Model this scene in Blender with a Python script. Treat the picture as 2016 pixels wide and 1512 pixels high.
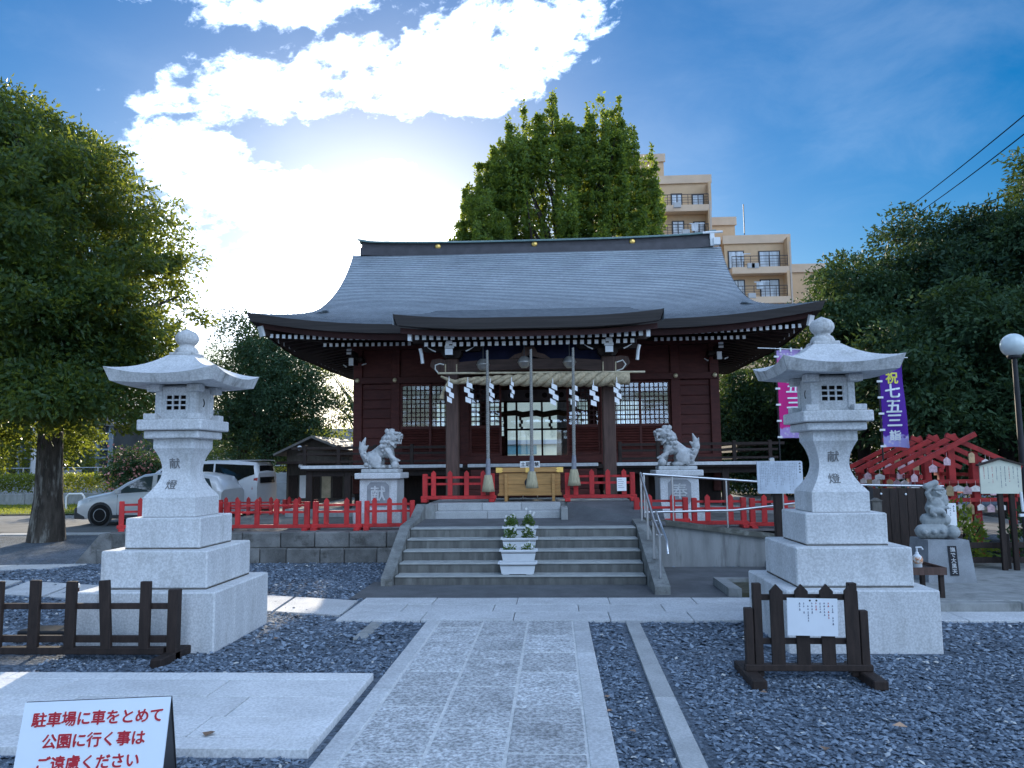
import bpy, bmesh, math, random
import numpy as np
from mathutils import Vector, Matrix
R = math.radians
sc = bpy.context.scene
for o in list(bpy.data.objects):
    bpy.data.objects.remove(o)
COL = sc.collection
rng = np.random.default_rng(7)
random.seed(7)

# ------------------------------------------------------------------ camera
CAMH = 1.7
FPX = 1515.0                       # focal length in pixels of the 2016 px wide photograph
YAW, PITCH, ROLL = R(3.0584), R(5.8738), R(0.6)
fw = Vector((-math.sin(YAW) * math.cos(PITCH), math.cos(YAW) * math.cos(PITCH), math.sin(PITCH)))
rt0 = Vector((math.cos(YAW), math.sin(YAW), 0))
up0 = rt0.cross(fw)
rt = math.cos(ROLL) * rt0 - math.sin(ROLL) * up0
up = math.cos(ROLL) * up0 + math.sin(ROLL) * rt0
cam = bpy.data.cameras.new('camera')
cam.sensor_width = 36.0
cam.lens = 36.0 * FPX / 2016.0
cam.clip_start = 0.05
cam.clip_end = 3000
camo = bpy.data.objects.new('camera', cam)
COL.objects.link(camo)
mw = Matrix.Identity(4)
for i in range(3):
    mw[i][0], mw[i][1], mw[i][2] = rt[i], up[i], -fw[i]
mw[2][3] = CAMH
camo.matrix_world = mw
sc.camera = camo


def ray(px, py):
    return fw + rt * ((px - 1008) / FPX) - up * ((py - 756) / FPX)


def at(px, py, y):                 # where the sight line of a photo pixel meets the upright plane at distance y
    d = ray(px, py)
    return Vector((0, 0, CAMH)) + d * (y / d.y)


def gnd(px, py, z=0.0):            # where it meets the level z
    d = ray(px, py)
    return Vector((0, 0, CAMH)) + d * ((z - CAMH) / d.z)


# ------------------------------------------------------------------ sky, sun, exposure
SUN_AZ, SUN_EL = R(-12.5), R(15.2)       # azimuth from +Y towards +X
SUN = Vector((math.sin(SUN_AZ) * math.cos(SUN_EL), math.cos(SUN_AZ) * math.cos(SUN_EL), math.sin(SUN_EL)))
world = bpy.data.worlds.new('World')
sc.world = world
world.use_nodes = True
nt = world.node_tree
nt.nodes.clear()


class NG:
    """tiny node-graph helper"""
    def __init__(s, t):
        s.t = t

    def n(s, typ, ins=None, **kw):
        nd = s.t.nodes.new(typ)
        for k, v in kw.items():
            setattr(nd, k, v)
        if ins:
            for k, v in ins.items():
                sock = nd.inputs[k]
                if isinstance(v, bpy.types.NodeSocket):
                    s.t.links.new(v, sock)
                else:
                    sock.default_value = v
        return nd

    def m(s, op, a, b=None, c=None, clamp=False):
        nd = s.t.nodes.new('ShaderNodeMath')
        nd.operation = op
        nd.use_clamp = clamp
        for i, v in enumerate((a, b, c)):
            if v is None:
                continue
            if isinstance(v, bpy.types.NodeSocket):
                s.t.links.new(v, nd.inputs[i])
            else:
                nd.inputs[i].default_value = v
        return nd.outputs[0]

    def ss(s, x, a, b):
        nd = s.n('ShaderNodeMapRange', {'Value': x, 'From Min': a, 'From Max': b}, interpolation_type='SMOOTHSTEP')
        return nd.outputs[0]

    def mix(s, f, a, b, typ='MIX'):
        nd = s.t.nodes.new('ShaderNodeMix')
        nd.data_type = 'RGBA'
        nd.blend_type = typ
        nd.clamp_factor = True
        for i, v in ((0, f), (6, a), (7, b)):
            if isinstance(v, bpy.types.NodeSocket):
                s.t.links.new(v, nd.inputs[i])
            else:
                nd.inputs[i].default_value = v if i == 0 else (v if len(v) == 4 else (*v, 1))
        return nd.outputs[2]


g = NG(nt)
tc = g.n('ShaderNodeTexCoord')
D = tc.outputs['Generated']
sep = g.n('ShaderNodeSeparateXYZ', {0: D})
dx, dy, dz = sep.outputs
az = g.m('ARCTAN2', dx, dy)
el = g.m('ARCSINE', dz)
sky = g.n('ShaderNodeTexSky', sky_type='NISHITA', sun_disc=False, sun_elevation=SUN_EL, sun_rotation=SUN_AZ,
          altitude=50.0, air_density=1.15, dust_density=0.45, ozone_density=3.2)
# cloud layer: noise on a plane overhead
den = g.m('ADD', g.m('MAXIMUM', dz, 0.0), 0.16)
pl = g.n('ShaderNodeCombineXYZ', {0: g.m('DIVIDE', dx, den), 1: g.m('DIVIDE', dy, den), 2: 0.3})
nz = g.n('ShaderNodeTexNoise', {'Vector': pl.outputs[0], 'Scale': 3.6, 'Detail': 9.0, 'Roughness': 0.62, 'Distortion': 0.35})
nf = g.n('ShaderNodeTexNoise', {'Vector': pl.outputs[0], 'Scale': 15.0, 'Detail': 6.0, 'Roughness': 0.6})
nl = g.n('ShaderNodeTexNoise', {'Vector': pl.outputs[0], 'Scale': 0.75, 'Detail': 2.0, 'Roughness': 0.5})
N1, N2, N3 = nz.outputs[0], nf.outputs[0], nl.outputs[0]


def blob(a0, e0, ra, rb, tilt):
    u = g.m('SUBTRACT', az, R(a0))
    v = g.m('SUBTRACT', el, R(e0))
    c, s_ = math.cos(R(tilt)), math.sin(R(tilt))
    uu = g.m('ADD', g.m('MULTIPLY', u, c), g.m('MULTIPLY', v, s_))
    vv = g.m('SUBTRACT', g.m('MULTIPLY', v, c), g.m('MULTIPLY', u, s_))
    e2 = g.m('ADD', g.m('POWER', g.m('ABSOLUTE', g.m('DIVIDE', uu, R(ra))), 2.0),
             g.m('POWER', g.m('ABSOLUTE', g.m('DIVIDE', vv, R(rb))), 2.0))
    return g.m('SUBTRACT', 1.0, g.m('SQRT', e2))


CL = None
for b in [(-15.0, 27.3, 14.5, 2.3, 13), (-4.0, 29.6, 8.0, 3.6, 14), (-8.5, 26.1, 6.5, 1.3, 3), (-20.5, 31.4, 8.0, 1.7, 9),
          (-26.5, 20.6, 5.0, 2.7, -12), (-21.5, 18.6, 6.5, 2.3, -14), (-16.5, 14.2, 12.5, 4.7, 2), (-25.0, 12.5, 6.5, 5.0, 0),
          (-12.0, 21.5, 1.7, 0.5, 0), (-27.0, 24.3, 4.0, 0.9, 14), (-9.5, 13.0, 4.5, 4.6, 0), (-15.0, 18.0, 6.0, 1.5, 0), (-18.5, 19.6, 3.2, 1.3, 0), (-13.8, 19.9, 3.0, 1.1, 0), (-9.8, 18.0, 3.2, 1.5, -8)]:
    x = blob(*b)
    CL = x if CL is None else g.m('SMOOTH_MAX', CL, x, 0.10)
amp = g.m('ADD', g.m('MULTIPLY', g.m('SUBTRACT', N1, 0.5), 2.1), g.m('MULTIPLY', g.m('SUBTRACT', N2, 0.5), 1.1))
ev = g.n('ShaderNodeCombineXYZ', {0: g.m('ADD', az, g.m('MULTIPLY', el, 0.35)), 1: g.m('MULTIPLY', g.m('SUBTRACT', el, g.m('MULTIPLY', az, 0.22)), 1.7), 2: 0.7}).outputs[0]
ea = g.n('ShaderNodeTexNoise', {'Vector': ev, 'Scale': 11.0, 'Detail': 8.0, 'Roughness': 0.62, 'Distortion': 0.4}).outputs[0]
eb = g.n('ShaderNodeTexNoise', {'Vector': ev, 'Scale': 34.0, 'Detail': 6.0, 'Roughness': 0.62, 'Distortion': 0.2}).outputs[0]
edge = g.m('ADD', g.m('MULTIPLY', g.m('SUBTRACT', ea, 0.5), 3.0), g.m('MULTIPLY', g.m('SUBTRACT', eb, 0.5), 2.4))
cl_here = g.ss(g.m('ADD', g.m('MINIMUM', g.m('MULTIPLY', g.m('ADD', CL, 0.10), 1.7), 0.80), edge), 0.0, 1.15)
# broken cloud added over the unseen sky, to raise the ambient light
gen = g.m('ADD', g.m('MULTIPLY', g.m('SUBTRACT', N3, 0.5), 2.6), amp)
cl_gen = g.ss(gen, -0.10, 0.50)
away = g.ss(g.m('ABSOLUTE', g.m('ADD', az, R(3.0))), R(40), R(62))
up_hi = g.ss(el, R(34), R(48))
cl_rest = g.m('MULTIPLY', cl_gen, g.m('MAXIMUM', away, up_hi))
cloud = g.m('MAXIMUM', cl_here, cl_rest)
cloud = g.m('MULTIPLY', cloud, g.ss(dz, 0.0, 0.05))
# thin high veil in streaks
veil = g.m('MULTIPLY', g.ss(g.m('ADD', g.m('MULTIPLY', N3, 0.7), g.m('MULTIPLY', N1, 0.3)), 0.50, 0.75), 0.14)
dot = g.n('ShaderNodeVectorMath', {0: D, 1: SUN}, operation='DOT_PRODUCT').outputs['Value']
ang = g.m('ARCCOSINE', g.m('MINIMUM', dot, 1.0))
near = g.m('POWER', 2.718, g.m('MULTIPLY', g.m('POWER', g.m('DIVIDE', ang, R(8.0)), 2.0), -1.0))
wide = g.m('POWER', 2.718, g.m('MULTIPLY', g.m('DIVIDE', ang, R(16.0)), -1.0))
SKY_STR = 0.10
CLOUD0, CLOUD1, CLOUD2 = 16.5, 20.0, 6.0
cb = g.m('ADD', CLOUD0, g.m('ADD', g.m('MULTIPLY', near, CLOUD1), g.m('MULTIPLY', wide, CLOUD2)))
shade = g.m('ADD', 0.30, g.m('MULTIPLY', g.m('ADD', eb, ea), 0.70))
cb = g.m('MULTIPLY', cb, shade)
ctint = g.mix(wide, (0.74, 0.97, 1.36), (1.0, 0.985, 0.95))
ccol = g.n('ShaderNodeVectorMath', {0: ctint, 'Scale': cb}, operation='SCALE').outputs[0]
deep = g.n('ShaderNodeHueSaturation', {'Saturation': 1.52, 'Value': 0.655, 'Hue': 0.507, 'Color': sky.outputs[0]}).outputs[0]
pale = g.n('ShaderNodeHueSaturation', {'Saturation': 0.45, 'Value': 0.62, 'Color': sky.outputs[0]}).outputs[0]
deep = g.mix(g.ss(el, R(1.0), R(13.0)), pale, deep)
base = g.mix(veil, deep, (6.0, 7.0, 8.2, 1))
glow = g.n('ShaderNodeVectorMath', {0: (1.0, 0.97, 0.90), 'Scale': g.m('MULTIPLY', near, 1.1)}, operation='SCALE').outputs[0]
base = g.n('ShaderNodeVectorMath', {0: base, 1: glow}, operation='ADD').outputs[0]
final = g.mix(cloud, base, ccol)
bg = g.n('ShaderNodeBackground', {'Color': final, 'Strength': SKY_STR})
wo = g.n('ShaderNodeOutputWorld', {'Surface': bg.outputs[0]})
world.cycles.sampling_method = 'MANUAL'
world.cycles.sample_map_resolution = 1024

sun = bpy.data.lights.new('sun', 'SUN')
sun.energy = 3.6
sun.angle = R(0.6)
sun.color = (1.0, 0.88, 0.70)
suno = bpy.data.objects.new('sun', sun)
suno.rotation_euler = SUN.to_track_quat('Z', 'Y').to_euler()
suno.location = (0, 0, 30)
COL.objects.link(suno)

sc.view_settings.view_transform = 'Standard'
sc.view_settings.look = 'None'
sc.view_settings.gamma = 1.0
sc.view_settings.exposure = 0.97
sc.view_settings.use_curve_mapping = False
sc.cycles.use_denoising = True
sc.cycles.max_bounces = 8
sc.cycles.diffuse_bounces = 3
sc.cycles.transparent_max_bounces = 12
sc.cycles.sample_clamp_indirect = 6.0

# ------------------------------------------------------------------ materials
MATS = {}


def mat(name, col, rough=0.7, var=0.18, scale=6.0, bump=0.0, bscale=80.0, metal=0.0, spec=0.35, col2=None, c2lo=0.5, c2hi=0.72,
        c2scale=3.0, stretch=(1, 1, 1), rnd=0.0, speck=0.0, speckscale=260.0, coat=0.0, bdist=0.01):
    """principled surface: base colour with soft noise, a second colour in blotches, fine speckle, relief and a per-piece shift"""
    if name in MATS:
        return MATS[name]
    m = bpy.data.materials.new(name)
    m.use_nodes = True
    t = m.node_tree
    t.nodes.clear()
    q = NG(t)
    tcn = q.n('ShaderNodeTexCoord')
    oi = q.n('ShaderNodeObjectInfo')
    mp = q.n('ShaderNodeMapping', {'Vector': tcn.outputs['Object'], 'Scale': stretch})
    off = q.n('ShaderNodeVectorMath', {0: mp.outputs[0], 1: q.n('ShaderNodeCombineXYZ', {0: q.m('MULTIPLY', oi.outputs['Random'], 37.0),
                                       1: q.m('MULTIPLY', oi.outputs['Random'], 91.0), 2: 0.0}).outputs[0]}, operation='ADD').outputs[0]
    n1 = q.n('ShaderNodeTexNoise', {'Vector': off, 'Scale': scale, 'Detail': 5.0, 'Roughness': 0.6}).outputs[0]
    lo = tuple(c * (1 - var) for c in col)
    hi = tuple(min(1, c * (1 + var)) for c in col)
    c = q.mix(q.ss(n1, 0.3, 0.7), lo, hi)
    if col2:
        n2 = q.n('ShaderNodeTexNoise', {'Vector': off, 'Scale': c2scale, 'Detail': 6.0, 'Roughness': 0.65}).outputs[0]
        c = q.mix(q.ss(n2, c2lo, c2hi), c, col2)
    if speck:
        n3 = q.n('ShaderNodeTexNoise', {'Vector': tcn.outputs['Object'], 'Scale': speckscale, 'Detail': 2.0, 'Roughness': 0.7}).outputs[0]
        k = q.m('ADD', 1 - speck, q.m('MULTIPLY', q.ss(n3, 0.32, 0.68), 2 * speck))
        c = q.n('ShaderNodeVectorMath', {0: c, 'Scale': k}, operation='SCALE').outputs[0]
    if rnd:
        k = q.m('ADD', 1 - rnd, q.m('MULTIPLY', oi.outputs['Random'], 2 * rnd))
        c = q.n('ShaderNodeVectorMath', {0: c, 'Scale': k}, operation='SCALE').outputs[0]
    b = q.n('ShaderNodeBsdfPrincipled', {'Base Color': c, 'Roughness': rough, 'Metallic': metal, 'Specular IOR Level': spec, 'Coat Weight': coat})
    if bump:
        n4 = q.n('ShaderNodeTexNoise', {'Vector': off, 'Scale': bscale, 'Detail': 4.0, 'Roughness': 0.6}).outputs[0]
        bp = q.n('ShaderNodeBump', {'Height': n4, 'Strength': bump, 'Distance': bdist})
        t.links.new(bp.outputs[0], b.inputs['Normal'])
    q.n('ShaderNodeOutputMaterial', {'Surface': b.outputs[0]})
    MATS[name] = m
    return m


def leafmat(name, col, col2, trans=0.45, tcol=None, rough=0.5):
    if name in MATS:
        return MATS[name]
    m = bpy.data.materials.new(name)
    m.use_nodes = True
    t = m.node_tree
    t.nodes.clear()
    q = NG(t)
    geo = q.n('ShaderNodeNewGeometry')
    tcn = q.n('ShaderNodeTexCoord')
    n1 = q.n('ShaderNodeTexNoise', {'Vector': tcn.outputs['Object'], 'Scale': 1.1, 'Detail': 3.0}).outputs[0]
    f = q.m('ADD', q.m('MULTIPLY', geo.outputs['Random Per Island'], 0.6), q.m('MULTIPLY', q.ss(n1, 0.3, 0.7), 0.4))
    c = q.mix(f, col, col2)
    tcol = tcol or tuple(min(1, x * k) for x, k in zip(col2, (2.6, 2.4, 1.1)))
    b = q.n('ShaderNodeBsdfPrincipled', {'Base Color': c, 'Roughness': rough, 'Specular IOR Level': 0.22})
    tr = q.n('ShaderNodeBsdfTranslucent', {'Color': (*tcol, 1)})
    mx = q.n('ShaderNodeMixShader', {0: trans, 1: b.outputs[0], 2: tr.outputs[0]})
    q.n('ShaderNodeOutputMaterial', {'Surface': mx.outputs[0]})
    MATS[name] = m
    return m


def glassmat(name, tint=(0.8, 0.87, 0.9), refl=0.25, rough=0.02):
    if name in MATS:
        return MATS[name]
    m = bpy.data.materials.new(name)
    m.use_nodes = True
    t = m.node_tree
    t.nodes.clear()
    q = NG(t)
    fr = q.n('ShaderNodeFresnel', {'IOR': 1.5})
    a = q.n('ShaderNodeBsdfTransparent', {'Color': (*tint, 1)})
    b = q.n('ShaderNodeBsdfGlossy', {'Color': (0.9, 0.95, 1, 1), 'Roughness': rough})
    mx = q.n('ShaderNodeMixShader', {0: q.m('ADD', fr.outputs[0], refl, clamp=True), 1: a.outputs[0], 2: b.outputs[0]})
    q.n('ShaderNodeOutputMaterial', {'Surface': mx.outputs[0]})
    MATS[name] = m
    return m


# ------------------------------------------------------------------ object helpers
WLOC = {}


def tag(o, label=None, cat=None, group=None, kind=None):
    if label:
        o['label'] = label
    if cat:
        o['category'] = cat
    if group:
        o['group'] = group
    if kind:
        o['kind'] = kind
    return o


def thing(name, loc, label=None, cat=None, group=None, kind=None, rz=0.0):
    o = bpy.data.objects.new(name, None)
    COL.objects.link(o)
    o.location = loc
    o.rotation_euler = (0, 0, rz)
    o.empty_display_size = 0.2
    WLOC[o] = Vector(loc)
    return tag(o, label, cat, group, kind)


def place(name, me, parent=None, loc=(0, 0, 0), rot=(0, 0, 0), scale=(1, 1, 1)):
    """link a mesh as an object; loc is local to the parent"""
    o = bpy.data.objects.new(name, me)
    COL.objects.link(o)
    o.location = loc
    o.rotation_euler = rot
    o.scale = scale
    if parent:
        o.parent = parent
        WLOC[o] = WLOC.get(parent, Vector((0, 0, 0))) + Vector(loc)
    else:
        WLOC[o] = Vector(loc)
    return o


def copy_tree(o, parent=None):
    c = o.copy()
    COL.objects.link(c)
    c.parent = parent
    WLOC[c] = WLOC.get(o, Vector((0, 0, 0)))
    for ch in list(o.children):
        copy_tree(ch, c)
    return c


class MB:
    """collects shapes into one mesh"""
    def __init__(s):
        s.v, s.f, s.mi, s.sm = [], [], [], []
        s.cur = 0
        s.smooth = False
        s.T = None

    def add(s, vs, fs):
        k = len(s.v)
        if s.T is not None:
            vs = [s.T @ Vector(p) for p in vs]
        s.v.extend([tuple(p) for p in vs])
        for f in fs:
            s.f.append([i + k for i in f])
            s.mi.append(s.cur)
            s.sm.append(s.smooth)
        return s

    def box(s, x0, x1, y0, y1, z0, z1):
        x0, x1 = min(x0, x1), max(x0, x1)
        y0, y1 = min(y0, y1), max(y0, y1)
        z0, z1 = min(z0, z1), max(z0, z1)
        return s.add([(x0, y0, z0), (x1, y0, z0), (x1, y1, z0), (x0, y1, z0), (x0, y0, z1), (x1, y0, z1), (x1, y1, z1), (x0, y1, z1)],
                     [(3, 2, 1, 0), (4, 5, 6, 7), (0, 1, 5, 4), (1, 2, 6, 5), (2, 3, 7, 6), (3, 0, 4, 7)])

    def cbox(s, x0, x1, y0, y1, z0, z1, c=0.01):
        """box with chamfered edges"""
        X, Y, Z = (x0, x1), (y0, y1), (z0, z1)
        vs, idx = [], {}
        for i in (0, 1):
            for j in (0, 1):
                for k in (0, 1):
                    p = [X[i], Y[j], Z[k]]
                    ins = [c if i == 0 else -c, c if j == 0 else -c, c if k == 0 else -c]
                    for a in range(3):
                        q = list(p)
                        for b in range(3):
                            if b != a:
                                q[b] += ins[b]
                        idx[(i, j, k, a)] = len(vs)
                        vs.append(q)
        fs = []
        for a in range(3):
            b, d = (a + 1) % 3, (a + 2) % 3
            for e in (0, 1):
                quad = []
                for (p, q) in ((0, 0), (1, 0), (1, 1), (0, 1)):
                    key = [0, 0, 0]
                    key[a], key[b], key[d] = e, p, q
                    quad.append(idx[(*key, a)])
                fs.append(quad if e else quad[::-1])
            for p in (0, 1):
                for q in (0, 1):
                    k0, k1 = [0, 0, 0], [0, 0, 0]
                    k0[b] = k1[b] = p
                    k0[d] = k1[d] = q
                    k0[a], k1[a] = 0, 1
                    quad = [idx[(*k0, b)], idx[(*k1, b)], idx[(*k1, d)], idx[(*k0, d)]]
                    fs.append(quad if (p ^ q) else quad[::-1])
        for i in (0, 1):
            for j in (0, 1):
                for k in (0, 1):
                    tri = [idx[(i, j, k, 0)], idx[(i, j, k, 1)], idx[(i, j, k, 2)]]
                    fs.append(tri if (i ^ j ^ k) else tri[::-1])
        return s.add(vs, fs)

    def beam(s, p, q, w, h=None, upv=(0, 0, 1)):
        """square bar from p to q, w across and h high"""
        h = w if h is None else h
        p, q = Vector(p), Vector(q)
        d = (q - p).normalized()
        u = Vector(upv)
        if abs(d.dot(u)) > 0.98:
            u = Vector((0, 1, 0))
        r_ = d.cross(u).normalized()
        u = r_.cross(d)
        a, b = r_ * (w / 2), u * (h / 2)
        return s.add([p - a - b, p + a - b, p + a + b, p - a + b, q - a - b, q + a - b, q + a + b, q - a + b],
                     [(0, 1, 2, 3), (7, 6, 5, 4), (4, 5, 1, 0), (5, 6, 2, 1), (6, 7, 3, 2), (7, 4, 0, 3)])

    def tube(s, pts, r, n=8, cap=True, sm=True):
        pts = [Vector(p) for p in pts]
        rs = r if hasattr(r, '__len__') else [r] * len(pts)
        vs, fs = [], []
        u = None
        for i, p in enumerate(pts):
            d = (pts[min(i + 1, len(pts) - 1)] - pts[max(i - 1, 0)]).normalized()
            if u is None:
                u = Vector((0, 0, 1)) if abs(d.z) < 0.9 else Vector((1, 0, 0))
            a = d.cross(u).normalized()
            u = a.cross(d).normalized()
            for k in range(n):
                t = 2 * math.pi * k / n
                vs.append(p + (a * math.cos(t) + u * math.sin(t)) * rs[i])
        for i in range(len(pts) - 1):
            for k in range(n):
                k2 = (k + 1) % n
                fs.append((i * n + k, i * n + k2, (i + 1) * n + k2, (i + 1) * n + k))
        o = s.smooth
        s.smooth = sm
        s.add(vs, fs)
        s.smooth = o
        if cap:
            s.add(vs[:n], [tuple(range(n))[::-1]])
            s.add(vs[-n:], [tuple(range(n))])
        return s

    def lathe(s, prof, c=(0, 0, 0), n=16, axis='z', sm=True):
        vs, fs = [], []
        for (r_, z) in prof:
            for k in range(n):
                t = 2 * math.pi * k / n
                a, b = r_ * math.cos(t), r_ * math.sin(t)
                if axis == 'z':
                    vs.append((c[0] + a, c[1] + b, c[2] + z))
                elif axis == 'y':
                    vs.append((c[0] + a, c[1] + z, c[2] - b))
                else:
                    vs.append((c[0] + z, c[1] + a, c[2] + b))
        m_ = len(prof)
        for i in range(m_ - 1):
            for k in range(n):
                k2 = (k + 1) % n
                fs.append((i * n + k, i * n + k2, (i + 1) * n + k2, (i + 1) * n + k))
        o = s.smooth
        s.smooth = sm
        s.add(vs, fs)
        s.smooth = o
        s.add(vs[:n], [tuple(range(n))[::-1]])
        s.add(vs[-n:], [tuple(range(n))])
        return s

    def prism(s, poly, a0, a1, axis='y'):
        """extrude a 2D outline; axis y: outline in (x,z); axis x: outline in (y,z); axis z: outline in (x,y)"""
        def pt(p, a):
            return (p[0], a, p[1]) if axis == 'y' else ((a, p[0], p[1]) if axis == 'x' else (p[0], p[1], a))
        n = len(poly)
        area = sum(poly[i][0] * poly[(i + 1) % n][1] - poly[(i + 1) % n][0] * poly[i][1] for i in range(n))
        if (area < 0) ^ (axis == 'y'):
            poly = poly[::-1]
        # outline now counter-clockwise seen from +axis
        vs = [pt(p, a0) for p in poly] + [pt(p, a1) for p in poly]
        fs = [tuple(range(n))[::-1], tuple(range(n, 2 * n))]
        for i in range(n):
            j = (i + 1) % n
            fs.append((i, j, n + j, n + i))
        if a1 < a0:
            fs = [f[::-1] for f in fs]
        return s.add(vs, fs)

    def grid(s, P, sm=True, flip=False):
        """P[i][j] points -> sheet"""
        n, m_ = len(P), len(P[0])
        vs = [p for row in P for p in row]
        fs = []
        for i in range(n - 1):
            for j in range(m_ - 1):
                f = (i * m_ + j, i * m_ + j + 1, (i + 1) * m_ + j + 1, (i + 1) * m_ + j)
                fs.append(f[::-1] if flip else f)
        o = s.smooth
        s.smooth = sm
        s.add(vs, fs)
        s.smooth = o
        return s

    def mesh(s, name, mats):
        me = bpy.data.meshes.new(name)
        me.from_pydata(s.v, [], s.f)
        for m_ in (mats if isinstance(mats, (list, tuple)) else [mats]):
            me.materials.append(m_)
        if any(s.mi):
            me.polygons.foreach_set('material_index', s.mi)
        if any(s.sm):
            me.polygons.foreach_set('use_smooth', s.sm)
        me.update()
        return me

    def build(s, name, mats, parent=None, local=False):
        """one mesh object; points are world coordinates unless local"""
        if parent is not None and not local:
            w = WLOC[parent]
            s.v = [(a - w.x, b - w.y, c - w.z) for a, b, c in s.v]
        return place(name, s.mesh(name, mats), parent)


def np_mesh(name, V, nper, mat_, smooth=False):
    """V: (N*nper,3) array, each consecutive nper points one face"""
    me = bpy.data.meshes.new(name)
    V = np.ascontiguousarray(V, dtype=np.float32)
    n = len(V) // nper
    me.vertices.add(len(V))
    me.vertices.foreach_set('co', V.ravel())
    me.loops.add(len(V))
    me.loops.foreach_set('vertex_index', np.arange(len(V), dtype=np.int32))
    me.polygons.add(n)
    me.polygons.foreach_set('loop_start', np.arange(0, len(V), nper, dtype=np.int32))
    me.polygons.foreach_set('loop_total', np.full(n, nper, dtype=np.int32))
    me.materials.append(mat_)
    me.update(calc_edges=True)
    return me


def text_mesh(body, size, mat_, depth=0.002, bold=0.0, align='CENTER', space=1.0, line=1.0):
    """flat lettering standing upright, facing -Y, centred on its origin"""
    cu = bpy.data.curves.new('lettering', 'FONT')
    cu.body = body
    cu.size = size
    cu.align_x = align
    cu.align_y = 'CENTER'
    cu.extrude = depth
    cu.space_character = space
    cu.space_line = line
    cu.resolution_u = 3
    o = bpy.data.objects.new('tmp', cu)
    COL.objects.link(o)
    dg = bpy.context.evaluated_depsgraph_get()
    me = bpy.data.meshes.new_from_object(o.evaluated_get(dg))
    bpy.data.objects.remove(o)
    bpy.data.curves.remove(cu)
    if bold:                           # heavier strokes: the same outline struck several times, a hair apart
        bm = bmesh.new()
        for i, (ox_, oy_) in enumerate(((0, 0), (bold, 0.3 * bold), (-bold, -0.3 * bold), (0.3 * bold, bold), (-0.3 * bold, -bold))):
            k = len(bm.verts)
            bm.from_mesh(me)
            bm.verts.ensure_lookup_table()
            for v in bm.verts[k:]:
                v.co.x += ox_
                v.co.y += oy_
                v.co.z += 0.00012 * i
        bm.to_mesh(me)
        bm.free()
    me.transform(Matrix.Rotation(R(90), 4, 'X'))
    me.materials.clear()
    me.materials.append(mat_)
    return me


def _tmpl(fn):
    bm = bmesh.new()
    fn(bm)
    v = np.array([tuple(x.co) for x in bm.verts])
    f = [[x.index for x in y.verts] for y in bm.faces]
    bm.free()
    return v, f


def _sph(bm):
    bmesh.ops.create_icosphere(bm, subdivisions=2, radius=1)
    bm.verts.index_update()


def _cub(bm):
    bmesh.ops.create_cube(bm, size=1)
    bm.verts.index_update()


SPH, CUB = _tmpl(_sph), _tmpl(_cub)


def remeshed(name, parts, mat_, voxel=0.02, smooth_it=3, parent=None, loc=(0, 0, 0)):
    """ellipsoids and capsules fused into one continuous surface.  parts: ('e',centre,(rx,ry,rz),rot) or ('c',p,q,r0,r1)"""
    V, Fc, k = [], [], 0
    for p in parts:
        if p[0] == 'c':
            a, b, r0, r1 = Vector(p[1]), Vector(p[2]), p[3], p[4]
            n = max(2, int((b - a).length / (0.5 * min(r0, r1))) + 1)
            items = [(SPH, Matrix.Translation(a.lerp(b, i / n)) @ Matrix.Scale(r0 + (r1 - r0) * i / n, 4)) for i in range(n + 1)]
        else:
            rm = Matrix.Rotation(p[3][1], 4, p[3][0]) if len(p) > 3 else Matrix.Identity(4)
            items = [(SPH if p[0] == 'e' else CUB, Matrix.Translation(p[1]) @ rm @ Matrix.Diagonal((*p[2], 1)))]
        for (sv, sf_), M_ in items:
            A = np.array(M_)
            V.append(sv @ A[:3, :3].T + A[:3, 3])
            Fc += [[i + k for i in f] for f in sf_]
            k += len(sv)
    me = bpy.data.meshes.new(name)
    me.from_pydata(np.concatenate(V).tolist(), [], Fc)
    o = bpy.data.objects.new('tmp', me)
    COL.objects.link(o)
    md = o.modifiers.new('r', 'REMESH')
    md.mode = 'VOXEL'
    md.voxel_size = voxel
    ms = o.modifiers.new('s', 'SMOOTH')
    ms.factor = 0.5
    ms.iterations = smooth_it
    dg = bpy.context.evaluated_depsgraph_get()
    m2 = bpy.data.meshes.new_from_object(o.evaluated_get(dg))
    bpy.data.objects.remove(o)
    m2.name = name
    m2.materials.clear()
    m2.materials.append(mat_)
    m2.polygons.foreach_set('use_smooth', [True] * len(m2.polygons))
    return place(name, m2, parent, loc)


# shared palette
granite = mat('granite', (0.57, 0.575, 0.575), 0.75, 0.07, 3.0, 0.3, 90, col2=(0.40, 0.40, 0.385), c2lo=0.49, c2hi=0.76, c2scale=2.6, stretch=(1.7, 1.7, 0.45), speck=0.15, speckscale=55, bdist=0.004)
granite_stain = mat('granite_weathered', (0.52, 0.52, 0.51), 0.8, 0.08, 3.0, 0.3, 90, col2=(0.23, 0.225, 0.21), c2lo=0.47, c2hi=0.72, c2scale=5.0, stretch=(1.5, 1.5, 0.35), speck=0.14, speckscale=55, bdist=0.004)
granite_paving = mat('granite_paving', (0.50, 0.505, 0.505), 0.75, 0.10, 2.2, 0.3, 80, rnd=0.07, speck=0.17, speckscale=48, col2=(0.40, 0.40, 0.39), c2lo=0.52, c2hi=0.8, c2scale=2.5, bdist=0.004)
new_granite = mat('new_granite', (0.63, 0.63, 0.625), 0.7, 0.08, 2.0, 0.25, 90, rnd=0.07, speck=0.15, speckscale=52, col2=(0.53, 0.53, 0.52), c2lo=0.5, c2hi=0.8, c2scale=1.6, bdist=0.003)
chiselled = mat('chiselled_granite', (0.46, 0.465, 0.465), 0.8, 0.16, 9.0, 1.0, 26, rnd=0.16, speck=0.42, speckscale=34, col2=(0.30, 0.305, 0.305), c2lo=0.5, c2hi=0.72, c2scale=2.4, bdist=0.014)
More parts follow.
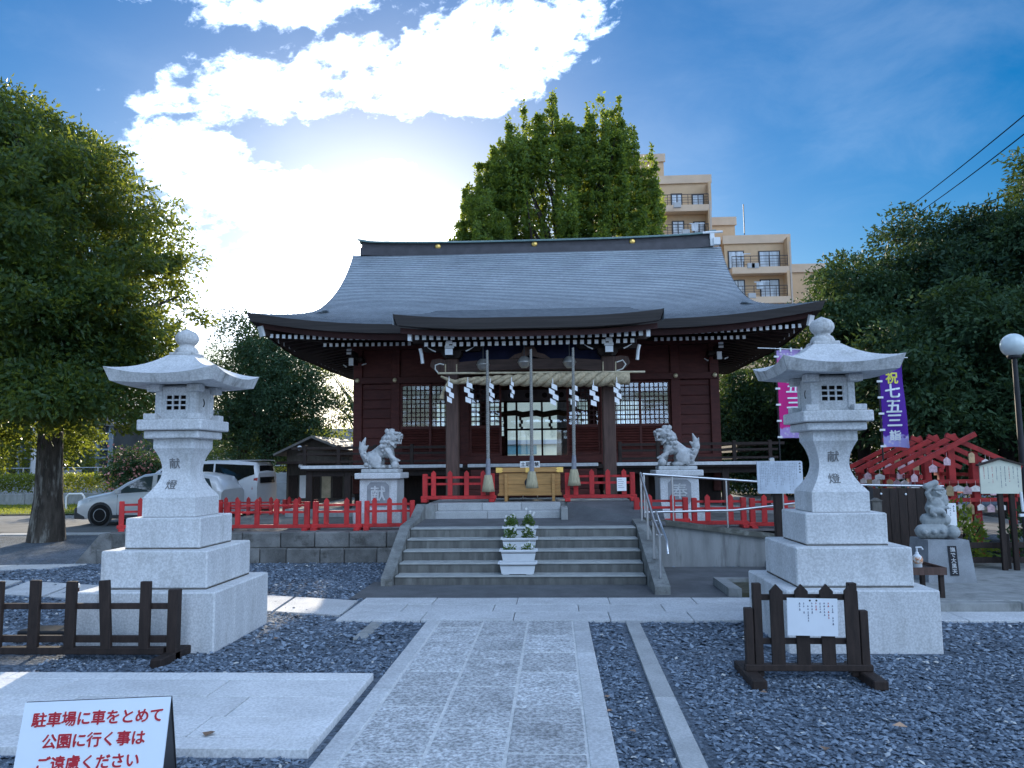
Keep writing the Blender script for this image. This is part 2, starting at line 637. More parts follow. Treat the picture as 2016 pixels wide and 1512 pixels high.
concrete = mat('concrete', (0.27, 0.275, 0.265), 0.85, 0.15, 4.0, 0.3, 70, col2=(0.14, 0.145, 0.135), c2lo=0.5, c2hi=0.75, c2scale=2.2, stretch=(1.6, 1.6, 0.6), speck=0.1)
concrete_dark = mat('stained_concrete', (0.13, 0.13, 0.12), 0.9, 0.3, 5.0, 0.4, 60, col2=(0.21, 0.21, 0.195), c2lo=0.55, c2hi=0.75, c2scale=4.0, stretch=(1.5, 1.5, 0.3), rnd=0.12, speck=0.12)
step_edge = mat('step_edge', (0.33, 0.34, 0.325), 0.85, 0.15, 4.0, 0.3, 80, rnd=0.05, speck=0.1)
asphalt = mat('asphalt', (0.105, 0.108, 0.112), 0.9, 0.2, 2.0, 0.5, 160, speck=0.3, speckscale=200, bdist=0.004)
pale_joint = mat('pale_mortar', (0.60, 0.60, 0.58), 0.9, 0.15, 20, 0.2, 90)
joint = mat('joint_sand', (0.075, 0.074, 0.07), 0.95, 0.2, 20, 0.4, 120)
red_paint = mat('vermilion_paint', (0.50, 0.030, 0.030), 0.55, 0.14, 7.0, 0.2, 60, col2=(0.27, 0.022, 0.020), c2lo=0.50, c2hi=0.75, c2scale=9, rnd=0.14, stretch=(1, 1, 0.5))
shaded_red = mat('shaded_red_paint', (0.34, 0.022, 0.020), 0.6, 0.2, 7.0, 0.2, 60, col2=(0.17, 0.016, 0.014), c2lo=0.5, c2hi=0.75, c2scale=6, rnd=0.15)  # tree shade over the rack put into a darker red
dark_wood = mat('dark_stained_wood', (0.030, 0.019, 0.015), 0.7, 0.3, 5.0, 0.25, 40, stretch=(6, 6, 1), rnd=0.2)
maroon = mat('maroon_wood', (0.098, 0.025, 0.019), 0.62, 0.22, 3.0, 0.2, 30, stretch=(1.5, 1.5, 6), rnd=0.14)
brown_wood = mat('brown_wood', (0.095, 0.055, 0.043), 0.7, 0.25, 3.0, 0.3, 30, stretch=(8, 8, 0.8), rnd=0.1)
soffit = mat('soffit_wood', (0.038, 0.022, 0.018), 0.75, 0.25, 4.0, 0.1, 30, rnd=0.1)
white_paint = mat('white_paint', (0.78, 0.79, 0.78), 0.55, 0.04, 8.0)
black_metal = mat('black_metal', (0.02, 0.02, 0.022), 0.5, 0.1)
steel = mat('stainless_steel', (0.55, 0.56, 0.57), 0.28, 0.04, 10, metal=0.9)
gold = mat('gilt', (0.85, 0.55, 0.16), 0.3, 0.1, 20, metal=0.85)
ink = mat('ink', (0.015, 0.015, 0.02), 0.6, 0.0)
red_ink = mat('red_ink', (0.42, 0.016, 0.028), 0.45, 0.05)
gravel_mat = mat('gravel_stone', (0.175, 0.185, 0.20), 0.85, 0.35, 5.0, 0.3, 90, speck=0.1)

# ------------------------------------------------------------------ ground
def gravel_ground_mat():
    m = bpy.data.materials.new('gravel_ground')
    m.use_nodes = True
    t = m.node_tree
    t.nodes.clear()
    q = NG(t)
    tcn = q.n('ShaderNodeTexCoord')
    P = tcn.outputs['Object']
    v = q.n('ShaderNodeTexVoronoi', {'Vector': P, 'Scale': 34.0, 'Randomness': 1.0}, feature='F1')
    v2 = q.n('ShaderNodeTexNoise', {'Vector': P, 'Scale': 0.8, 'Detail': 5.0}).outputs[0]
    hs = q.n('ShaderNodeSeparateColor', {0: v.outputs['Color']})
    k = q.m('ADD', 0.55, q.m('MULTIPLY', hs.outputs[0], 0.8))
    c = q.mix(q.ss(v2, 0.35, 0.7), (0.10, 0.125, 0.155), (0.165, 0.195, 0.235))
    c = q.n('ShaderNodeVectorMath', {0: c, 'Scale': k}, operation='SCALE').outputs[0]
    bp = q.n('ShaderNodeBump', {'Height': v.outputs['Distance'], 'Strength': 0.9, 'Distance': 0.02}, invert=True)
    b = q.n('ShaderNodeBsdfPrincipled', {'Base Color': c, 'Roughness': 0.9, 'Specular IOR Level': 0.2, 'Normal': bp.outputs[0]})
    q.n('ShaderNodeOutputMaterial', {'Surface': b.outputs[0]})
    return m


grav_g = gravel_ground_mat()
mb = MB()
mb.add([(-900, -300, 0), (900, -300, 0), (900, 1500, 0), (-900, 1500, 0)], [(0, 1, 2, 3)])
tag(mb.build('ground', grav_g), 'blue grey gravel ground of the shrine yard', kind='structure')

PX0, PX1 = -1.39, 0.333              # the approach
KEEP = []                            # rectangles where no gravel lies
KEEP.append((PX0, PX1, 0, 8.44))


def slab(parent, x0, x1, y0, y1, top, m_, c=0.006, name='slab', th=0.06, tilt=0.0):
    b = MB()
    b.cbox(x0, x1, y0, y1, top - th, top + rng.uniform(-0.002, 0.002), c)
    return b.build(name, m_, parent)


path = thing('path', (-0.5, 6.4, 0), 'stone slab approach path leading to the shrine steps', kind='structure')
b = MB()
b.box(PX0 + 0.01, PX1 - 0.01, 1.0, 8.42, -0.03, 0.0235)
b.build('joint_bed', pale_joint, path)
gp = 0.004
cols = [PX0 + 0.145, PX0 + 0.145 + 0.47, PX0 + 0.145 + 0.94, PX1 - 0.165]


def rowsy(rows):
    return [gnd(1000, r_).y for r_ in rows]


ys = [[1.2, 2.4, 3.5] + rowsy([1495, 1399, 1329, 1279, 1240]) + [8.43],
      [1.0, 2.0, 3.1, 3.9] + rowsy([1442, 1359, 1303, 1258]) + [8.43],
      [1.3, 2.5, 3.6] + rowsy([1493, 1401, 1329, 1290, 1255]) + [8.43]]
for i in range(3):
    for a, c_ in zip(ys[i][:-1], ys[i][1:]):
        slab(path, cols[i] + gp * 2, cols[i + 1] - gp * 2, a + gp * 2, c_ - gp * 2, 0.027, chiselled)
ysb = [1.0, 2.2, 3.3, 4.15, 4.98, 5.9, 6.75, 7.6, 8.43]
for a, c_ in zip(ysb[:-1], ysb[1:]):
    slab(path, PX0, cols[0] - gp, a + gp / 2, c_ - gp / 2, 0.030, granite_paving, name='edge_stone')
    slab(path, cols[3] + gp, PX1, a + 0.3 + gp / 2 if a > 1 else a, min(c_ + 0.3, 8.43) - gp / 2, 0.030, granite_paving, name='edge_stone')

# cross path in front of the steps
cross = thing('cross_path', (0.5, 9.1, 0), 'pale granite cross path at the foot of the steps', kind='structure')
b = MB()
b.box(-2.38, 6.6, 8.46, 9.82, -0.03, 0.012)
b.build('joint_bed', joint, cross)
yy = [8.45, 8.93, 9.38, 9.83]
for r_ in range(3):
    x = -2.40 + (0.0 if r_ != 1 else 0.0)
    first = True
    while x < 6.6:
        w = rng.uniform(0.85, 1.15) * (0.6 if first and r_ == 1 else 1)
        first = False
        x2 = min(x + w, 6.62)
        slab(cross, x + 0.004, x2 - 0.004, yy[r_] + 0.004, yy[r_ + 1] - 0.004, 0.028, granite_paving)
        x = x2
KEEP.append((-2.42, 6.65, 8.44, 9.84))
# asphalt apron and the foot of the ramp
apron = MB()
apron.add([(-2.62, 9.84, 0.016), (7.5, 9.84, 0.016), (7.5, 12.72, 0.016), (1.2, 12.72, 0.016), (1.2, 11.2, 0.016), (-2.62, 11.2, 0.016)], [(0, 1, 2, 3, 4, 5)])
tag(apron.build('asphalt_apron', asphalt), 'dark asphalt apron between cross path and steps', kind='structure')
KEEP.append((-2.62, 7.5, 9.84, 12.7))

# left granite terrace slab in the foreground
plat = thing('granite_pavement', (-3.2, 5.5, 0), 'pale granite paved area beside the approach path', kind='structure')
b = MB()
b.box(-9.0, -1.465, 4.62, 6.24, -0.03, 0.035)
b.build('joint_bed', joint, plat)
yr = [4.605, 4.80, 5.18, 5.62, 6.05, 6.25]
for r_ in range(5):
    x = -1.455
    k = 0
    while x > -9:
        w = {0: 1.3, 1: 1.2, 2: 1.35, 3: 1.25, 4: 1.5}[r_] * rng.uniform(0.9, 1.05)
        if k == 0:
            w *= (0.95, 0.75, 0.6, 0.85, 1.0)[r_]
        x2 = x - w
        slab(plat, x2 + 0.004, x - 0.004, yr[r_] + 0.006, yr[r_ + 1] - 0.006, 0.052, new_granite, 0.004, th=0.09)
        x = x2
        k += 1
KEEP.append((-9, -1.44, 4.59, 6.26))
# dark drain channel between paving and approach is bare soil

# right kerb line
kerb_m = mat('kerb_concrete', (0.40, 0.405, 0.40), 0.85, 0.12, 3, 0.3, 70, rnd=0.08, speck=0.14, speckscale=60)
kerb = thing('kerb_line', (0.77, 6.4, 0), 'narrow line of kerb stones right of the approach path', kind='structure')
yk = [1.0, 2.0, 3.0, 3.95, 4.85, 5.75, 6.65, 7.55, 8.43]
for a, c_ in zip(yk[:-1], yk[1:]):
    xa, xb = 0.677 + (a - 4.53) * 0.0132, 0.677 + (c_ - 4.53) * 0.0132
    q = MB()
    q.prism([(xa, a + 0.003), (xa + 0.14, a + 0.003), (xb + 0.14, c_ - 0.003), (xb, c_ - 0.003)], -0.06, 0.03 + rng.uniform(-0.002, 0.002), 'z')
    q.build('kerb_stone', kerb_m, kerb)
KEEP.append((0.66, 0.9, 0, 8.44))
kerb2 = thing('kerb_fragment', (-1.95, 8.1, 0), 'short broken kerb stone left of the approach path', kind='structure')
slab(kerb2, -1.99, -1.86, 7.62, 8.40, 0.022, concrete, 0.006, 'kerb_stone', 0.1)

# light paving strips behind the left lantern
POLY = []


def strip(name, pts, label, z=0.02, m_=granite_paving, n=6):
    POLY.append([(p[0], p[1]) for p in pts])
    t_ = thing(name, pts[0], label, kind='structure')
    (a, b_, c_, d_) = [Vector(p) for p in pts]
    for i in range(n):
        k0, k1 = i / n, (i + 1) / n
        e = 0.004
        p = [a.lerp(b_, k0 + e), a.lerp(b_, k1 - e), d_.lerp(c_, k1 - e), d_.lerp(c_, k0 + e)]
        q = MB()
        vs = [(*v.xy, z) for v in p] + [(*v.xy, -0.03) for v in p]
        q.add(vs, [(0, 1, 2, 3), (7, 6, 5, 4), (0, 4, 5, 1), (1, 5, 6, 2), (2, 6, 7, 3), (3, 7, 4, 0)])
        q.build('slab', m_, t_)
    return t_


strip('side_path', [(-2.42, 8.75, 0), (-7.6, 10.25, 0), (-7.9, 11.35, 0), (-2.45, 9.68, 0)], 'pale granite side path running left behind the lantern')
strip('curved_path', [(-7.75, 10.3, 0), (-14.5, 11.6, 0), (-14.3, 12.6, 0), (-8.0, 11.4, 0)], 'pale granite path bending away at far left')
strip('far_path', [(-8.6, 12.75, 0), (-16, 11.9, 0), (-16.5, 12.5, 0), (-8.2, 13.35, 0)], 'narrow pale paving strip beside the terrace corner', n=7)
strip('parking_edge', [(-8.5, 19.2, 0), (-22, 19.0, 0), (-22, 19.6, 0), (-8.5, 19.8, 0)], 'pale concrete edging between gravel and car park', n=9)

# car park and lawn behind left
b = MB()
b.add([(-60, 19.9, 0.012), (-3.5, 19.9, 0.012), (-3.5, 40, 0.012), (-60, 40, 0.012)], [(0, 1, 2, 3)])
tag(b.build('car_park', mat('parking_surface', (0.16, 0.16, 0.155), 0.9, 0.2, 1.0, 0.3, 60, speck=0.2)), 'grey car park surface behind the left tree', kind='structure')

# loose stones: real pebbles where they can be told apart
def gravel(name, x0, x1, y0, y1, n, s0, s1, label, seed):
    r_ = np.random.default_rng(seed)
    X = r_.uniform(x0, x1, n)
    Y = r_.uniform(y0, y1, n)
    ok = np.ones(n, bool)
    for (a, b_, c_, d_) in KEEP:
        ok &= ~((X > a - 0.005) & (X < b_ + 0.005) & (Y > c_ - 0.005) & (Y < d_ + 0.005))
    for pg in POLY:
        ins = np.ones(n, bool)
        ar = sum(pg[i][0] * pg[(i + 1) % 4][1] - pg[(i + 1) % 4][0] * pg[i][1] for i in range(4))
        for i in range(4):
            (xa, ya), (xb, yb) = pg[i], pg[(i + 1) % 4]
            ins &= ((xb - xa) * (Y - ya) - (yb - ya) * (X - xa)) * np.sign(ar) > -0.02
        stray = r_.uniform(0, 1, n) < 0.03
        ok &= ~(ins & ~stray)
    # only what the frame can see, with a margin
    px = 1008 + FPX * ((X * rt.x + Y * rt.y) / (X * fw.x + Y * fw.y))
    ok &= (px > -250) & (px < 2270)
    X, Y = X[ok], Y[ok]
    n = len(X)
    S = r_.uniform(s0, s1, n) * r_.choice([0.7, 1.0, 1.0, 1.3], n)
    oc = np.array([(1, 0, 0), (0, 1, 0), (-1, 0, 0), (0, -1, 0), (0.15, 0.1, 1), (0, 0, -0.6)])
    tr = np.array([(0, 1, 4), (1, 2, 4), (2, 3, 4), (3, 0, 4)])
    J = oc[None] + r_.uniform(-0.25, 0.25, (n, 6, 3))
    J *= (S[:, None] * np.stack([r_.uniform(0.8, 1.5, n), r_.uniform(0.6, 1.0, n), r_.uniform(0.28, 0.62, n)], 1))[:, None, :]
    a = r_.uniform(0, 6.283, n)
    t_ = r_.uniform(-0.5, 0.5, n)
    ca, sa, ct, st = np.cos(a), np.sin(a), np.cos(t_), np.sin(t_)
    x, y, z = J[..., 0], J[..., 1], J[..., 2]
    x2, z2 = x * ct[:, None] + z * st[:, None], -x * st[:, None] + z * ct[:, None]
    x3, y3 = x2 * ca[:, None] - y * sa[:, None], x2 * sa[:, None] + y * ca[:, None]
    V = np.stack([x3 + X[:, None], y3 + Y[:, None], z2 + (S * r_.uniform(0.15, 0.6, n))[:, None]], -1)
    tri = V[:, tr, :].reshape(-1, 3)
    me = np_mesh(name, tri, 3, GSTONE)
    # merge the corners of each stone so that it counts as one piece
    idx = (np.arange(n)[:, None] * 5 + tr.reshape(-1)[None]).astype(np.int32).ravel()
    me2 = bpy.data.meshes.new(name)
    me2.vertices.add(n * 5)
    me2.vertices.foreach_set('co', np.ascontiguousarray(V[:, :5], dtype=np.float32).ravel())
    me2.loops.add(len(idx))
    me2.loops.foreach_set('vertex_index', idx)
    me2.polygons.add(n * 4)
    me2.polygons.foreach_set('loop_start', np.arange(0, n * 12, 3, dtype=np.int32))
    me2.polygons.foreach_set('loop_total', np.full(n * 4, 3, dtype=np.int32))
    me2.materials.append(GSTONE)
    me2.update(calc_edges=True)
    bpy.data.meshes.remove(me)
    return tag(place(name, me2), label, 'gravel', kind='stuff')


def stone_mat():
    m = bpy.data.materials.new('gravel_stones')
    m.use_nodes = True
    t = m.node_tree
    t.nodes.clear()
    q = NG(t)
    geo = q.n('ShaderNodeNewGeometry')
    rnd_ = geo.outputs['Random Per Island']
    cr = q.n('ShaderNodeValToRGB', {0: rnd_})
    e = cr.color_ramp.elements
    e[0].position, e[0].color = 0.0, (0.062, 0.084, 0.112, 1)
    e[1].position, e[1].color = 0.985, (0.28, 0.335, 0.40, 1)
    x = e.new(0.6)
    x.color = (0.150, 0.190, 0.240, 1)
    x = e.new(0.99)
    x.color = (0.55, 0.54, 0.50, 1)
    tcn = q.n('ShaderNodeTexCoord')
    n1 = q.n('ShaderNodeTexNoise', {'Vector': tcn.outputs['Object'], 'Scale': 0.9, 'Detail': 4.0}).outputs[0]
    k = q.m('ADD', 0.7, q.m('MULTIPLY', n1, 0.6))
    c = q.n('ShaderNodeVectorMath', {0: cr.outputs[0], 'Scale': k}, operation='SCALE').outputs[0]
    b_ = q.n('ShaderNodeBsdfPrincipled', {'Base Color': c, 'Roughness': 0.8, 'Specular IOR Level': 0.3})
    q.n('ShaderNodeOutputMaterial', {'Surface': b_.outputs[0]})
    return m


GSTONE = stone_mat()
KEEP += [(-4.55, -3.12, 7.08, 8.48), (2.08, 3.46, 7.06, 8.46), (3.2, 9.5, 9.0, 13), (-1.46, -1.39, 4.5, 6.3)]
gravel('gravel', -4.5, 6.5, 3.4, 7.0, 76000, 0.011, 0.020, 'loose grey stones in the near gravel', 1)
gravel('gravel', -9.0, 8.0, 7.0, 13.4, 60000, 0.015, 0.026, 'loose grey stones in the gravel around the lanterns', 2)

# ------------------------------------------------------------------ steps, terrace, ramp
SXL, SXR, SY = -2.27, 1.25, 10.93
steps = thing('stone_steps', (-0.5, SY, 0), 'five weathered concrete steps rising to the shrine', 'steps')
for k in range(5):
    y0 = SY + 0.3 * k
    b = MB()
    b.cbox(SXL, SXR, y0, SY + 1.52, 0.14 * k - 0.02, 0.14 * (k + 1) - 0.022, 0.01)
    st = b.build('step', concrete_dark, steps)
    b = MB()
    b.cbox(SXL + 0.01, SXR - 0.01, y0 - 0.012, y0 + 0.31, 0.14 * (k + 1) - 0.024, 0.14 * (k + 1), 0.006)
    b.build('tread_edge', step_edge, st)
cheek_m = mat('cheek_concrete', (0.19, 0.195, 0.185), 0.85, 0.25, 4, 0.4, 60, col2=(0.09, 0.09, 0.08), c2lo=0.5, c2hi=0.72, c2scale=5, speck=0.14, speckscale=60)
# sloping cheek walls
def cheek(parent, x0, x1, pts, m_):
    b_ = MB()
    b_.prism(pts, x0, x1, 'x')
    return b_.build('cheek_wall', m_, parent)


cheek(steps, SXL - 0.165, SXL - 0.005, [(SY - 0.12, 0.0), (SY - 0.12, 0.12), (SY + 1.22, 0.735), (13.0, 0.80), (13.62, 1.0), (13.62, 0.0)], cheek_m)
cheek(steps, SXR + 0.005, SXR + 0.20, [(SY - 0.85, 0.0), (SY - 0.85, 0.12), (SY + 1.25, 0.73), (SY + 1.9, 0.78), (SY + 1.9, 0.0)], cheek_m)
# upper landing: asphalt rising to two granite steps
land = thing('upper_landing', (-0.5, 12.4, 0.7), 'asphalt landing at the top of the steps', kind='structure')
b = MB()
b.add([(SXL, 12.43, 0.698), (SXR + 0.5, 12.43, 0.698), (1.9, 14.1, 1.0), (0.22, 14.1, 1.0), (0.22, 13.55, 0.745), (SXL, 13.55, 0.745)],
      [(0, 1, 2, 3, 4, 5)])
b.add([(SXL, 12.43, 0.698), (SXL, 13.6, 0.745), (SXL, 13.6, 0), (SXL, 12.43, 0)], [(0, 1, 2, 3)])
b.build('surface', asphalt, land)
b = MB()
b.cbox(0.10, 0.22, 13.3, 14.0, 0.70, 0.93, 0.01)
b.build('divider_kerb', concrete, land)
for k in range(2):
    for i, (xa, xb) in enumerate([(-2.1, -1.3), (-1.3, -0.6), (-0.6, 0.10)]):
        b = MB()
        sh = 0.12 if k == 0 else 0
        b.cbox(xa + 0.002 + (sh if i else 0), xb - 0.002 + (sh if i < 2 else 0), 13.55 + 0.3 * k, 14.2, 0.73 + 0.13 * k + 0.001, 0.865 + 0.13 * k, 0.01)
        b.build('step_stone', kerb_m, land)
b = MB()
b.prism([(SXL, 0.745), (-2.1, 0.745), (-2.1, 0.99), (SXL, 0.99)], 13.55, 14.1, 'y')
b.build('side_curb', concrete, land)

# terrace the hall stands on
TERR = 0.52
ter = thing('terrace', (-0.5, 16.0, 0), 'low raised gravel terrace under the shrine with block wall front', kind='structure')
soil = mat('terrace_soil', (0.155, 0.15, 0.14), 0.95, 0.25, 2.0, 0.5, 60, col2=(0.09, 0.085, 0.08), c2scale=1.5, speck=0.25, speckscale=90)
b = MB()
b.add([(-8.0, 13.75, TERR), (-2.4, 13.75, TERR), (-2.4, 40, TERR), (-6.6, 40, TERR), (-6.6, 19.5, TERR), (-7.2, 19.5, TERR)], [(0, 1, 2, 3, 4, 5)])
b.add([(-2.4, 13.6, TERR), (1.7, 13.6, TERR), (1.7, 40, TERR), (-2.4, 40, TERR)], [(0, 1, 2, 3)])
b.add([(1.7, 12.95, TERR + .08), (9.5, 12.95, TERR - .1), (9.5, 40, TERR - .05), (1.7, 40, TERR)], [(0, 1, 2, 3)])
b.add([(-8.0, 13.75, TERR), (-7.2, 19.5, TERR), (-7.2, 19.5, 0), (-8.3, 13.6, 0)], [(0, 1, 2, 3)])
b.build('surface', soil, ter)
blk = mat('retaining_block', (0.16, 0.158, 0.15), 0.9, 0.3, 3.0, 0.6, 30, col2=(0.075, 0.072, 0.065), c2lo=0.5, c2hi=0.7, c2scale=3.5, rnd=0.2, speck=0.2, bdist=0.02)
x = -8.05
for r_ in range(2):
    x = -8.15 + 0.1 * r_
    z0, z1 = (0.0, 0.26) if r_ == 0 else (0.265, TERR + 0.012)
    while x < -2.46:
        w = rng.uniform(0.42, 0.72)
        x2 = min(x + w, -2.45)
        b = MB()
        y0 = 13.46 + 0.10 * r_ + rng.uniform(-0.015, 0.015)
        b.cbox(x + 0.006, x2 - 0.006, y0, 13.95, z0 - 0.01, z1 - rng.uniform(0, 0.012), 0.018)
        b.build('block', blk, ter)
        x = x2
# stepped corner block at far left
b = MB()
b.prism([(-8.55, 0.0), (-8.1, TERR), (-7.9, TERR), (-7.9, 0)], 13.5, 14.6, 'y')
b.build('corner_block', blk, ter)
# gravelled strip of platform round the hall (level of upper steps)
plat2 = MB()
plat2.box(-2.30, 1.42, 14.12, 15.9, 0.5, 0.992)
plat2.box(-6.2, 5.3, 17.6, 27.0, 0.3, 0.70)
plat2.build('stone_base', concrete, ter)

# ramp wall on the right
ramp = thing('ramp_wall', (1.5, 12.8, 0), 'sloping concrete ramp wall right of the steps', 'wall')
b = MB()
b.prism([(1.46, 0.0), (1.46, 0.74), (3.7, 0.44), (6.5, 0.18), (6.5, 0.0)], 12.74, 12.94, 'y')
b.build('wall', mat('ramp_concrete', (0.26, 0.265, 0.26), 0.85, 0.18, 2.0, 0.3, 50, col2=(0.13, 0.13, 0.125), c2lo=0.5, c2hi=0.72, c2scale=2.5, stretch=(2.2, 2.2, 0.35), speck=0.1), ramp)
b = MB()
b.prism([(1.45, 0.72), (1.45, 0.80), (3.7, 0.50), (6.5, 0.24), (6.5, 0.16), (3.7, 0.42)], 12.69, 12.97, 'y')
b.build('coping', mat('mossy_coping', (0.10, 0.10, 0.085), 0.95, 0.3, 6, 0.4, 50, col2=(0.22, 0.22, 0.20), c2lo=0.55, c2hi=0.7, c2scale=6), ramp)

# raised pavement at far right
rp = thing('side_pavement', (5.5, 10.0, 0), 'raised concrete pavement at far right behind the gravel', kind='structure')
b = MB()
b.cbox(3.3, 14.0, 9.06, 12.6, -0.02, 0.125, 0.012)
b.build('surface', concrete, rp)
for i in range(9):
    b = MB()
    b.cbox(3.3 + i * 0.9 + 0.004, 3.3 + (i + 1) * 0.9 - 0.004, 8.93, 9.055, -0.02, 0.118, 0.012)
    b.build('kerb_stone', concrete, rp)

# ------------------------------------------------------------------ shrine hall
CX = -0.46
EY, RY = 16.2, 21.4                  # eave and ridge distance
YW, YB = 18.7, 24.2                  # front and back wall
ROOFM = mat('copper_roof', (0.33, 0.375, 0.405), 0.45, 0.16, 1.4, 0.3, 20, metal=0.15, spec=0.5, col2=(0.43, 0.475, 0.505), c2lo=0.42, c2hi=0.75,
            c2scale=2.2, stretch=(0.45, 1, 1), speck=0.16, speckscale=14, bdist=0.006)
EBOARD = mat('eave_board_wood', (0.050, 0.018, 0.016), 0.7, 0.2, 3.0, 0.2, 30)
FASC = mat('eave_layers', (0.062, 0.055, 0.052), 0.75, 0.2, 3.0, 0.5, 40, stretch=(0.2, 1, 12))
hall = thing('shrine_hall', (CX, YW, 0), 'dark red wooden shrine hall with wide curved grey roof', 'shrine')
roof = MB()


def prof(d):                          # height of the roof above the eave, d metres in from the eave
    t = d / (RY - EY - 0.1)
    return 4.69 + 2.96 * (0.5 * t + 0.5 * t * t)


def lift(x, d=0.0):
    a = max(0.0, (abs(x) - 2.6) / 3.6)
    return 0.33 * a ** 2.1 * max(0.0, 1 - d / 5.2)


def halfw(d):
    k = 0.22
    return 5.05 + 0.17 * max(0.0, (d - 2.2) / 3.0) ** 2 + k * math.log1p(math.exp(min(30, (6.2 - d - 5.05) / k)))


NC, NX = 52, 48
for side in (0, 1):                   # front and back slopes in stepped courses
    P = []
    for i in range(NC):
        for e in (0, 1):
            d = (i + e) / NC * (RY - EY - 0.08)
            row = []
            for j in range(NX + 1):
                x = (j / NX * 2 - 1) * halfw(d)
                z = prof(d) + lift(x, d) + (0.016 if e == 0 else 0.0)
                row.append((CX + x, EY + d if side == 0 else 2 * RY - EY - d, z))
            P.append(row)
    k0 = len(roof.f)
    roof.grid(P, sm=False, flip=bool(side))
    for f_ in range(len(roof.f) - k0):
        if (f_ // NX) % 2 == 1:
            roof.mi[k0 + f_] = 1  # butt faces darker: weathered edge plus shadow line put into the colour
for sx in (-1, 1):                    # side skirts
    P = []
    for i in range(11):
        for e in (0, 1):
            d = (i + e) / 11 * 1.45
            row = []
            for j in range(31):
                s_ = j / 30 * 2 - 1
                hy = (RY - EY) - min(d, 1.12) if d < 1.12 else (RY - EY) - 1.12
                y = RY + s_ * hy
                x = halfw(d) if d < 0.9 else 6.2 - d
                x = 6.2 - d if d < 1.1 else 5.1 - (d - 1.1)
                yl = max(0.0, (abs(s_) - 0.35) / 0.65)
                z = prof(d) + lift(6.2 - d, d) * yl ** 2.1 + (0.018 if e == 0 else 0) - (0.03 if d > 1.1 else 0)
                row.append((CX + sx * x, y, z))
            P.append(row)
    roof.grid(P, sm=False, flip=(sx > 0))
rf = roof.build('roof', [ROOFM, mat('copper_butt_shade', (0.13, 0.148, 0.17), 0.7, 0.2, 6)], hall)
# ridge
b = MB()
RZ = 7.62
for (z0, z1, w, hx) in [(RZ - 0.06, RZ + 0.16, 0.34, 4.98), (RZ + 0.15, RZ + 0.34, 0.24, 4.95)]:
    P0 = []
    for j in range(25):
        x = (j / 24 * 2 - 1) * hx
        c_ = 0.10 * abs(x / hx) ** 3
        P0.append((x, c_))
    for sgn in (-1, 1):
        b.grid([[(CX + x, RY + sgn * w / 2, z0 + c_) for x, c_ in P0], [(CX + x, RY + sgn * w / 2, z1 + c_) for x, c_ in P0]], sm=False, flip=(sgn > 0))
    b.grid([[(CX + x, RY - w / 2, z1 + c_) for x, c_ in P0], [(CX + x, RY + w / 2, z1 + c_) for x, c_ in P0]], sm=False)
    for sgn in (-1, 1):
        b.box(CX + sgn * (hx - 0.02), CX + sgn * hx, RY - w / 2, RY + w / 2, z0 + 0.1, z1 + 0.1)
ridge = b.build('ridge', mat('ridge_copper', (0.075, 0.07, 0.075), 0.5, 0.15, 4, 0.1, 30, metal=0.2), rf)
b = MB()
P0 = [((j / 30 * 2 - 1) * 5.08, 0.10 * abs(j / 30 * 2 - 1) ** 3 + 0.05 * max(0, (abs(j / 30 * 2 - 1) - 0.9) / 0.1) ** 2) for j in range(31)]
for sgn in (-1, 1):
    b.grid([[(CX + x, RY + sgn * 0.20, RZ + 0.34 + c_) for x, c_ in P0], [(CX + x, RY, RZ + 0.42 + c_) for x, c_ in P0]], sm=False, flip=(sgn > 0))
    b.grid([[(CX + x, RY + sgn * 0.20, RZ + 0.31 + c_) for x, c_ in P0], [(CX + x, RY + sgn * 0.20, RZ + 0.34 + c_) for x, c_ in P0]], sm=False, flip=(sgn > 0))
b.build('ridge_cap', mat('verdigris', (0.12, 0.19, 0.18), 0.5, 0.2, 5, 0.1, 30, metal=0.25), rf)
for x in (-2.75, 0.0, 2.75):
    b = MB()
    b.lathe([(0.0, 0.0), (0.085, 0.0), (0.085, -0.02), (0.06, -0.035), (0.0, -0.04)], (CX + x, RY - 0.125, RZ + 0.245), 16, 'y')
    b.build('crest_disc', gold, rf)
# lamp unit at the right ridge end
b = MB()
b.box(CX + 4.9, CX + 5.02, RY - 0.22, RY - 0.10, RZ + 0.05, RZ + 0.45)
b.tube([(CX + 4.7, RY - 0.2, RZ + 0.42), (CX + 5.25, RY - 0.2, RZ + 0.44)], 0.035, 8)
b.box(CX + 4.98, CX + 5.16, RY - 0.3, RY - 0.16, RZ + 0.06, RZ + 0.26)
b.build('lamp_unit', white_paint, rf)
# gables, verges
for sx in (-1, 1):
    b = MB()
    pts = [(EY + d, prof(d) - 0.10) for d in np.linspace(1.2, 5.1, 12)]
    poly = pts + [(2 * RY - y, z) for y, z in pts[::-1]]
    b.prism(poly, CX + sx * 4.55, CX + sx * 4.65, 'x')
    b.build('gable_wall', maroon, hall)
    b = MB()
    for sd in (0, 1):
        P = []
        for dz_ in (0.02, -0.28):
            P.append([(CX + sx * (halfw(d) - 0.01), EY + d if sd == 0 else 2 * RY - EY - d, prof(d) + lift(5.07, d) + dz_) for d in np.linspace(1.75, 5.2, 16)])
        b.grid(P, sm=False)
        P2 = [[(p[0], p[1], p[2]) for p in P[1]], [(CX + sx * 4.7, p[1], p[2] + 0.03) for p in P[1]]]
        b.grid(P2, sm=False)
    b.build('barge_board', FASC, hall)
# eave edge: thick layered fascia, a maroon board behind it, then the soffit
b = MB()
fb = MB()
sf = MB()


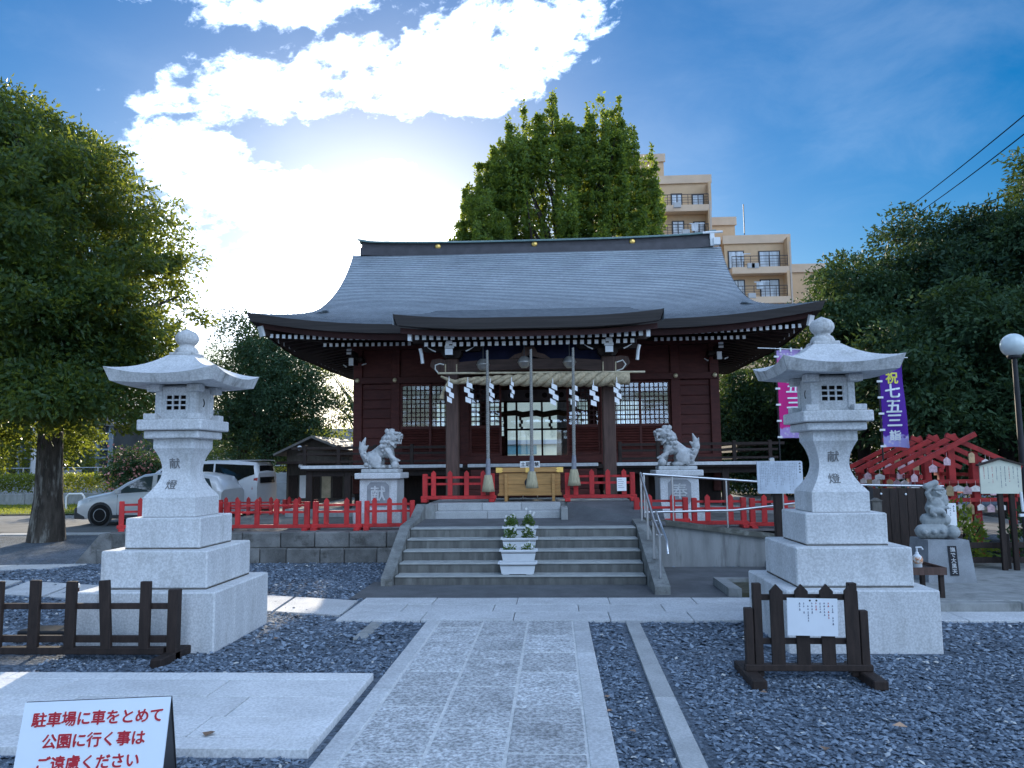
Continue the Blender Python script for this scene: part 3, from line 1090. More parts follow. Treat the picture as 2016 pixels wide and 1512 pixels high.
def eave_ring(off, dz_):
    """closed ring of points round the eave, off metres inside the roof edge"""
    pts = []
    hx, hy = 6.2 - off, (RY - EY) - off
    n = 48
    for j in range(n):
        x = (j / n * 2 - 1) * hx
        pts.append((CX + x, RY - hy, 4.69 + lift(x * 6.2 / hx) + dz_))
    for j in range(n):
        s_ = j / n * 2 - 1
        pts.append((CX + hx, RY + s_ * hy, 4.69 + 0.33 * max(0, (abs(s_) - 0.42) / 0.58) ** 2.1 + dz_))
    for j in range(n):
        x = -(j / n * 2 - 1) * hx
        pts.append((CX + x, RY + hy, 4.69 + lift(x * 6.2 / hx) + dz_))
    for j in range(n):
        s_ = -(j / n * 2 - 1)
        pts.append((CX - hx, RY + s_ * hy, 4.69 + 0.33 * max(0, (abs(s_) - 0.42) / 0.58) ** 2.1 + dz_))
    pts.append(pts[0])
    return pts


r0, r1, r2, r3, r4 = eave_ring(0.0, 0.018), eave_ring(0.07, -0.17), eave_ring(0.20, -0.165), eave_ring(0.24, -0.30), eave_ring(2.5, 0.02)
b.grid([r1, r0], sm=False)
b.grid([r2, r1], sm=False)
b.build('eave_fascia', FASC, hall)
fb.grid([r3, r2], sm=False)
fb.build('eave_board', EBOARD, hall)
r3b = [(p[0], p[1], p[2] + 0.02) for p in eave_ring(0.26, -0.30)]
r4 = [(p[0], p[1], 4.86) for p in eave_ring(2.5, 0.0)]
sf.grid([r4, r3b], sm=False)
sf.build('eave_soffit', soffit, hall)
b = MB()
b.box(CX - 3.9, CX + 3.9, EY + 2.4, 2 * RY - EY - 2.4, 4.87, 4.90)
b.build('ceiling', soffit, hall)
# rafters with white ends: two tiers
def rafter_mesh(L, w, h, slope, name):
    q = MB()
    q.beam((0, 0.012, 0), (0, L, L * slope), w, h)
    q.cur = 1
    q.box(-w / 2 - 0.003, w / 2 + 0.003, -0.006, 0.012, -h / 2 - 0.003, h / 2 + 0.003)
    return q.mesh(name, [soffit, white_paint])


RUP = rafter_mesh(1.7, 0.062, 0.078, 0.14, 'flying_rafter')
RLO = rafter_mesh(1.75, 0.060, 0.072, 0.16, 'base_rafter')
SPC = 0.137
k = 0
for i in range(-42, 43):
    x = i * SPC
    if abs(x) < 2.62:
        continue
    if abs(x) < 5.82:
        o = place('rafter', RUP, hall, (x, 16.56 - YW, 4.465 + 0.32 * lift(x * 1.05)))
    if abs(x) < 4.75:
        place('rafter', RLO, hall, (x, 16.92 - YW, 4.385 + 0.1 * lift(x)))
for i in range(24):                   # side rafters
    y = 17.2 + i * 0.36
    for sx in (-1, 1):
        place('rafter', RUP, hall, (sx * 5.82, y - YW, 4.47 + 0.1 * ((y - RY) / 5) ** 2), (0, 0, R(90) * sx))
for sx in (-1, 1):                    # hip rafters at the front corners
    q = MB()
    q.beam((CX + sx * 5.93, EY + 0.27, 4.66), (CX + sx * 4.3, 18.6, 4.72), 0.14, 0.2)
    q.build('hip_rafter', soffit, hall)
    q = MB()
    q.beam((CX + sx * 5.96, EY + 0.23, 4.645), (CX + sx * 5.93, EY + 0.27, 4.66), 0.15, 0.23)
    q.build('white_cap', white_paint, hall)

# ---- porch roof
KY, KH = 14.2, 2.545


def kz(s_):
    return 4.41 + 0.20 * s_ + 0.0141 * s_ * s_


def klift(x):
    return 0.10 * max(0, (abs(x) - 0.8) / 1.75) ** 2


q = MB()
P = []
for i in range(26):
    for e in (0, 1):
        s_ = (i + e) / 26 * 3.75
        h = KH - 0.32 * (s_ / 3.75) ** 0.8
        P.append([(CX + (j / 20 * 2 - 1) * h, KY + s_, kz(s_) + klift((j / 20 * 2 - 1) * KH) * max(0, 1 - s_ / 3) + (0.016 if e == 0 else 0) - 0.05 * max(0, s_ - 3.3)) for j in range(21)])
q.grid(P, sm=False)
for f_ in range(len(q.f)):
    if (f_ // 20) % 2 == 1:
        q.mi[f_] = 1  # porch butts share the weathered, shadow-toned colour
for sx in (0, -1):                    # verge sides
    e0 = [row[sx] for row in P]
    e1 = [(p[0], p[1], p[2] - 0.20) for p in e0]
    q.grid([e0, e1], sm=False, flip=(sx == -1))
pr = q.build('porch_roof', [ROOFM, MATS['copper_butt_shade']], hall)
q = MB()
t0 = [(CX + (j / 20 * 2 - 1) * KH, KY, 4.41 + klift((j / 20 * 2 - 1) * KH) + 0.016) for j in range(21)]
t1 = [(CX + (j / 20 * 2 - 1) * (KH - 0.07), KY + 0.07, p[2] - 0.20) for j, p in enumerate(t0)]
t2 = [(CX + (j / 20 * 2 - 1) * (KH - 0.10), KY + 0.22, p[2] - 0.20) for j, p in enumerate(t0)]
q.grid([t1, t0], sm=False)
q.grid([t2, t1], sm=False)
for sgn in (-1, 1):
    h = KH - 0.0
    q.grid([[(CX + sgn * h, KY, 4.53), (CX + sgn * (h - 0.22), KY + 2.4, 4.93)], [(CX + sgn * (h - 0.05), KY + 0.07, 4.32), (CX + sgn * (h - 0.26), KY + 2.4, 4.73)]], sm=False, flip=(sgn < 0))
q.build('porch_fascia', FASC, pr)
q = MB()
q.grid([[(p[0], KY + 0.25, p[2] - 0.02) for p in t2][::1], [(p[0], KY + 0.23, p[2] - 0.13) for p in t2]], sm=False, flip=True)
q.build('porch_board', EBOARD, pr)
q = MB()
q.grid([[(CX - KH + 0.12, KY + 0.26, 4.23), (CX + KH - 0.12, KY + 0.26, 4.23)], [(CX - KH + 0.3, KY + 2.9, 4.62), (CX + KH - 0.3, KY + 2.9, 4.62)]], sm=False, flip=True)
q.build('porch_soffit', soffit, pr)
KUP = rafter_mesh(1.5, 0.07, 0.085, 0.12, 'porch_flying_rafter')
KLO = rafter_mesh(1.6, 0.066, 0.075, 0.13, 'porch_base_rafter')
for i in range(32):
    x = (i - 15.5) * 0.1385
    place('rafter', KUP, hall, (x, 14.58 - YW, 4.12 + 0.25 * klift(x)))
    if 0 < i < 31:
        place('rafter', KLO, hall, (x, 14.82 - YW, 4.025 + 0.2 * klift(x)))
for sx in (-1, 1):                    # white gutter outlets at the porch corners
    q = MB()
    q.box(CX + sx * 2.28 - 0.035, CX + sx * 2.28 + 0.035, 14.5, 14.6, 4.06, 4.27)
    q.build('white_cap', white_paint, hall)
    q = MB()
    q.tube([(CX + sx * 2.16, 15.0, 3.98), (CX + sx * 2.13, 15.0, 3.86), (CX + sx * 2.11, 15.0, 3.68)], 0.035, 6)
    q.build('white_drop', white_paint, hall)

# ---- porch columns, beam, brackets
KC = 1.555
for sx in (-1, 1):
    x = CX + sx * KC
    q = MB()
    q.cbox(x - 0.125, x + 0.125, 15.18, 15.43, 1.06, 3.80, 0.02)
    kc = q.build('porch_column', brown_wood, hall)
    q = MB()
    q.cbox(x - 0.20, x + 0.20, 15.10, 15.50, 0.985, 1.06, 0.02)
    q.build('base_stone', granite, kc)
    # bearing block and bracket arms with white tips
    q = MB()
    q.prism([(x - 0.14, 3.80), (x + 0.14, 3.80), (x + 0.20, 3.88), (x + 0.20, 3.95), (x - 0.20, 3.95), (x - 0.20, 3.88)], 15.13, 15.48, 'y')
    q.prism([(x - 0.55, 3.95), (x + 0.55, 3.95), (x + 0.62, 4.03), (x - 0.62, 4.03)], 15.22, 15.40, 'y')
    for u in (-0.48, 0, 0.48):
        q.cbox(x + u - 0.10, x + u + 0.10, 15.2, 15.42, 4.03, 4.13, 0.015)
    q.box(x - 0.07, x + 0.07, 14.78, 15.2, 3.82, 3.93)
    q.box(x - 0.06, x + 0.06, 14.86, 15.2, 3.96, 4.05)
    q.build('bracket', dark_wood, kc)
    q = MB()
    q.box(x - 0.075, x + 0.075, 14.765, 14.782, 3.815, 3.935)
    q.box(x - 0.09, x + 0.09, 14.845, 14.862, 3.955, 4.01)
    q.box(x - 0.06, x + 0.06, 14.80, 14.83, 4.03, 4.10)
    q.build('white_cap', white_paint, kc)
    # carved beast-head beam nose with pale tusk line
    q = MB()
    q.prism([(x + sx * 0.12, 3.52), (x + sx * 0.34, 3.55), (x + sx * 0.44, 3.66), (x + sx * 0.40, 3.78), (x + sx * 0.26, 3.80), (x + sx * 0.12, 3.78)], 15.2, 15.4, 'y')
    q.build('beam_nose', brown_wood, kc)
    for u in (-1, 1):
        q = MB()
        q.tube([(x + u * 0.30, 15.05, 3.92), (x + u * 0.38, 15.04, 3.955), (x + u * 0.47, 15.05, 4.01)], [0.016, 0.013, 0.005], 6)
        q.build('white_tusk', white_paint, kc)
q = MB()
pts = [(CX - KC + 0.12, 3.50), (CX - 0.9, 3.545), (CX, 3.56), (CX + 0.9, 3.545), (CX + KC - 0.12, 3.50), (CX + KC - 0.12, 3.72), (CX + 0.9, 3.76), (CX, 3.77), (CX - 0.9, 3.76), (CX - KC + 0.12, 3.72)]
q.prism(pts, 15.2, 15.41, 'y')
q.build('porch_beam', mat('beam_wood', (0.075, 0.045, 0.036), 0.7, 0.25, 3, 0.3, 30, stretch=(0.8, 8, 8)), hall)
q = MB()
q.prism([(CX - 0.42, 3.77), (CX - 0.30, 3.86), (CX - 0.16, 3.90), (CX - 0.10, 4.02), (CX + 0.10, 4.02), (CX + 0.16, 3.90), (CX + 0.30, 3.86), (CX + 0.42, 3.77), (CX + 0.18, 3.79), (CX, 3.85), (CX - 0.18, 3.79)], 15.24, 15.38, 'y')
q.build('frog_leg_strut', brown_wood, hall)
q = MB()
q.box(CX - KC, CX + KC, 15.42, 15.45, 3.72, 4.10)
q.build('porch_blue_panel', mat('navy_panel', (0.012, 0.014, 0.045), 0.9, 0.2, 5), hall)  # plain dark blue strip behind the porch beam
q = MB()
q.box(CX - 2.35, CX + 2.35, 15.24, 15.39, 4.13, 4.23)
q.build('purlin', soffit, hall)
for sx in (-1, 1):                    # beams tying the porch to the hall
    q = MB()
    q.beam((CX + sx * KC, 15.42, 3.62), (CX + sx * KC, YW - 0.1, 3.82), 0.14, 0.20)
    q.build('tie_beam', brown_wood, hall)

# ---- walls
def col(x, y, w=0.22, z0=1.0, z1=4.7):
    c_ = MB()
    c_.cbox(CX + x - w / 2, CX + x + w / 2, y - w / 2, y + w / 2, z0, z1, 0.012)
    return c_.build('column', maroon, hall)


COLX = [-4.33, -3.40, -1.70, 1.70, 3.40, 4.33]
for x in COLX:
    cc = col(x, YW)
    if abs(x) > 3:
        q = MB()
        q.lathe([(0, 0), (0.055, 0), (0.055, -0.012), (0.035, -0.028), (0, -0.032)], (CX + x, YW - 0.165, 3.75), 14, 'y')
        q.build('gilt_stud', mat('pale_gilt', (0.80, 0.68, 0.42), 0.4, 0.1, 20, metal=0.4), cc)
    if abs(x) > 4:                    # bracket with white ends on the corner columns
        q = MB()
        q.cbox(CX + x - 0.16, CX + x + 0.16, YW - 0.3, YW + 0.1, 4.20, 4.32, 0.015)
        q.box(CX + x - 0.05, CX + x + 0.05, YW - 0.75, YW - 0.3, 4.10, 4.22)
        q.box(CX + x - 0.05, CX + x + 0.05, YW - 0.95, YW - 0.3, 4.30, 4.40)
        q.build('bracket', dark_wood, cc)
        q = MB()
        q.box(CX + x - 0.055, CX + x + 0.055, YW - 0.77, YW - 0.75, 4.05, 4.23)
        q.box(CX + x - 0.055, CX + x + 0.055, YW - 0.97, YW - 0.95, 4.29, 4.34)
        q.box(CX + x - 0.055, CX + x + 0.055, YW - 0.96, YW - 0.945, 4.37, 4.42)
        s3 = -1 if x < 0 else 1
        q.tube([(CX + x - 0.28, YW - 0.4, 4.12), (CX + x - 0.2, YW - 0.45, 4.06)], [0.012, 0.02], 6)
        q.tube([(CX + x + 0.28, YW - 0.4, 4.14), (CX + x + 0.18, YW - 0.45, 4.1)], [0.012, 0.02], 6)
        q.build('white_cap', white_paint, cc)
for y in (20.5, 22.4, YB):
    for x in (-4.33, 4.33):
        col(x, y)
for x in (-3.40, -1.70, 1.70, 3.40):
    col(x, YB)
# rails across the front
def rail(x0, x1, z0, z1, y0, y1, name='rail', m_=None):
    c_ = MB()
    c_.cbox(CX + x0, CX + x1, y0, y1, z0, z1, 0.008)
    return c_.build(name, m_ or maroon, hall)


rail(-4.42, 4.42, 3.67, 3.83, YW - 0.145, YW + 0.06, 'tie_rail')
rail(-4.5, 4.5, 4.52, 4.70, YW - 0.13, YW + 0.13, 'wall_plate')
rail(-4.42, 4.42, 1.70, 1.88, YW - 0.135, YW + 0.1, 'sill_beam')
for a, c_ in ((-4.22, -3.51), (-3.29, -1.81), (1.81, 3.29), (3.51, 4.22), (-1.59, 1.59)):
    rail(a, c_, 3.83, 4.52, YW - 0.04, YW + 0.03, 'upper_panel')
# plank bays
for sx in (-1, 1):
    a, c_ = (-4.22, -3.51) if sx < 0 else (3.51, 4.22)
    z = 1.88
    i = 0
    while z < 3.66:
        h = (0.24, 0.22, 0.25, 0.23)[i % 4]
        z2 = min(z + h, 3.67)
        rail(a, c_, z + 0.003, z2 - 0.003, YW - 0.05, YW + 0.01, 'plank')
        z = z2
        i += 1
# side walls, planked in broad boards
for sx in (-1, 1):
    z = 1.7
    for i in range(12):
        q = MB()
        q.box(CX + sx * 4.30 - 0.03, CX + sx * 4.30 + 0.03, YW + 0.115, YB - 0.115, z + 0.002, z + 0.248)
        q.build('plank', maroon, hall)
        z += 0.25
GLASS = glassmat('window_glass', (0.92, 0.95, 0.96), 0.04)
VBAR = MB().box(-0.011, 0.011, -0.014, 0.014, 0, 1).mesh('lattice_bar', mat('lattice_wood', (0.06, 0.022, 0.02), 0.7, 0.2))
HBAR = MB().box(0, 1, -0.010, 0.010, -0.011, 0.011).mesh('lattice_cross_bar', MATS['lattice_wood'])
SLAT = MB().add([(0, -0.028, -0.02), (1, -0.028, -0.02), (1, 0.02, 0.035), (0, 0.02, 0.035), (0, -0.018, -0.034), (1, -0.018, -0.034), (1, 0.03, 0.021), (0, 0.03, 0.021)],
                [(0, 1, 2, 3), (7, 6, 5, 4), (4, 5, 1, 0), (5, 6, 2, 1), (6, 7, 3, 2), (7, 4, 0, 3)]).mesh('louvre_slat', maroon)


def sash(x0, x1, z0, z1, zs, y, pitch=0.107, slats=True, nm='lattice_door'):
    """sliding sash: lattice above zs, louvre slats below"""
    c_ = MB()
    w = 0.055
    X0, X1 = CX + x0, CX + x1
    c_.box(X0, X0 + w, y - 0.025, y + 0.025, z0, z1)
    c_.box(X1 - w, X1, y - 0.025, y + 0.025, z0, z1)
    c_.box(X0 + w, X1 - w, y - 0.024, y + 0.024, z1 - w, z1)
    c_.box(X0 + w, X1 - w, y - 0.024, y + 0.024, z0, z0 + w)
    if zs > z0:
        c_.box(X0 + w, X1 - w, y - 0.024, y + 0.024, zs - 0.05, zs + 0.02)
    s_ = c_.build(nm, maroon, hall)
    s0 = WLOC[s_]
    ix0, ix1, iz0, iz1 = X0 + w, X1 - w, zs + 0.02 if zs > z0 else z0 + w, z1 - w
    n = max(2, round((ix1 - ix0) / pitch))
    for i in range(1, n):
        place('bar', VBAR, s_, (ix0 + (ix1 - ix0) * i / n - s0.x, y - s0.y, iz0 - s0.z), scale=(1, 1, iz1 - iz0))
    m_ = max(2, round((iz1 - iz0) / pitch))
    for i in range(1, m_):
        place('bar', HBAR, s_, (ix0 - s0.x, y - 0.004 - s0.y, iz0 + (iz1 - iz0) * i / m_ - s0.z), scale=(ix1 - ix0, 1, 1))
    gq = MB()
    gq.box(ix0, ix1, y + 0.016, y + 0.019, iz0, iz1)
    gq.build('pane', GLASS, s_)
    if slats and zs > z0:
        n = round((zs - z0 - 0.1) / 0.062)
        for i in range(n):
            place('slat', SLAT, s_, (ix0 - s0.x, y - s0.y, z0 + w + 0.03 + i * 0.062 - s0.z), scale=(ix1 - ix0, 1, 1))
        bq = MB()
        bq.box(ix0, ix1, y + 0.026, y + 0.034, z0 + w, zs - 0.05)
        bq.build('backing_board', maroon, s_)
    return s_


for (a, c_, y) in ((-3.29, -2.52, YW - 0.03), (-2.58, -1.81, YW + 0.03), (1.81, 2.58, YW - 0.03), (2.52, 3.29, YW + 0.03), (-1.59, -0.80, YW - 0.03), (0.78, 1.59, YW - 0.03)):
    sash(a, c_, 1.885, 3.665, 2.60, y)
for (a, c_) in ((-3.29, -1.81), (1.81, 3.29)):
    sash(a, c_, 2.5, 3.665, 2.5, YB, 0.15, False, 'rear_lattice')
    rail(a, c_, 1.70, 2.5, YB - 0.05, YB + 0.03, 'upper_panel')
for (a, c_) in ((-1.59, -1.05), (1.05, 1.59)):
    sash(a, c_, 2.5, 3.665, 2.5, YB, 0.15, False, 'rear_lattice')
    rail(a, c_, 1.70, 2.5, YB - 0.05, YB + 0.03, 'upper_panel')
# rear opening with its glazing bars
q = MB()
for x in (-1.02, -0.70, 0.10, 1.02):
    q.box(CX + x - 0.03, CX + x + 0.03, YB - 0.03, YB + 0.03, 1.72, 3.66)
q.box(CX - 1.05, CX + 1.05, YB - 0.028, YB + 0.028, 2.72, 2.78)
q.box(CX - 1.05, CX + 1.05, YB - 0.028, YB + 0.028, 1.66, 1.74)
q.box(CX - 1.05, CX + 1.05, YB - 0.028, YB + 0.028, 3.60, 3.68)
rw = q.build('rear_window_frame', dark_wood, hall)
q = MB()
q.box(CX - 1.0, CX + 1.0, YB + 0.01, YB + 0.014, 1.74, 3.60)
q.build('pane', GLASS, rw)
rail(-4.42, 4.42, 3.66, 4.7, YB - 0.05, YB + 0.05, 'rear_panel')
for a, c_ in ((-4.22, -3.51), (3.51, 4.22)):
    rail(a, c_, 1.7, 3.66, YB - 0.03, YB + 0.03, 'rear_panel')
# inside: floor, crest curtain, inner rope and paper strips coloured as dark backlit silhouettes
q = MB()
q.box(CX - 4.3, CX + 4.3, YW + 0.1, YB - 0.05, 1.60, 1.70)
q.build('inner_floor', mat('polished_floor', (0.09, 0.05, 0.035), 0.3, 0.2, 3, stretch=(1, 6, 1)), hall)
q = MB()
q.box(CX - 1.9, CX + 1.9, 20.6, 20.62, 3.36, 3.66)
ic = q.build('inner_curtain', mat('grey_curtain', (0.20, 0.20, 0.21), 0.9, 0.1, 4), hall)
for i in range(8):
    q = MB()
    q.lathe([(0, 0), (0.07, 0), (0.07, -0.006), (0, -0.007)], (CX - 1.57 + i * 0.45, 20.598, 3.51), 14, 'y', sm=False)
    q.build('crest', ink, ic)
q = MB()
pts = [(CX - 1.9 + i * 0.19, 20.9, 3.13 - 0.10 * math.sin(i / 20 * math.pi) + 0.03 * math.sin(i * 2.1)) for i in range(21)]
q.tube(pts, [0.02 + 0.065 * math.sin(i / 20 * math.pi) for i in range(21)], 7)
ir = q.build('inner_rope', mat('silhouette_straw', (0.05, 0.04, 0.025), 0.9, 0.2), hall)
for i, x in enumerate((-0.85, -0.42, 0.38, 0.95)):
    q = MB()
    for k in range(4):
        xx = CX + x + (0.02 if k % 2 else -0.02)
        q.box(xx - 0.035, xx + 0.035, 20.85, 20.856, 2.95 - k * 0.09 - 0.1, 2.95 - k * 0.09)
    q.build('paper_strip', dark_wood, ir)  # strips take a dark tone, backlighting put into the colour

# ---- veranda
VY, VX = 17.5, 5.36
q = MB()
n = 40
for i in range(n):
    pass
q.box(CX - VX, CX + VX, VY + 0.02, YW + 0.05, 1.57, 1.66)
q.box(CX - VX, CX - 4.2, YW + 0.05, YB + 1.0, 1.57, 1.66)
q.box(CX + 4.2, CX + VX, YW + 0.05, YB + 1.0, 1.57, 1.66)
ver = q.build('veranda_floor', dark_wood, hall)
for (a, c_) in ((-VX, -1.62), (-1.5, 1.45), (1.62, VX)):
    q = MB()
    q.cbox(CX + a, CX + c_, VY - 0.03, VY + 0.018, 1.615, 1.69, 0.006)
    q.build('white_edge_board', mat('edge_white', (0.66, 0.67, 0.67), 0.6, 0.12, 6, stretch=(2, 1, 1)), ver)
for x in (-5.2, -4.3, -3.4, -2.5, -1.7, 1.7, 2.5, 3.4, 4.3, 5.2):
    q = MB()
    q.cbox(CX + x - 0.075, CX + x + 0.075, VY + 0.12, VY + 0.27, 0.66, 1.57, 0.01)
    q.build('veranda_post', dark_wood, ver)
q = MB()
q.box(CX - 5.25, CX + 5.25, VY + 0.13, VY + 0.25, 1.44, 1.568)
q.build('veranda_joist', dark_wood, ver)
q = MB()
q.box(CX - 4.4, CX + 4.4, YW - 0.05, YW + 0.02, 0.68, 1.70)
q.build('skirt_boards', dark_wood, ver)
# balustrade
for sx in (-1, 1):
    q = MB()
    for z, h in ((2.12, 0.06), (1.98, 0.05), (1.80, 0.05)):
        q.box(CX + sx * 1.95, CX + sx * (VX + (0.25 if z > 2.1 else 0.1)), VY + 0.06, VY + 0.12, z - h, z)
        q.box(CX + sx * (VX - 0.10), CX + sx * (VX - 0.04), VY + 0.12, YB + 1.0, z - h - 0.002, z - 0.002)
    bl = q.build('balustrade', dark_wood, ver)
    for x in (1.95, 2.8, 3.65, 4.5, VX - 0.07):
        q = MB()
        q.cbox(CX + sx * x - 0.04, CX + sx * x + 0.04, VY + 0.05, VY + 0.13, 1.66, 2.16, 0.006)
        q.build('baluster_post', dark_wood, bl)
# wooden stairs up to the veranda behind the offertory box
for k in range(4):
    q = MB()
    q.cbox(CX - 1.4, CX + 1.4, 16.2 + 0.32 * k, 16.2 + 0.32 * k + 0.34, 1.0 + 0.14 * k, 1.14 + 0.14 * k, 0.01)
    q.build('wooden_step', maroon, ver)

# ------------------------------------------------------------------ stone lanterns
def hole_grid(mb_, x0, x1, z0, z1, y, n, bar, th):
    for i in range(n + 1):
        xx = x0 + (x1 - x0) * i / n
        mb_.box(xx - bar / 2, xx + bar / 2, y, y + th, z0 - bar / 2, z1 + bar / 2)
        zz = z0 + (z1 - z0) * i / n
        mb_.box(x0 - bar / 2, x1 + bar / 2, y + 0.001, y + th - 0.001, zz - bar / 2, zz + bar / 2)


def pole_half(z):
    if z < 1.40:
        return 0.268
    if z > 1.885:
        return 0.21
    if z < 1.66:
        t = (1.66 - z) / 0.26
        return 0.143 + 0.125 * t ** 1.9
    t = (z - 1.66) / 0.225
    return 0.143 + 0.067 * t ** 2.0


engr = mat('engraved_grey', (0.17, 0.17, 0.17), 0.9, 0.1)
hole_dark = mat('recess_shade', (0.02, 0.018, 0.016), 0.9, 0.1)


def lantern(x, y, label):
    L = thing('stone_lantern', (x, y, 0), label, 'stone lantern', 'pair of granite lanterns flanking the approach')

    def blk_(name, h, z0, z1, m_=granite, c=0.012, par=None):
        q = MB()
        q.cbox(x - h, x + h, y - h, y + h, z0, z1, c)
        return q.build(name, m_, par or L)
    # lowest course is two stones with a joint in the side
    q = MB()
    q.cbox(x - 0.67, x + 0.67, y - 0.67, y - 0.22, -0.03, 0.545, 0.012)
    q.build('base_stone', granite, L)
    q = MB()
    q.cbox(x - 0.668, x + 0.668, y - 0.216, y + 0.67, -0.03, 0.544, 0.012)
    q.build('base_stone', granite, L)
    blk_('base_stone', 0.52, 0.555, 0.905)
    blk_('base_stone', 0.375, 0.914, 1.205)
    for (h, z) in ((0.514, 0.543), (0.369, 0.903), (0.262, 1.203), (0.205, 1.977), (0.274, 2.058)):
        q = MB()
        q.box(x - h, x + h, y - h, y + h, z - 0.004, z + 0.012)
        q.build('mortar_joint', mat('mossy_joint', (0.10, 0.09, 0.075), 0.95, 0.4, 12), L)
    zs = [1.209, 1.30, 1.395, 1.43, 1.47, 1.51, 1.55, 1.59, 1.63, 1.66, 1.70, 1.74, 1.78, 1.82, 1.85, 1.885, 1.98]
    q = MB()
    for (ax, sg) in ((0, -1), (0, 1), (1, -1), (1, 1)):
        P = []
        for z in zs:
            h = pole_half(z)
            row = []
            for s_ in (-1, 1):
                row.append((x + s_ * h, y + sg * h, z) if ax == 0 else (x + sg * h, y + s_ * h, z))
            P.append(row)
        q.grid(P, sm=False, flip=(sg > 0) if ax == 0 else (sg < 0))
    q.build('pole', granite, L)
    pole = L.children[-1]
    for ch, z, xo in (('献', 1.725, 0.0), ('燈', 1.515, -0.012)):
        h = pole_half(z)
        sl = (pole_half(z + 0.03) - pole_half(z - 0.03)) / 0.06
        me = text_mesh(ch, 0.115, engr, 0.0006, 0.001)
        o = place('lettering', me, pole, (xo - 0.01, -h - 0.006, z), (math.atan(sl), 0, 0))
    blk_('neck_slab', 0.28, 1.982, 2.062, granite, 0.01)
    blk_('platform', 0.33, 2.064, 2.17, granite, 0.01)
    for sx in (-1, 1):
        for sy in (-1, 1):
            q = MB()
            q.cbox(x + sx * 0.225 - 0.062, x + sx * 0.225 + 0.062, y + sy * 0.225 - 0.062, y + sy * 0.225 + 0.062, 2.171, 2.232, 0.006)
            q.build('corner_block', granite, L)
    fb_ = MB()
    for sx in (-1, 1):
        for sy in (-1, 1):
            fb_.cbox(x + sx * 0.175 - 0.035, x + sx * 0.175 + 0.035, y + sy * 0.175 - 0.035, y + sy * 0.175 + 0.035, 2.20, 2.49, 0.006)
            fb_.cbox(x + sx * 0.205 - 0.065, x + sx * 0.205 + 0.065, y + sy * 0.205 - 0.065, y + sy * 0.205 + 0.065, 2.455, 2.531, 0.006)
    # four faces round an open chamber
    for (sy) in (-1, 1):
        yy_ = y + sy * 0.185
        fb_.box(x - 0.17, x - 0.112, yy_ - 0.012, yy_ + 0.012, 2.172, 2.50)
        fb_.box(x + 0.112, x + 0.17, yy_ - 0.012, yy_ + 0.012, 2.172, 2.50)
        fb_.box(x - 0.112, x + 0.112, yy_ - 0.012, yy_ + 0.012, 2.172, 2.262)
        fb_.box(x - 0.112, x + 0.112, yy_ - 0.012, yy_ + 0.012, 2.43, 2.50)
    for sx in (-1, 1):
        fb_.box(x + sx * 0.185 - 0.012, x + sx * 0.185 + 0.012, y - 0.17, y + 0.17, 2.172, 2.50)
    fb_.box(x - 0.17, x + 0.17, y - 0.17, y + 0.17, 2.49, 2.52)
    fbx = fb_.build('fire_box', granite, L)
    q = MB()
    hole_grid(q, x - 0.108, x + 0.108, 2.266, 2.426, y - 0.192, 3, 0.016, 0.016)
    q.build('window_lattice', granite, fbx)
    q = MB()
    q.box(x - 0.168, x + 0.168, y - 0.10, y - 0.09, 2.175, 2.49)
    q.build('window_shade_plate', hole_dark, fbx)  # dark plate stands in for the shade inside the fire box
    for sx in (-1, 1):                # moon crescents inlaid dark, the shade of openings put in colour
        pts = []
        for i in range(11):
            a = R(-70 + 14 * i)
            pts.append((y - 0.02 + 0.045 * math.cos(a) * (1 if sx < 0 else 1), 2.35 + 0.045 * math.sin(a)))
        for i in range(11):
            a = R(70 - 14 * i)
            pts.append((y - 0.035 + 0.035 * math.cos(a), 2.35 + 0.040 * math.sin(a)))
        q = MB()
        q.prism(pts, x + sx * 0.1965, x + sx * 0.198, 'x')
        q.build('moon_shade_inlay', hole_dark, fbx)
    # roof: curved hipped cap with upturned corners
    q = MB()
    n = 14
    H = 0.56

    def ez(s_):
        return 0.075 * abs(s_) ** 2.2
    for k in range(4):
        ca, sa = math.cos(k * math.pi / 2), math.sin(k * math.pi / 2)

        def rot(px_, py_, pz_):
            return (x + px_ * ca - py_ * sa, y + px_ * sa + py_ * ca, pz_)
        P = []
        for i in range(9):
            t = i / 8
            h = H + (0.135 - H) * t
            zt = 2.605 + 0.235 * (0.35 * t + 0.65 * t ** 2.0)
            P.append([rot((j / n * 2 - 1) * h, -h, zt + ez(j / n * 2 - 1) * (1 - t) ** 1.5) for j in range(n + 1)])
        q.grid(P, sm=True)
        bt = [rot((j / n * 2 - 1) * (H - 0.045), -(H - 0.045), 2.520 + 0.35 * ez(j / n * 2 - 1)) for j in range(n + 1)]
        q.cur = 1
        q.grid([bt, P[0]], sm=False)
        q.cur = 0
        un = [rot((j / n * 2 - 1) * 0.2, -0.2, 2.532) for j in range(n + 1)]
        q.grid([un, bt], sm=False)
    rf_ = q.build('roof', [granite, granite_stain], L)
    q = MB()
    q.cbox(x - 0.128, x + 0.128, y - 0.128, y + 0.128, 2.835, 2.872, 0.008)
    q.lathe([(0.115, 2.87), (0.118, 2.89), (0.10, 2.925), (0.075, 2.94), (0.075, 2.955), (0.085, 2.965)], (x, y, 0), 20)
    q.lathe([(0.06, 2.955), (0.098, 2.975), (0.118, 3.015), (0.115, 3.055), (0.09, 3.092), (0.05, 3.112), (0.022, 3.125), (0.0, 3.135)], (x, y, 0), 22)
    q.build('finial', granite_stain, L)
    return L


lantern(-3.81, 7.76, 'granite lantern beside the dark low fence, left of the approach')
lantern(2.71, 7.80, 'granite lantern behind the picket stand with paper notice')

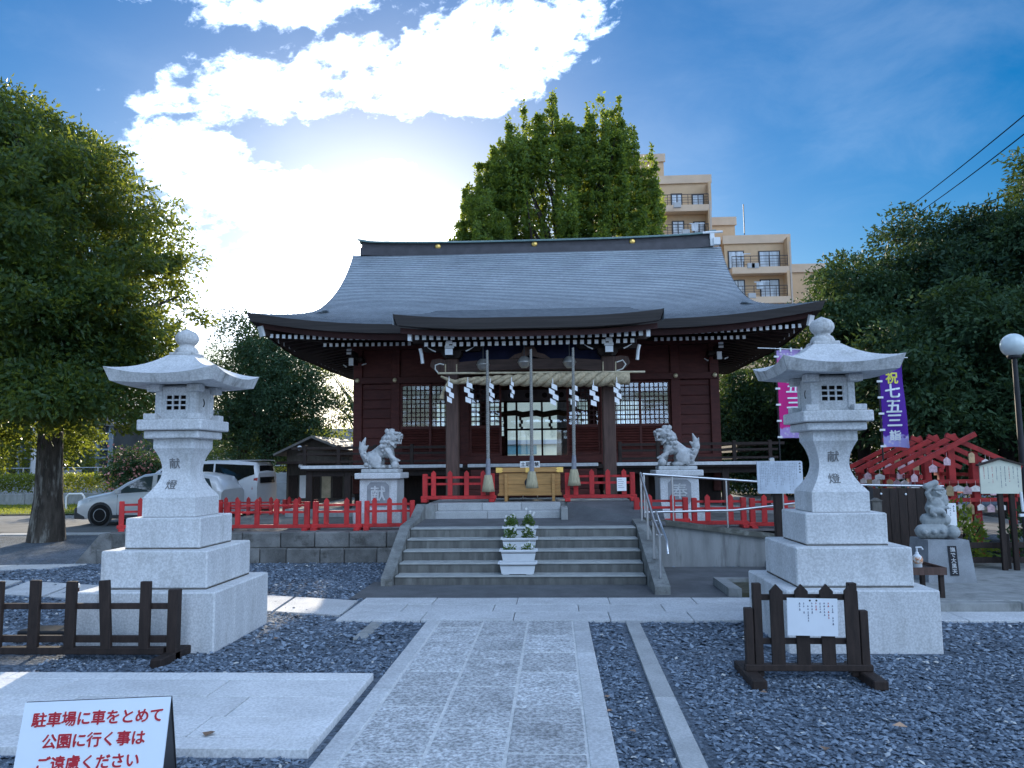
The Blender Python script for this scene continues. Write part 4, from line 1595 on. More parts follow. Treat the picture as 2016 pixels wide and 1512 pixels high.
# ------------------------------------------------------------------ guardian lions
stone_l = mat('statue_granite', (0.45, 0.455, 0.45), 0.8, 0.15, 8, 0.4, 60, col2=(0.24, 0.24, 0.235), c2lo=0.5, c2hi=0.7, c2scale=9, speck=0.1)
plaque_grey = mat('sunk_panel_grey', (0.27, 0.275, 0.285), 0.8, 0.12, 8)


def lion_parts(m_):
    P = [('e', (-.20, 0, .20), (.18, .17, .19)), ('c', (-.14, 0, .28), (.08, 0, .44), .14, .15), ('e', (.11, 0, .40), (.14, .16, .18)),
         ('c', (.16, .11, .38), (.21, .12, .08), .07, .056), ('e', (.26, .12, .045), (.095, .065, .048)),
         ('c', (.16, -.11, .38), (.22, -.13, .25), .072, .056), ('c', (.22, -.13, .25), (.29, -.13, .20), .056, .05), ('e', (.32, -.13, .185), (.07, .06, .04)),
         ('e', (.30, -.13, .085), (.088, .088, .088)),
         ('e', (-.12, -.16, .17), (.15, .07, .15)), ('e', (-.12, .16, .17), (.15, .07, .15)),
         ('e', (-.01, -.17, .05), (.12, .06, .052)), ('e', (-.01, .17, .05), (.12, .06, .052)),
         ('e', (.13, 0, .58), (.17, .18, .17)), ('e', (.22, -.04, .67), (.155, .155, .135)),
         ('b', (.36, -.07, .665), (.13, .17, .07), ('Z', -.25)), ('b', (.345, -.065, .545), (.11, .14, .045), ('Z', -.25)), ('e', (.425, -.085, .705), (.035, .055, .035)),
         ('e', (.33, -.15, .745), (.06, .045, .035)), ('e', (.34, .02, .745), (.06, .045, .035)),
         ('e', (.385, -.145, .60), (.02, .02, .045)), ('e', (.40, -.005, .60), (.02, .02, .045)),
         ('e', (.13, -.16, .79), (.05, .025, .06)), ('e', (.15, .11, .79), (.05, .025, .06)), ('e', (.20, -.03, .815), (.075, .06, .035)),
         ('c', (-.33, 0, .14), (-.40, 0, .32), .055, .075), ('e', (-.42, 0, .42), (.085, .075, .13)), ('c', (-.42, 0, .50), (-.36, 0, .66), .062, .016),
         ('c', (-.45, 0, .44), (-.48, 0, .58), .045, .012), ('c', (-.38, 0, .42), (-.30, 0, .50), .05, .014)]
    for ring, (cx_, cz_, rr_, sz, n_, ph) in enumerate(((.10, .56, .185, .052, 11, 0), (.04, .50, .175, .05, 10, 17), (.17, .62, .19, .048, 11, 9))):
        for i in range(n_):               # mane curls in rows, each with a raised eye
            a = R(-150 + 300 * i / (n_ - 1) + ph)
            c_ = (cx_ + .02 * math.cos(a * 2), rr_ * math.sin(a), cz_ + rr_ * math.cos(a) * .88)
            P.append(('e', c_, (sz, sz * .95, sz)))
            P.append(('e', (c_[0] + .03, c_[1] * 1.17, c_[2] + .012), (sz * .42, sz * .42, sz * .42)))
    for i in range(6):                    # beard
        P.append(('c', (.30 - .03 * abs(i - 2.5), -.16 + .055 * i, .52), (.27, -.16 + .055 * i, .44 + .015 * abs(i - 2.5)), .03, .016))
    for (u, w, s2) in ((-.31, .09, .05), (-.22, .05, .045), (-.29, .20, .05), (-.35, .27, .048), (-.20, .14, .04), (-.33, .34, .035)):
        for s_ in (-1, 1):
            P.append(('e', (u, s_ * .15, w), (s2, s2, s2)))
            P.append(('e', (u, s_ * .19, w + .01), (s2 * .4, s2 * .4, s2 * .4)))
    for s_ in (-1, 1):                    # shoulder ridge and toes
        P.append(('c', (.02, s_ * .15, .52), (.16, s_ * .17, .34), .03, .022))
        for k in range(3):
            P.append(('e', (.33 if s_ > 0 else .38, s_ * .12 + (k - 1) * .035, .03 if s_ > 0 else .175), (.03, .017, .024)))
    out = []
    for p in P:
        f = lambda v: (v[0] * m_, v[1], v[2])
        if p[0] == 'c':
            out.append(('c', f(p[1]), f(p[2]), p[3], p[4]))
        elif p[0] == 'b':
            out.append(('b', f(p[1]), p[2], ('Z', p[3][1] * m_)))
        else:
            out.append(('e', f(p[1]), p[2]))
    return out


for (px0, sgn, ch, lab, lab2) in ((-3.36, 1, '献', 'granite guardian lion facing right, paw on a ball, beside the hall', 'pale stone pedestal carrying the lion that faces right'),
                                  (2.33, -1, '奉', 'granite guardian lion facing left, paw on a ball, beside the hall', 'pale stone pedestal carrying the lion that faces left')):
    yp = 15.0
    pd = thing('lion_pedestal', (px0, yp, TERR), lab2, 'pedestal', 'pedestals of the guardian lions')
    q = MB()
    q.cbox(px0 - 0.46, px0 + 0.46, yp - 0.46, yp + 0.46, TERR - 0.02, 0.82, 0.015)
    q.build('foot_slab', granite, pd)
    q = MB()
    q.cbox(px0 - 0.36, px0 + 0.36, yp - 0.36, yp + 0.36, 0.82, 1.425, 0.012)
    bd = q.build('body', granite, pd)
    q = MB()
    w, h = 0.215, 0.235
    c_ = 0.07
    zc = 1.13
    q.prism([(px0 - w + c_, zc - h), (px0 + w - c_, zc - h), (px0 + w, zc - h + c_), (px0 + w, zc + h - c_), (px0 + w - c_, zc + h), (px0 - w + c_, zc + h), (px0 - w, zc + h - c_), (px0 - w, zc - h + c_)],
            yp - 0.3645, yp - 0.355, 'y')
    q.build('sunk_panel', plaque_grey, bd)
    place('lettering', text_mesh(ch, 0.30, granite, 0.003, 0.004), bd, (0, -0.37, zc - TERR))
    q = MB()
    q.cbox(px0 - 0.44, px0 + 0.44, yp - 0.44, yp + 0.44, 1.428, 1.54, 0.012)
    q.build('cap_slab', granite, pd)
    ln = thing('guardian_lion', (px0, yp - 0.02, 1.54), lab, 'statue', 'pair of guardian lions')
    q = MB()
    q.cbox(px0 - 0.36, px0 + 0.36, yp - 0.26, yp + 0.22, 1.541, 1.615, 0.012)
    q.build('plinth', stone_l, ln)
    if sgn > 0:
        LION = remeshed('lion_body', lion_parts(1), stone_l, 0.0095, 1, ln, (0, 0, 0.07)).data
        LION.transform(Matrix.Scale(0.93, 4))
    else:
        me = LION.copy()
        me.transform(Matrix.Diagonal((-1, 1, 1, 1)))
        me.flip_normals()
        place('lion_body', me, ln, (0, 0, 0.07))

# ------------------------------------------------------------------ picket fences, red
def picket_mesh(w, h, th, m_, point=0.05, name='picket'):
    q = MB()
    q.prism([(-w / 2, 0), (w / 2, 0), (w / 2, h - point), (0, h), (-w / 2, h - point)], -th / 2, th / 2, 'y')
    return q.mesh(name, m_)


RPICK = picket_mesh(0.085, 0.55, 0.04, red_paint, 0.055, 'red_picket')
RPOST = MB().cbox(-0.045, 0.045, -0.045, 0.045, 0, 0.50, 0.008).mesh('red_post', red_paint)


def red_fence(p0, p1, z, label, n=4, h=0.56, foot=True, rails=(0.33, 0.45), gap_first=0.5):
    p0, p1 = Vector(p0), Vector(p1)
    L = (p1 - p0).length
    t_ = thing('picket_fence', (p0.x, p0.y, z), label, 'fence', 'vermilion picket fence sections', rz=math.atan2(p1.y - p0.y, p1.x - p0.x))
    for x in (0.045, L - 0.045):
        place('post', RPOST, t_, (x, 0, 0.0), scale=(1, 1, h * 0.92 / 0.5))
    for zz in rails:
        q = MB()
        q.box(0.09, L - 0.09, -0.014, 0.014, zz * h / 0.56 - 0.02, zz * h / 0.56 + 0.02)
        q.build('rail', red_paint, t_, local=True)
    q = MB()
    q.cbox(-0.03, L + 0.03, -0.055, 0.035, 0.05, 0.115, 0.008)
    q.build('bottom_rail', red_paint, t_, local=True)
    for i in range(n):
        place('picket', RPICK, t_, ((i + 0.5 + 0.18) / (n + 0.36) * L, -0.036, 0.116), scale=(1, 1, (h - 0.1) / 0.55))
    if foot:
        for x in (0.045, L - 0.045):
            q = MB()
            q.cbox(x - 0.05, x + 0.05, -0.17, 0.15, 0.0, 0.06, 0.008)
            q.build('foot', red_paint, t_, local=True)
    return t_


red_fence((-2.43, 14.22), (-1.10, 14.22), 1.0, 'red picket fence left of the offertory box', 4, 0.56)
red_fence((0.19, 14.22), (1.46, 14.22), 1.0, 'red picket fence right of the offertory box, with a paper pinned to it', 4, 0.56)
red_fence((-6.02, 13.95), (-4.46, 13.95), TERR, 'red picket fence on the terrace edge just right of the lantern', 4, 0.57)
red_fence((-4.40, 13.98), (-3.52, 13.98), TERR, 'red picket fence on the terrace edge, middle section', 2, 0.57)
red_fence((-3.46, 14.0), (-2.56, 14.12), TERR, 'red picket fence on the terrace edge beside the steps, before the lion pedestal', 3, 0.57)
red_fence((-8.05, 13.98), (-7.45, 14.35), TERR, 'short red picket fence left of the lantern, before the silver car', 1, 0.6)
red_fence((-7.3, 14.4), (-6.15, 14.05), TERR, 'red picket fence half hidden behind the lantern', 3, 0.57)
red_fence((-8.2, 18.6), (-6.7, 18.6), TERR * 0.6, 'far red picket fence in front of the white van', 5, 0.62)
red_fence((-6.6, 18.6), (-5.7, 18.4), TERR * 0.6, 'far red picket fence beside the dark shed', 3, 0.62)
red_fence((1.36, 13.5), (2.28, 13.5), TERR + 0.09, 'red picket fence behind the ramp rail, nearest the steps', 2, 0.52)
red_fence((2.34, 13.5), (3.26, 13.5), TERR + 0.05, 'red picket fence behind the ramp rail, middle section', 2, 0.55)
red_fence((3.32, 13.5), (4.5, 13.5), TERR + 0.02, 'red picket fence behind the white notice board', 3, 0.57)
# paper on the right hand fence
pp = thing('paper_notice', (1.21, 14.15, 1.2), 'small white paper pinned to the red fence by the offertory box', 'notice')
q = MB()
q.box(1.13, 1.30, 14.142, 14.146, 1.18, 1.42)
q.build('sheet', mat('paper', (0.86, 0.86, 0.85), 0.7, 0.06, 10), pp)
q = MB()
for i in range(5):
    q.box(1.15, 1.15 + 0.12 * (0.6 + 0.4 * ((i * 37) % 10) / 10), 14.140, 14.1415, 1.38 - i * 0.035, 1.388 - i * 0.035)
tag(q.build('print', mat('print_grey', (0.35, 0.36, 0.4), 0.8, 0.0), pp), kind='stuff')

# ------------------------------------------------------------------ offertory box
bw = mat('new_cypress', (0.46, 0.25, 0.085), 0.55, 0.16, 3, 0.15, 30, stretch=(1, 4, 10), rnd=0.06)
ox = thing('offertory_box', (-0.46, 14.6, 1.0), 'honey coloured wooden offertory box with gilt corners', 'offertory box')
X0, X1, Y0, Y1 = -1.06, 0.14, 14.36, 14.92
for i, (z0, z1) in enumerate(((1.13, 1.30), (1.303, 1.52))):
    q = MB()
    q.cbox(X0 + 0.03, X1 - 0.03, Y0 + 0.03, Y1 - 0.03, z0, z1, 0.005)
    q.build('panel', bw, ox)
q = MB()
q.cbox(X0 + 0.005, X1 - 0.005, Y0 + 0.005, Y1 - 0.005, 1.10, 1.135, 0.006)
q.build('bottom_rim', bw, ox)
for x in (X0 + 0.16, X1 - 0.16):
    for y in (Y0 + 0.01, Y1 - 0.01):
        q = MB()
        q.cbox(x - 0.028, x + 0.028, y - 0.028, y + 0.028, 0.995, 1.50, 0.005)
        q.build('leg', bw, ox)
q = MB()
q.cbox(X0 - 0.02, X1 + 0.02, Y0 - 0.01, Y0 + 0.07, 1.53, 1.615, 0.006)
q.cbox(X0 - 0.02, X1 + 0.02, Y1 - 0.07, Y1 + 0.01, 1.53, 1.615, 0.006)
q.cbox(X0 - 0.02, X0 + 0.06, Y0 + 0.07, Y1 - 0.07, 1.53, 1.614, 0.006)
q.cbox(X1 - 0.06, X1 + 0.02, Y0 + 0.07, Y1 - 0.07, 1.53, 1.614, 0.006)
tf = q.build('top_frame', bw, ox)
for i in range(7):
    q = MB()
    q.prism([(Y0 + 0.11 + i * 0.058, 1.585), (Y0 + 0.135 + i * 0.058, 1.605), (Y0 + 0.16 + i * 0.058, 1.585), (Y0 + 0.135 + i * 0.058, 1.565)], X0 + 0.06, X1 - 0.06, 'x')
    q.build('slot_bar', bw, tf)
for x in (X0 - 0.02, -0.53, X1 - 0.10):
    q = MB()
    q.prism([(x - 0.003, 1.526), (x + 0.10, 1.526), (x + 0.13, 1.55), (x + 0.105, 1.572), (x + 0.13, 1.595), (x + 0.10, 1.619), (x - 0.003, 1.619)] if x < 0 else
            [(x + 0.123, 1.526), (x + 0.02, 1.526), (x - 0.01, 1.55), (x + 0.015, 1.572), (x - 0.01, 1.595), (x + 0.02, 1.619), (x + 0.123, 1.619)], Y0 - 0.016, Y0 - 0.011, 'y')
    q.build('gilt_fitting', gold, tf)
q = MB()
q.lathe([(0, 0), (0.10, 0), (0.10, -0.008), (0, -0.009)], (-0.455, Y0 + 0.028, 1.335), 20, 'y', sm=False)
q.build('crest', ink, ox)
np_ = thing('name_plate', (-0.47, 15.0, 1.62), 'small white plate with black characters behind the offertory box', 'sign')
q = MB()
q.box(-0.66, -0.28, 15.0, 15.012, 1.60, 1.735)
q.box(-0.62, -0.60, 15.0, 15.012, 1.0, 1.60)
q.box(-0.34, -0.32, 15.0, 15.012, 1.0, 1.60)
q.build('plate', white_paint, np_)
place('lettering', text_mesh('土足厳禁', 0.088, ink, 0.001, 0.002), np_, (0.0, -0.003, 0.05))

# ------------------------------------------------------------------ sacred rope, paper streamers, bell ropes
straw = mat('rice_straw', (0.44, 0.36, 0.235), 0.85, 0.25, 20, 0.5, 60, rnd=0.05)
hemp = mat('hemp_rope', (0.27, 0.26, 0.235), 0.9, 0.2, 30, 0.5, 80)
ry = 14.95
sr = thing('sacred_rope', (-0.4, ry, 3.35), 'thick twisted straw rope strung across the porch', 'rope')
a, c_ = at(903, 750, ry), at(1238, 745, ry)


def strands(parent, a, c_, r0, r1, turns, ns, name, m_, seg=90, fat=0.62, nsd=7):
    a, c_ = Vector(a), Vector(c_)
    d = (c_ - a).normalized()
    u = Vector((0, 0, 1)) if abs(d.z) < 0.8 else Vector((1, 0, 0))
    e1 = d.cross(u).normalized()
    e2 = e1.cross(d)
    for k in range(ns):
        pts, rs = [], []
        for i in range(seg + 1):
            t = i / seg
            rr = r0 + (r1 - r0) * min(1, t * 1.6) ** 0.8
            an = 2 * math.pi * (turns * t + k / ns)
            pts.append(a.lerp(c_, t) + (e1 * math.cos(an) + e2 * math.sin(an)) * rr * 0.55)
            rs.append(rr * fat)
        q = MB()
        q.tube(pts, rs, nsd)
        q.build(name, m_, parent)


strands(sr, a, c_ - Vector((0.30, 0, 0)), 0.055, 0.14, 4.8, 3, 'strand', straw, 120, 0.57)
q = MB()
e = c_ - Vector((0.30, 0, 0))
q.lathe([(0.10, -0.02), (0.125, 0.02), (0.12, 0.20), (0.13, 0.30), (0.12, 0.31)], (e.x, ry, e.z), 14, 'x')
q.build('bound_end', straw, sr)
q = MB()
q.tube([at(903, 752, ry), at(894, 752, ry), at(882, 747, ry), at(868, 741, ry)], [0.05, 0.045, 0.035, 0.02], 8)
q.tube([at(884, 748, ry - 0.02), at(878, 762, ry - 0.02), at(872, 772, ry - 0.02)], [0.02, 0.03, 0.028], 7)
q.tube([at(872, 772, ry - 0.02), at(869, 785, ry - 0.02)], [0.03, 0.045], 7)
q.build('tail', straw, sr)
q = MB()
q.tube([at(862, 735, ry - 0.03), at(1270, 732, ry - 0.03)], 0.022, 8)
q.build('bamboo_pole', mat('bamboo', (0.55, 0.47, 0.32), 0.5, 0.15, 10), sr)
for px in (877, 899, 1187, 1212):
    q = MB()
    q.tube([at(px, 717 if px < 1000 else 712, ry), at(px, 737, ry)], 0.014, 6)
    q.build('hanging_cord', straw, sr)
for pts in ([(864, 736), (857, 727), (857, 719), (866, 716), (874, 718)], [(1214, 730), (1226, 726), (1232, 717), (1226, 709), (1214, 713)]):
    q = MB()
    q.tube([at(p[0], p[1], ry - 0.01) for p in pts], 0.014, 6)
    q.build('cord_loop', mat('pale_cord', (0.62, 0.60, 0.54), 0.8, 0.1), sr)
paper = MATS['paper']
NAMES = ['leftmost white zigzag paper streamer, in front of the porch column', 'white zigzag paper streamer second from the left on the straw rope', 'white zigzag paper streamer behind the first bell rope from the left',
         'small white zigzag paper streamer left of the middle bell rope', 'white zigzag paper streamer just right of the middle bell rope', 'white zigzag paper streamer behind the last bell rope on the right',
         'white zigzag paper streamer between the third bell rope and the porch column', 'rightmost white zigzag paper streamer, beside the porch column']
for i, (px, r0, r1, w) in enumerate(((884, 741, 788, 10), (921, 742, 789, 12), (965, 744, 786, 9), (1007, 742, 780, 6), (1088, 744, 792, 12), (1128, 746, 794, 12), (1168, 748, 795, 12), (1214, 742, 789, 10))):
    yy_ = ry - 0.155
    p, p2 = at(px, r0, yy_), at(px, r1, yy_)
    H = p.z - p2.z
    wd = w * 0.92 / FPX * yy_
    t_ = thing('paper_streamer', p, NAMES[i], 'streamer', 'paper streamers on the straw rope')
    q = MB()
    q.tube([(p.x, yy_, p.z), (p.x, yy_, p.z - H * 0.22)], [0.004, 0.012], 5)
    z = p.z - H * 0.2
    hh = H * 0.235
    tilt = 0.35 + 0.3 * random.random()
    for k in range(4):
        sh = (-1) ** k * wd * 0.28 + wd * (0.1 * k)
        q.add([(p.x + sh - wd / 2, yy_ + 0.012 * k, z), (p.x + sh + wd / 2, yy_ + 0.012 * k + 0.02, z - hh * tilt), (p.x + sh + wd / 2, yy_ + 0.012 * k + 0.022, z - hh * (tilt + 0.85)),
               (p.x + sh - wd / 2, yy_ + 0.012 * k + 0.004, z - hh * 0.9)], [(3, 2, 1, 0)])
        q.add([(p.x + sh - wd / 2, yy_ + 0.012 * k + .003, z), (p.x + sh + wd / 2, yy_ + 0.012 * k + 0.023, z - hh * tilt), (p.x + sh + wd / 2, yy_ + 0.012 * k + 0.025, z - hh * (tilt + 0.85)),
               (p.x + sh - wd / 2, yy_ + 0.012 * k + 0.007, z - hh * 0.9)], [(0, 1, 2, 3)])
        z -= hh * 0.88
    q.build('paper', paper, t_)
bell_m = mat('tarnished_bell', (0.38, 0.37, 0.34), 0.32, 0.2, 10, metal=0.7)
sleeve = mat('grey_cloth', (0.22, 0.225, 0.25), 0.9, 0.15, 20)
tass = mat('flax_tassel', (0.42, 0.37, 0.24), 0.9, 0.2, 4, 0.8, 60, stretch=(12, 12, 0.6))
for i, (px, top, sl0, t0_, t1_, lab, bpx, bpy_) in enumerate(((961, 690, 905, 935, 968, 'leftmost bell rope with straw tassel, before the red fence', 951, 718),
                                                             (1047, 688, 900, 928, 961, 'middle bell rope with straw tassel, before the offertory box', 1032, 713),
                                                             (1130, 685, 898, 924, 956, 'rightmost bell rope with straw tassel, before the red fence', 1121, 713))):
    yy_ = 14.06
    t_ = thing('bell_rope', at(px, t1_, yy_), lab, 'bell rope', 'three bell pull ropes')
    a, c_ = at(px - 2, top, yy_ + 0.25), at(px, sl0, yy_)
    strands(t_, a, c_, 0.022, 0.031, 30, 2, 'strand', hemp, 190, 0.60, 6)
    q = MB()
    p, p2 = at(px, sl0 - 2, yy_), at(px, t0_ + 2, yy_)
    q.tube([p, p.lerp(p2, 0.5), p2], [0.036, 0.046, 0.046], 10)
    q.build('cloth_sleeve', sleeve, t_)
    q = MB()
    p, p2 = at(px, t0_, yy_), at(px + 1, t1_, yy_)
    H = p.z - p2.z
    prf = [(0.0, 0.0), (0.065, 0.0), (0.082, -H * 0.25), (0.105, -H * 0.7), (0.12, -H), (0.0, -H * 0.97)]
    q.lathe(prf[::-1], (p.x, p.y, p.z), 18)
    q.build('tassel', tass, t_)
    bl = thing('bell', at(bpx, bpy_, 14.80), ('leftmost', 'middle', 'rightmost')[i] + ' round bronze bell hanging under the porch beam', 'bell', 'bells under the porch beam')
    pb = at(bpx, bpy_, 14.80)
    q = MB()
    q.lathe([(0.0, -0.118), (0.055, -0.112), (0.102, -0.068), (0.121, -0.014), (0.132, -0.007), (0.132, 0.007), (0.121, 0.014), (0.102, 0.068), (0.055, 0.112), (0.0, 0.118)], pb, 20)
    q.build('shell', bell_m, bl)
    q = MB()
    q.tube([(pb.x, pb.y, pb.z + 0.10), (pb.x, pb.y + 0.03, pb.z + 0.42)], 0.012, 6)
    q.build('hanger', black_metal, bl)

# ------------------------------------------------------------------ planters on the steps
leaf_fl = leafmat('flower_leaf', (0.06, 0.11, 0.03), (0.12, 0.19, 0.06), 0.3)
petal = mat('white_petal', (0.8, 0.8, 0.76), 0.6, 0.05)
potw = mat('white_plastic', (0.70, 0.72, 0.74), 0.45, 0.05, 5)


def leaf_cloud(name, P, Dr, L, W, m_, parent=None, seed=0, fold=0.12):
    """P points, Dr preferred directions -> one mesh of folded leaves (world points)"""
    r_ = np.random.default_rng(seed)
    n = len(P)
    a = Dr + r_.normal(0, 0.65, (n, 3))
    a /= np.linalg.norm(a, axis=1, keepdims=True) + 1e-9
    s_ = r_.normal(0, 1, (n, 3))
    b_ = np.cross(a, s_)
    b_ /= np.linalg.norm(b_, axis=1, keepdims=True) + 1e-9
    c2 = np.cross(a, b_)
    l = (L * r_.uniform(0.45, 1.5, n))[:, None]
    w = (W * r_.uniform(0.7, 1.25, n))[:, None]
    V = np.stack([P, P + a * l * 0.5 + b_ * w * 0.5 + c2 * l * fold, P + a * l, P + a * l * 0.5 - b_ * w * 0.5 + c2 * l * fold], 1).reshape(-1, 3)
    if parent is not None:
        V = V - np.array(WLOC[parent])
    return place(name, np_mesh(name, V, 4, m_), parent)


PL = ['lowest white planter on the steps, without flowers', 'second lowest white planter on the steps', 'white planter on the steps, third from the bottom, with white flowers', 'topmost white planter on the steps, with tall leafy plants']
for k in range(4):
    x, y, z = -0.535, SY + 0.3 * k + 0.13, 0.14 * (k + 1)
    pl_ = thing('planter', (x, y, z), PL[k], 'planter', 'white planters on the steps')
    q = MB()
    a, h = 0.27, 0.165
    q.add([(x - .225, y - .07, z + .012), (x + .225, y - .07, z + .012), (x + .225, y + .07, z + .012), (x - .225, y + .07, z + .012), (x - .255, y - .095, z + h), (x + .255, y - .095, z + h), (x + .255, y + .095, z + h), (x - .255, y + .095, z + h)],
          [(3, 2, 1, 0), (0, 1, 5, 4), (1, 2, 6, 5), (2, 3, 7, 6), (3, 0, 4, 7)])
    q.cbox(x - .21, x - .12, y - .065, y + .065, z + 0.001, z + .014, .003)
    q.cbox(x + .12, x + .21, y - .065, y + .065, z + 0.001, z + .014, .003)
    q.build('trough', potw, pl_)
    q = MB()
    q.box(x - .275, x + .275, y - .115, y - .09, z + h - .012, z + h + .012)
    q.box(x - .275, x + .275, y + .09, y + .115, z + h - .012, z + h + .012)
    q.box(x - .275, x - .25, y - .09, y + .09, z + h - .012, z + h + .012)
    q.box(x + .25, x + .275, y - .09, y + .09, z + h - .012, z + h + .012)
    q.build('rim', potw, pl_)
    q = MB()
    q.box(x - .25, x + .25, y - .09, y + .09, z + h - .04, z + h - .025)
    q.build('soil', mat('potting_soil', (0.035, 0.026, 0.02), 0.95, 0.3, 20, 0.5, 80), pl_)
    if k == 0:
        continue
    for s_ in (-1, 1):
        r_ = np.random.default_rng(50 + k * 2 + s_)
        n = (0, 90, 260, 300)[k]
        hh = (0, 0.10, 0.18, 0.20)[k]
        c0 = np.array([x + s_ * 0.13, y, z + h - 0.02])
        d_ = r_.normal(0, 1, (n, 3))
        d_[:, 2] = np.abs(d_[:, 2]) + 0.4
        d_ /= np.linalg.norm(d_, axis=1, keepdims=True)
        P = c0 + d_ * (r_.uniform(0.2, 1, n) ** 0.6)[:, None] * np.array([0.10, 0.085, hh])
        pt_ = leaf_cloud('plant', P, d_, 0.04, 0.022, leaf_fl, pl_, k)
        if k >= 1:
            q = MB()
            for i in range((0, 4, 9, 6)[k]):
                v = c0 + r_.normal(0, 1, 3) * np.array([0.055, 0.05, 0.02]) + np.array([0, -0.03, hh * r_.uniform(0.75, 1.1)])
                for j in range(5):
                    an = j * 1.2566
                    q.add([v, v + np.array([math.cos(an - .4) * .016, -.004, math.sin(an - .4) * .016]), v + np.array([math.cos(an) * .022, -.006, math.sin(an) * .022]), v + np.array([math.cos(an + .4) * .016, -.004, math.sin(an + .4) * .016])], [(0, 1, 2, 3)])
            q.build('flowers', petal, pl_)

# ------------------------------------------------------------------ handrails
hr = thing('stair_handrail', (1.36, 11.2, 0.1), 'stainless steel handrail beside the right end of the steps', 'handrail')
hx = 1.36
q = MB()
q.tube([(hx, 12.35, 1.52), (hx, 10.85, 0.90), (hx, 10.25, 0.74)], 0.021, 10)
q.build('top_rail', steel, hr)
q = MB()
q.tube([(hx + 0.10, 11.35, 0.98), (hx + 0.10, 10.35, 0.66), (hx + 0.10, 10.30, 0.50)], 0.017, 8)
q.tube([(hx, 10.62, 0.72), (hx + 0.10, 10.62, 0.72)], 0.012, 6)
q.tube([(hx, 11.1, 0.87), (hx + 0.10, 11.1, 0.87)], 0.012, 6)
q.build('lower_rail', steel, hr)
for (y, zt) in ((12.3, 1.50), (11.55, 1.19), (10.9, 0.92), (10.3, 0.75)):
    q = MB()
    q.tube([(hx, y, max(0.1, 0.13 + (y - 10.1) * 0.30)), (hx, y, zt)], 0.017, 8)
    q.build('post', steel, hr)
rr = thing('ramp_handrail', (1.5, 12.85, 0.6), 'stainless steel double handrail along the ramp', 'handrail')
for pts in ([(1.45, 12.84, 1.50), (3.35, 12.84, 1.355), (6.3, 12.84, 1.10)], [(1.46, 12.835, 0.875), (2.9, 12.835, 0.90), (4.2, 13.3, 1.0), (6.2, 14.4, 1.15)]):
    q = MB()
    q.tube(pts, 0.019, 10)
    q.build('rail', steel, rr)
for x in (1.47, 1.93, 2.80, 3.7, 4.8):
    q = MB()
    q.tube([(x, 12.83, 0.78 - (x - 1.46) * 0.13), (x, 12.84, 1.50 - (x - 1.45) * 0.078)], 0.015, 8)
    q.build('post', steel, rr)

# ------------------------------------------------------------------ low dark fences
lf = thing('low_fence', (-4.3, 6.85, 0), 'low dark wooden fence with square pickets in front of the lantern', 'fence')
fy = 6.85
for i, px in enumerate((-140, -68, 5, 77, 148, 220, 293)):
    p = at(px, 1143, fy)
    q = MB()
    q.T = Matrix.Translation((p.x, fy - 0.04, 0.10)) @ Matrix.Rotation(R((0, 0, 0, 0, 0, -4, 0)[i]), 4, 'Y')
    q.cbox(-0.046, 0.046, -0.022, 0.022, 0.0, p.z - 0.10 + (0.01 if i % 2 else 0), 0.005)
    q.build('picket', dark_wood, lf)
q = MB()
q.cbox(-3.44, -3.35, fy - 0.05, fy + 0.04, 0.0, 0.615, 0.006)
q.build('end_post', dark_wood, lf)
for (z, h) in ((0.465, 0.05), (0.18, 0.06)):
    q = MB()
    q.cbox(-6.0, -3.44, fy - 0.018, fy + 0.022, z - h / 2, z + h / 2, 0.005)
    q.build('rail', dark_wood, lf)
q = MB()
q.cbox(-6.0, -3.46, fy - 0.06, fy + 0.02, 0.055, 0.115, 0.006)
q.build('bottom_beam', dark_wood, lf)
for x in (-5.7, -3.40):
    q = MB()
    q.cbox(x - 0.05, x + 0.05, fy - 0.30, fy + 0.26, 0.0, 0.075, 0.008)
    q.build('foot', dark_wood, lf)

rf2 = thing('picket_stand', (1.95, 6.3, 0), 'small dark picket stand with pointed tops before the lantern', 'fence')
fy = 6.3
PP = picket_mesh(0.10, 0.62, 0.025, dark_wood, 0.055, 'dark_picket')
for px in (1525, 1574, 1623, 1671):
    p = at(px, 1160, fy)
    place('picket', PP, rf2, (p.x - 1.95, -0.03, 0.115))
for (x, h) in ((1.505, 0.55), (1.575, 0.74), (2.31, 0.74), (2.385, 0.53)):
    q = MB()
    q.cbox(x - 0.032, x + 0.032, fy - 0.03, fy + 0.03, 0.03, h, 0.005)
    q.build('post', dark_wood, rf2)
for z in (0.63, 0.295):
    q = MB()
    q.cbox(1.54, 2.35, fy - 0.015, fy + 0.02, z - 0.022, z + 0.022, 0.004)
    q.build('rail', dark_wood, rf2)
q = MB()
q.cbox(1.46, 2.43, fy - 0.05, fy + 0.03, 0.075, 0.125, 0.006)
q.build('bottom_rail', dark_wood, rf2)
for x in (1.50, 2.38):
    q = MB()
    q.cbox(x - 0.055, x + 0.055, fy - 0.30, fy + 0.30, 0.0, 0.075, 0.008)
    q.build('foot', dark_wood, rf2)
nt_ = thing('notice_sheet', (1.98, 6.24, 0.35), 'laminated white notice hung on the small dark picket stand', 'notice')
q = MB()
q.T = Matrix.Translation((1.98, 6.235, 0.49)) @ Matrix.Rotation(R(1.2), 4, 'Y')
q.box(-0.192, 0.192, -0.002, 0.002, -0.142, 0.142)
q.build('sheet', mat('laminated_paper', (0.74, 0.77, 0.80), 0.3, 0.03, 4), nt_)


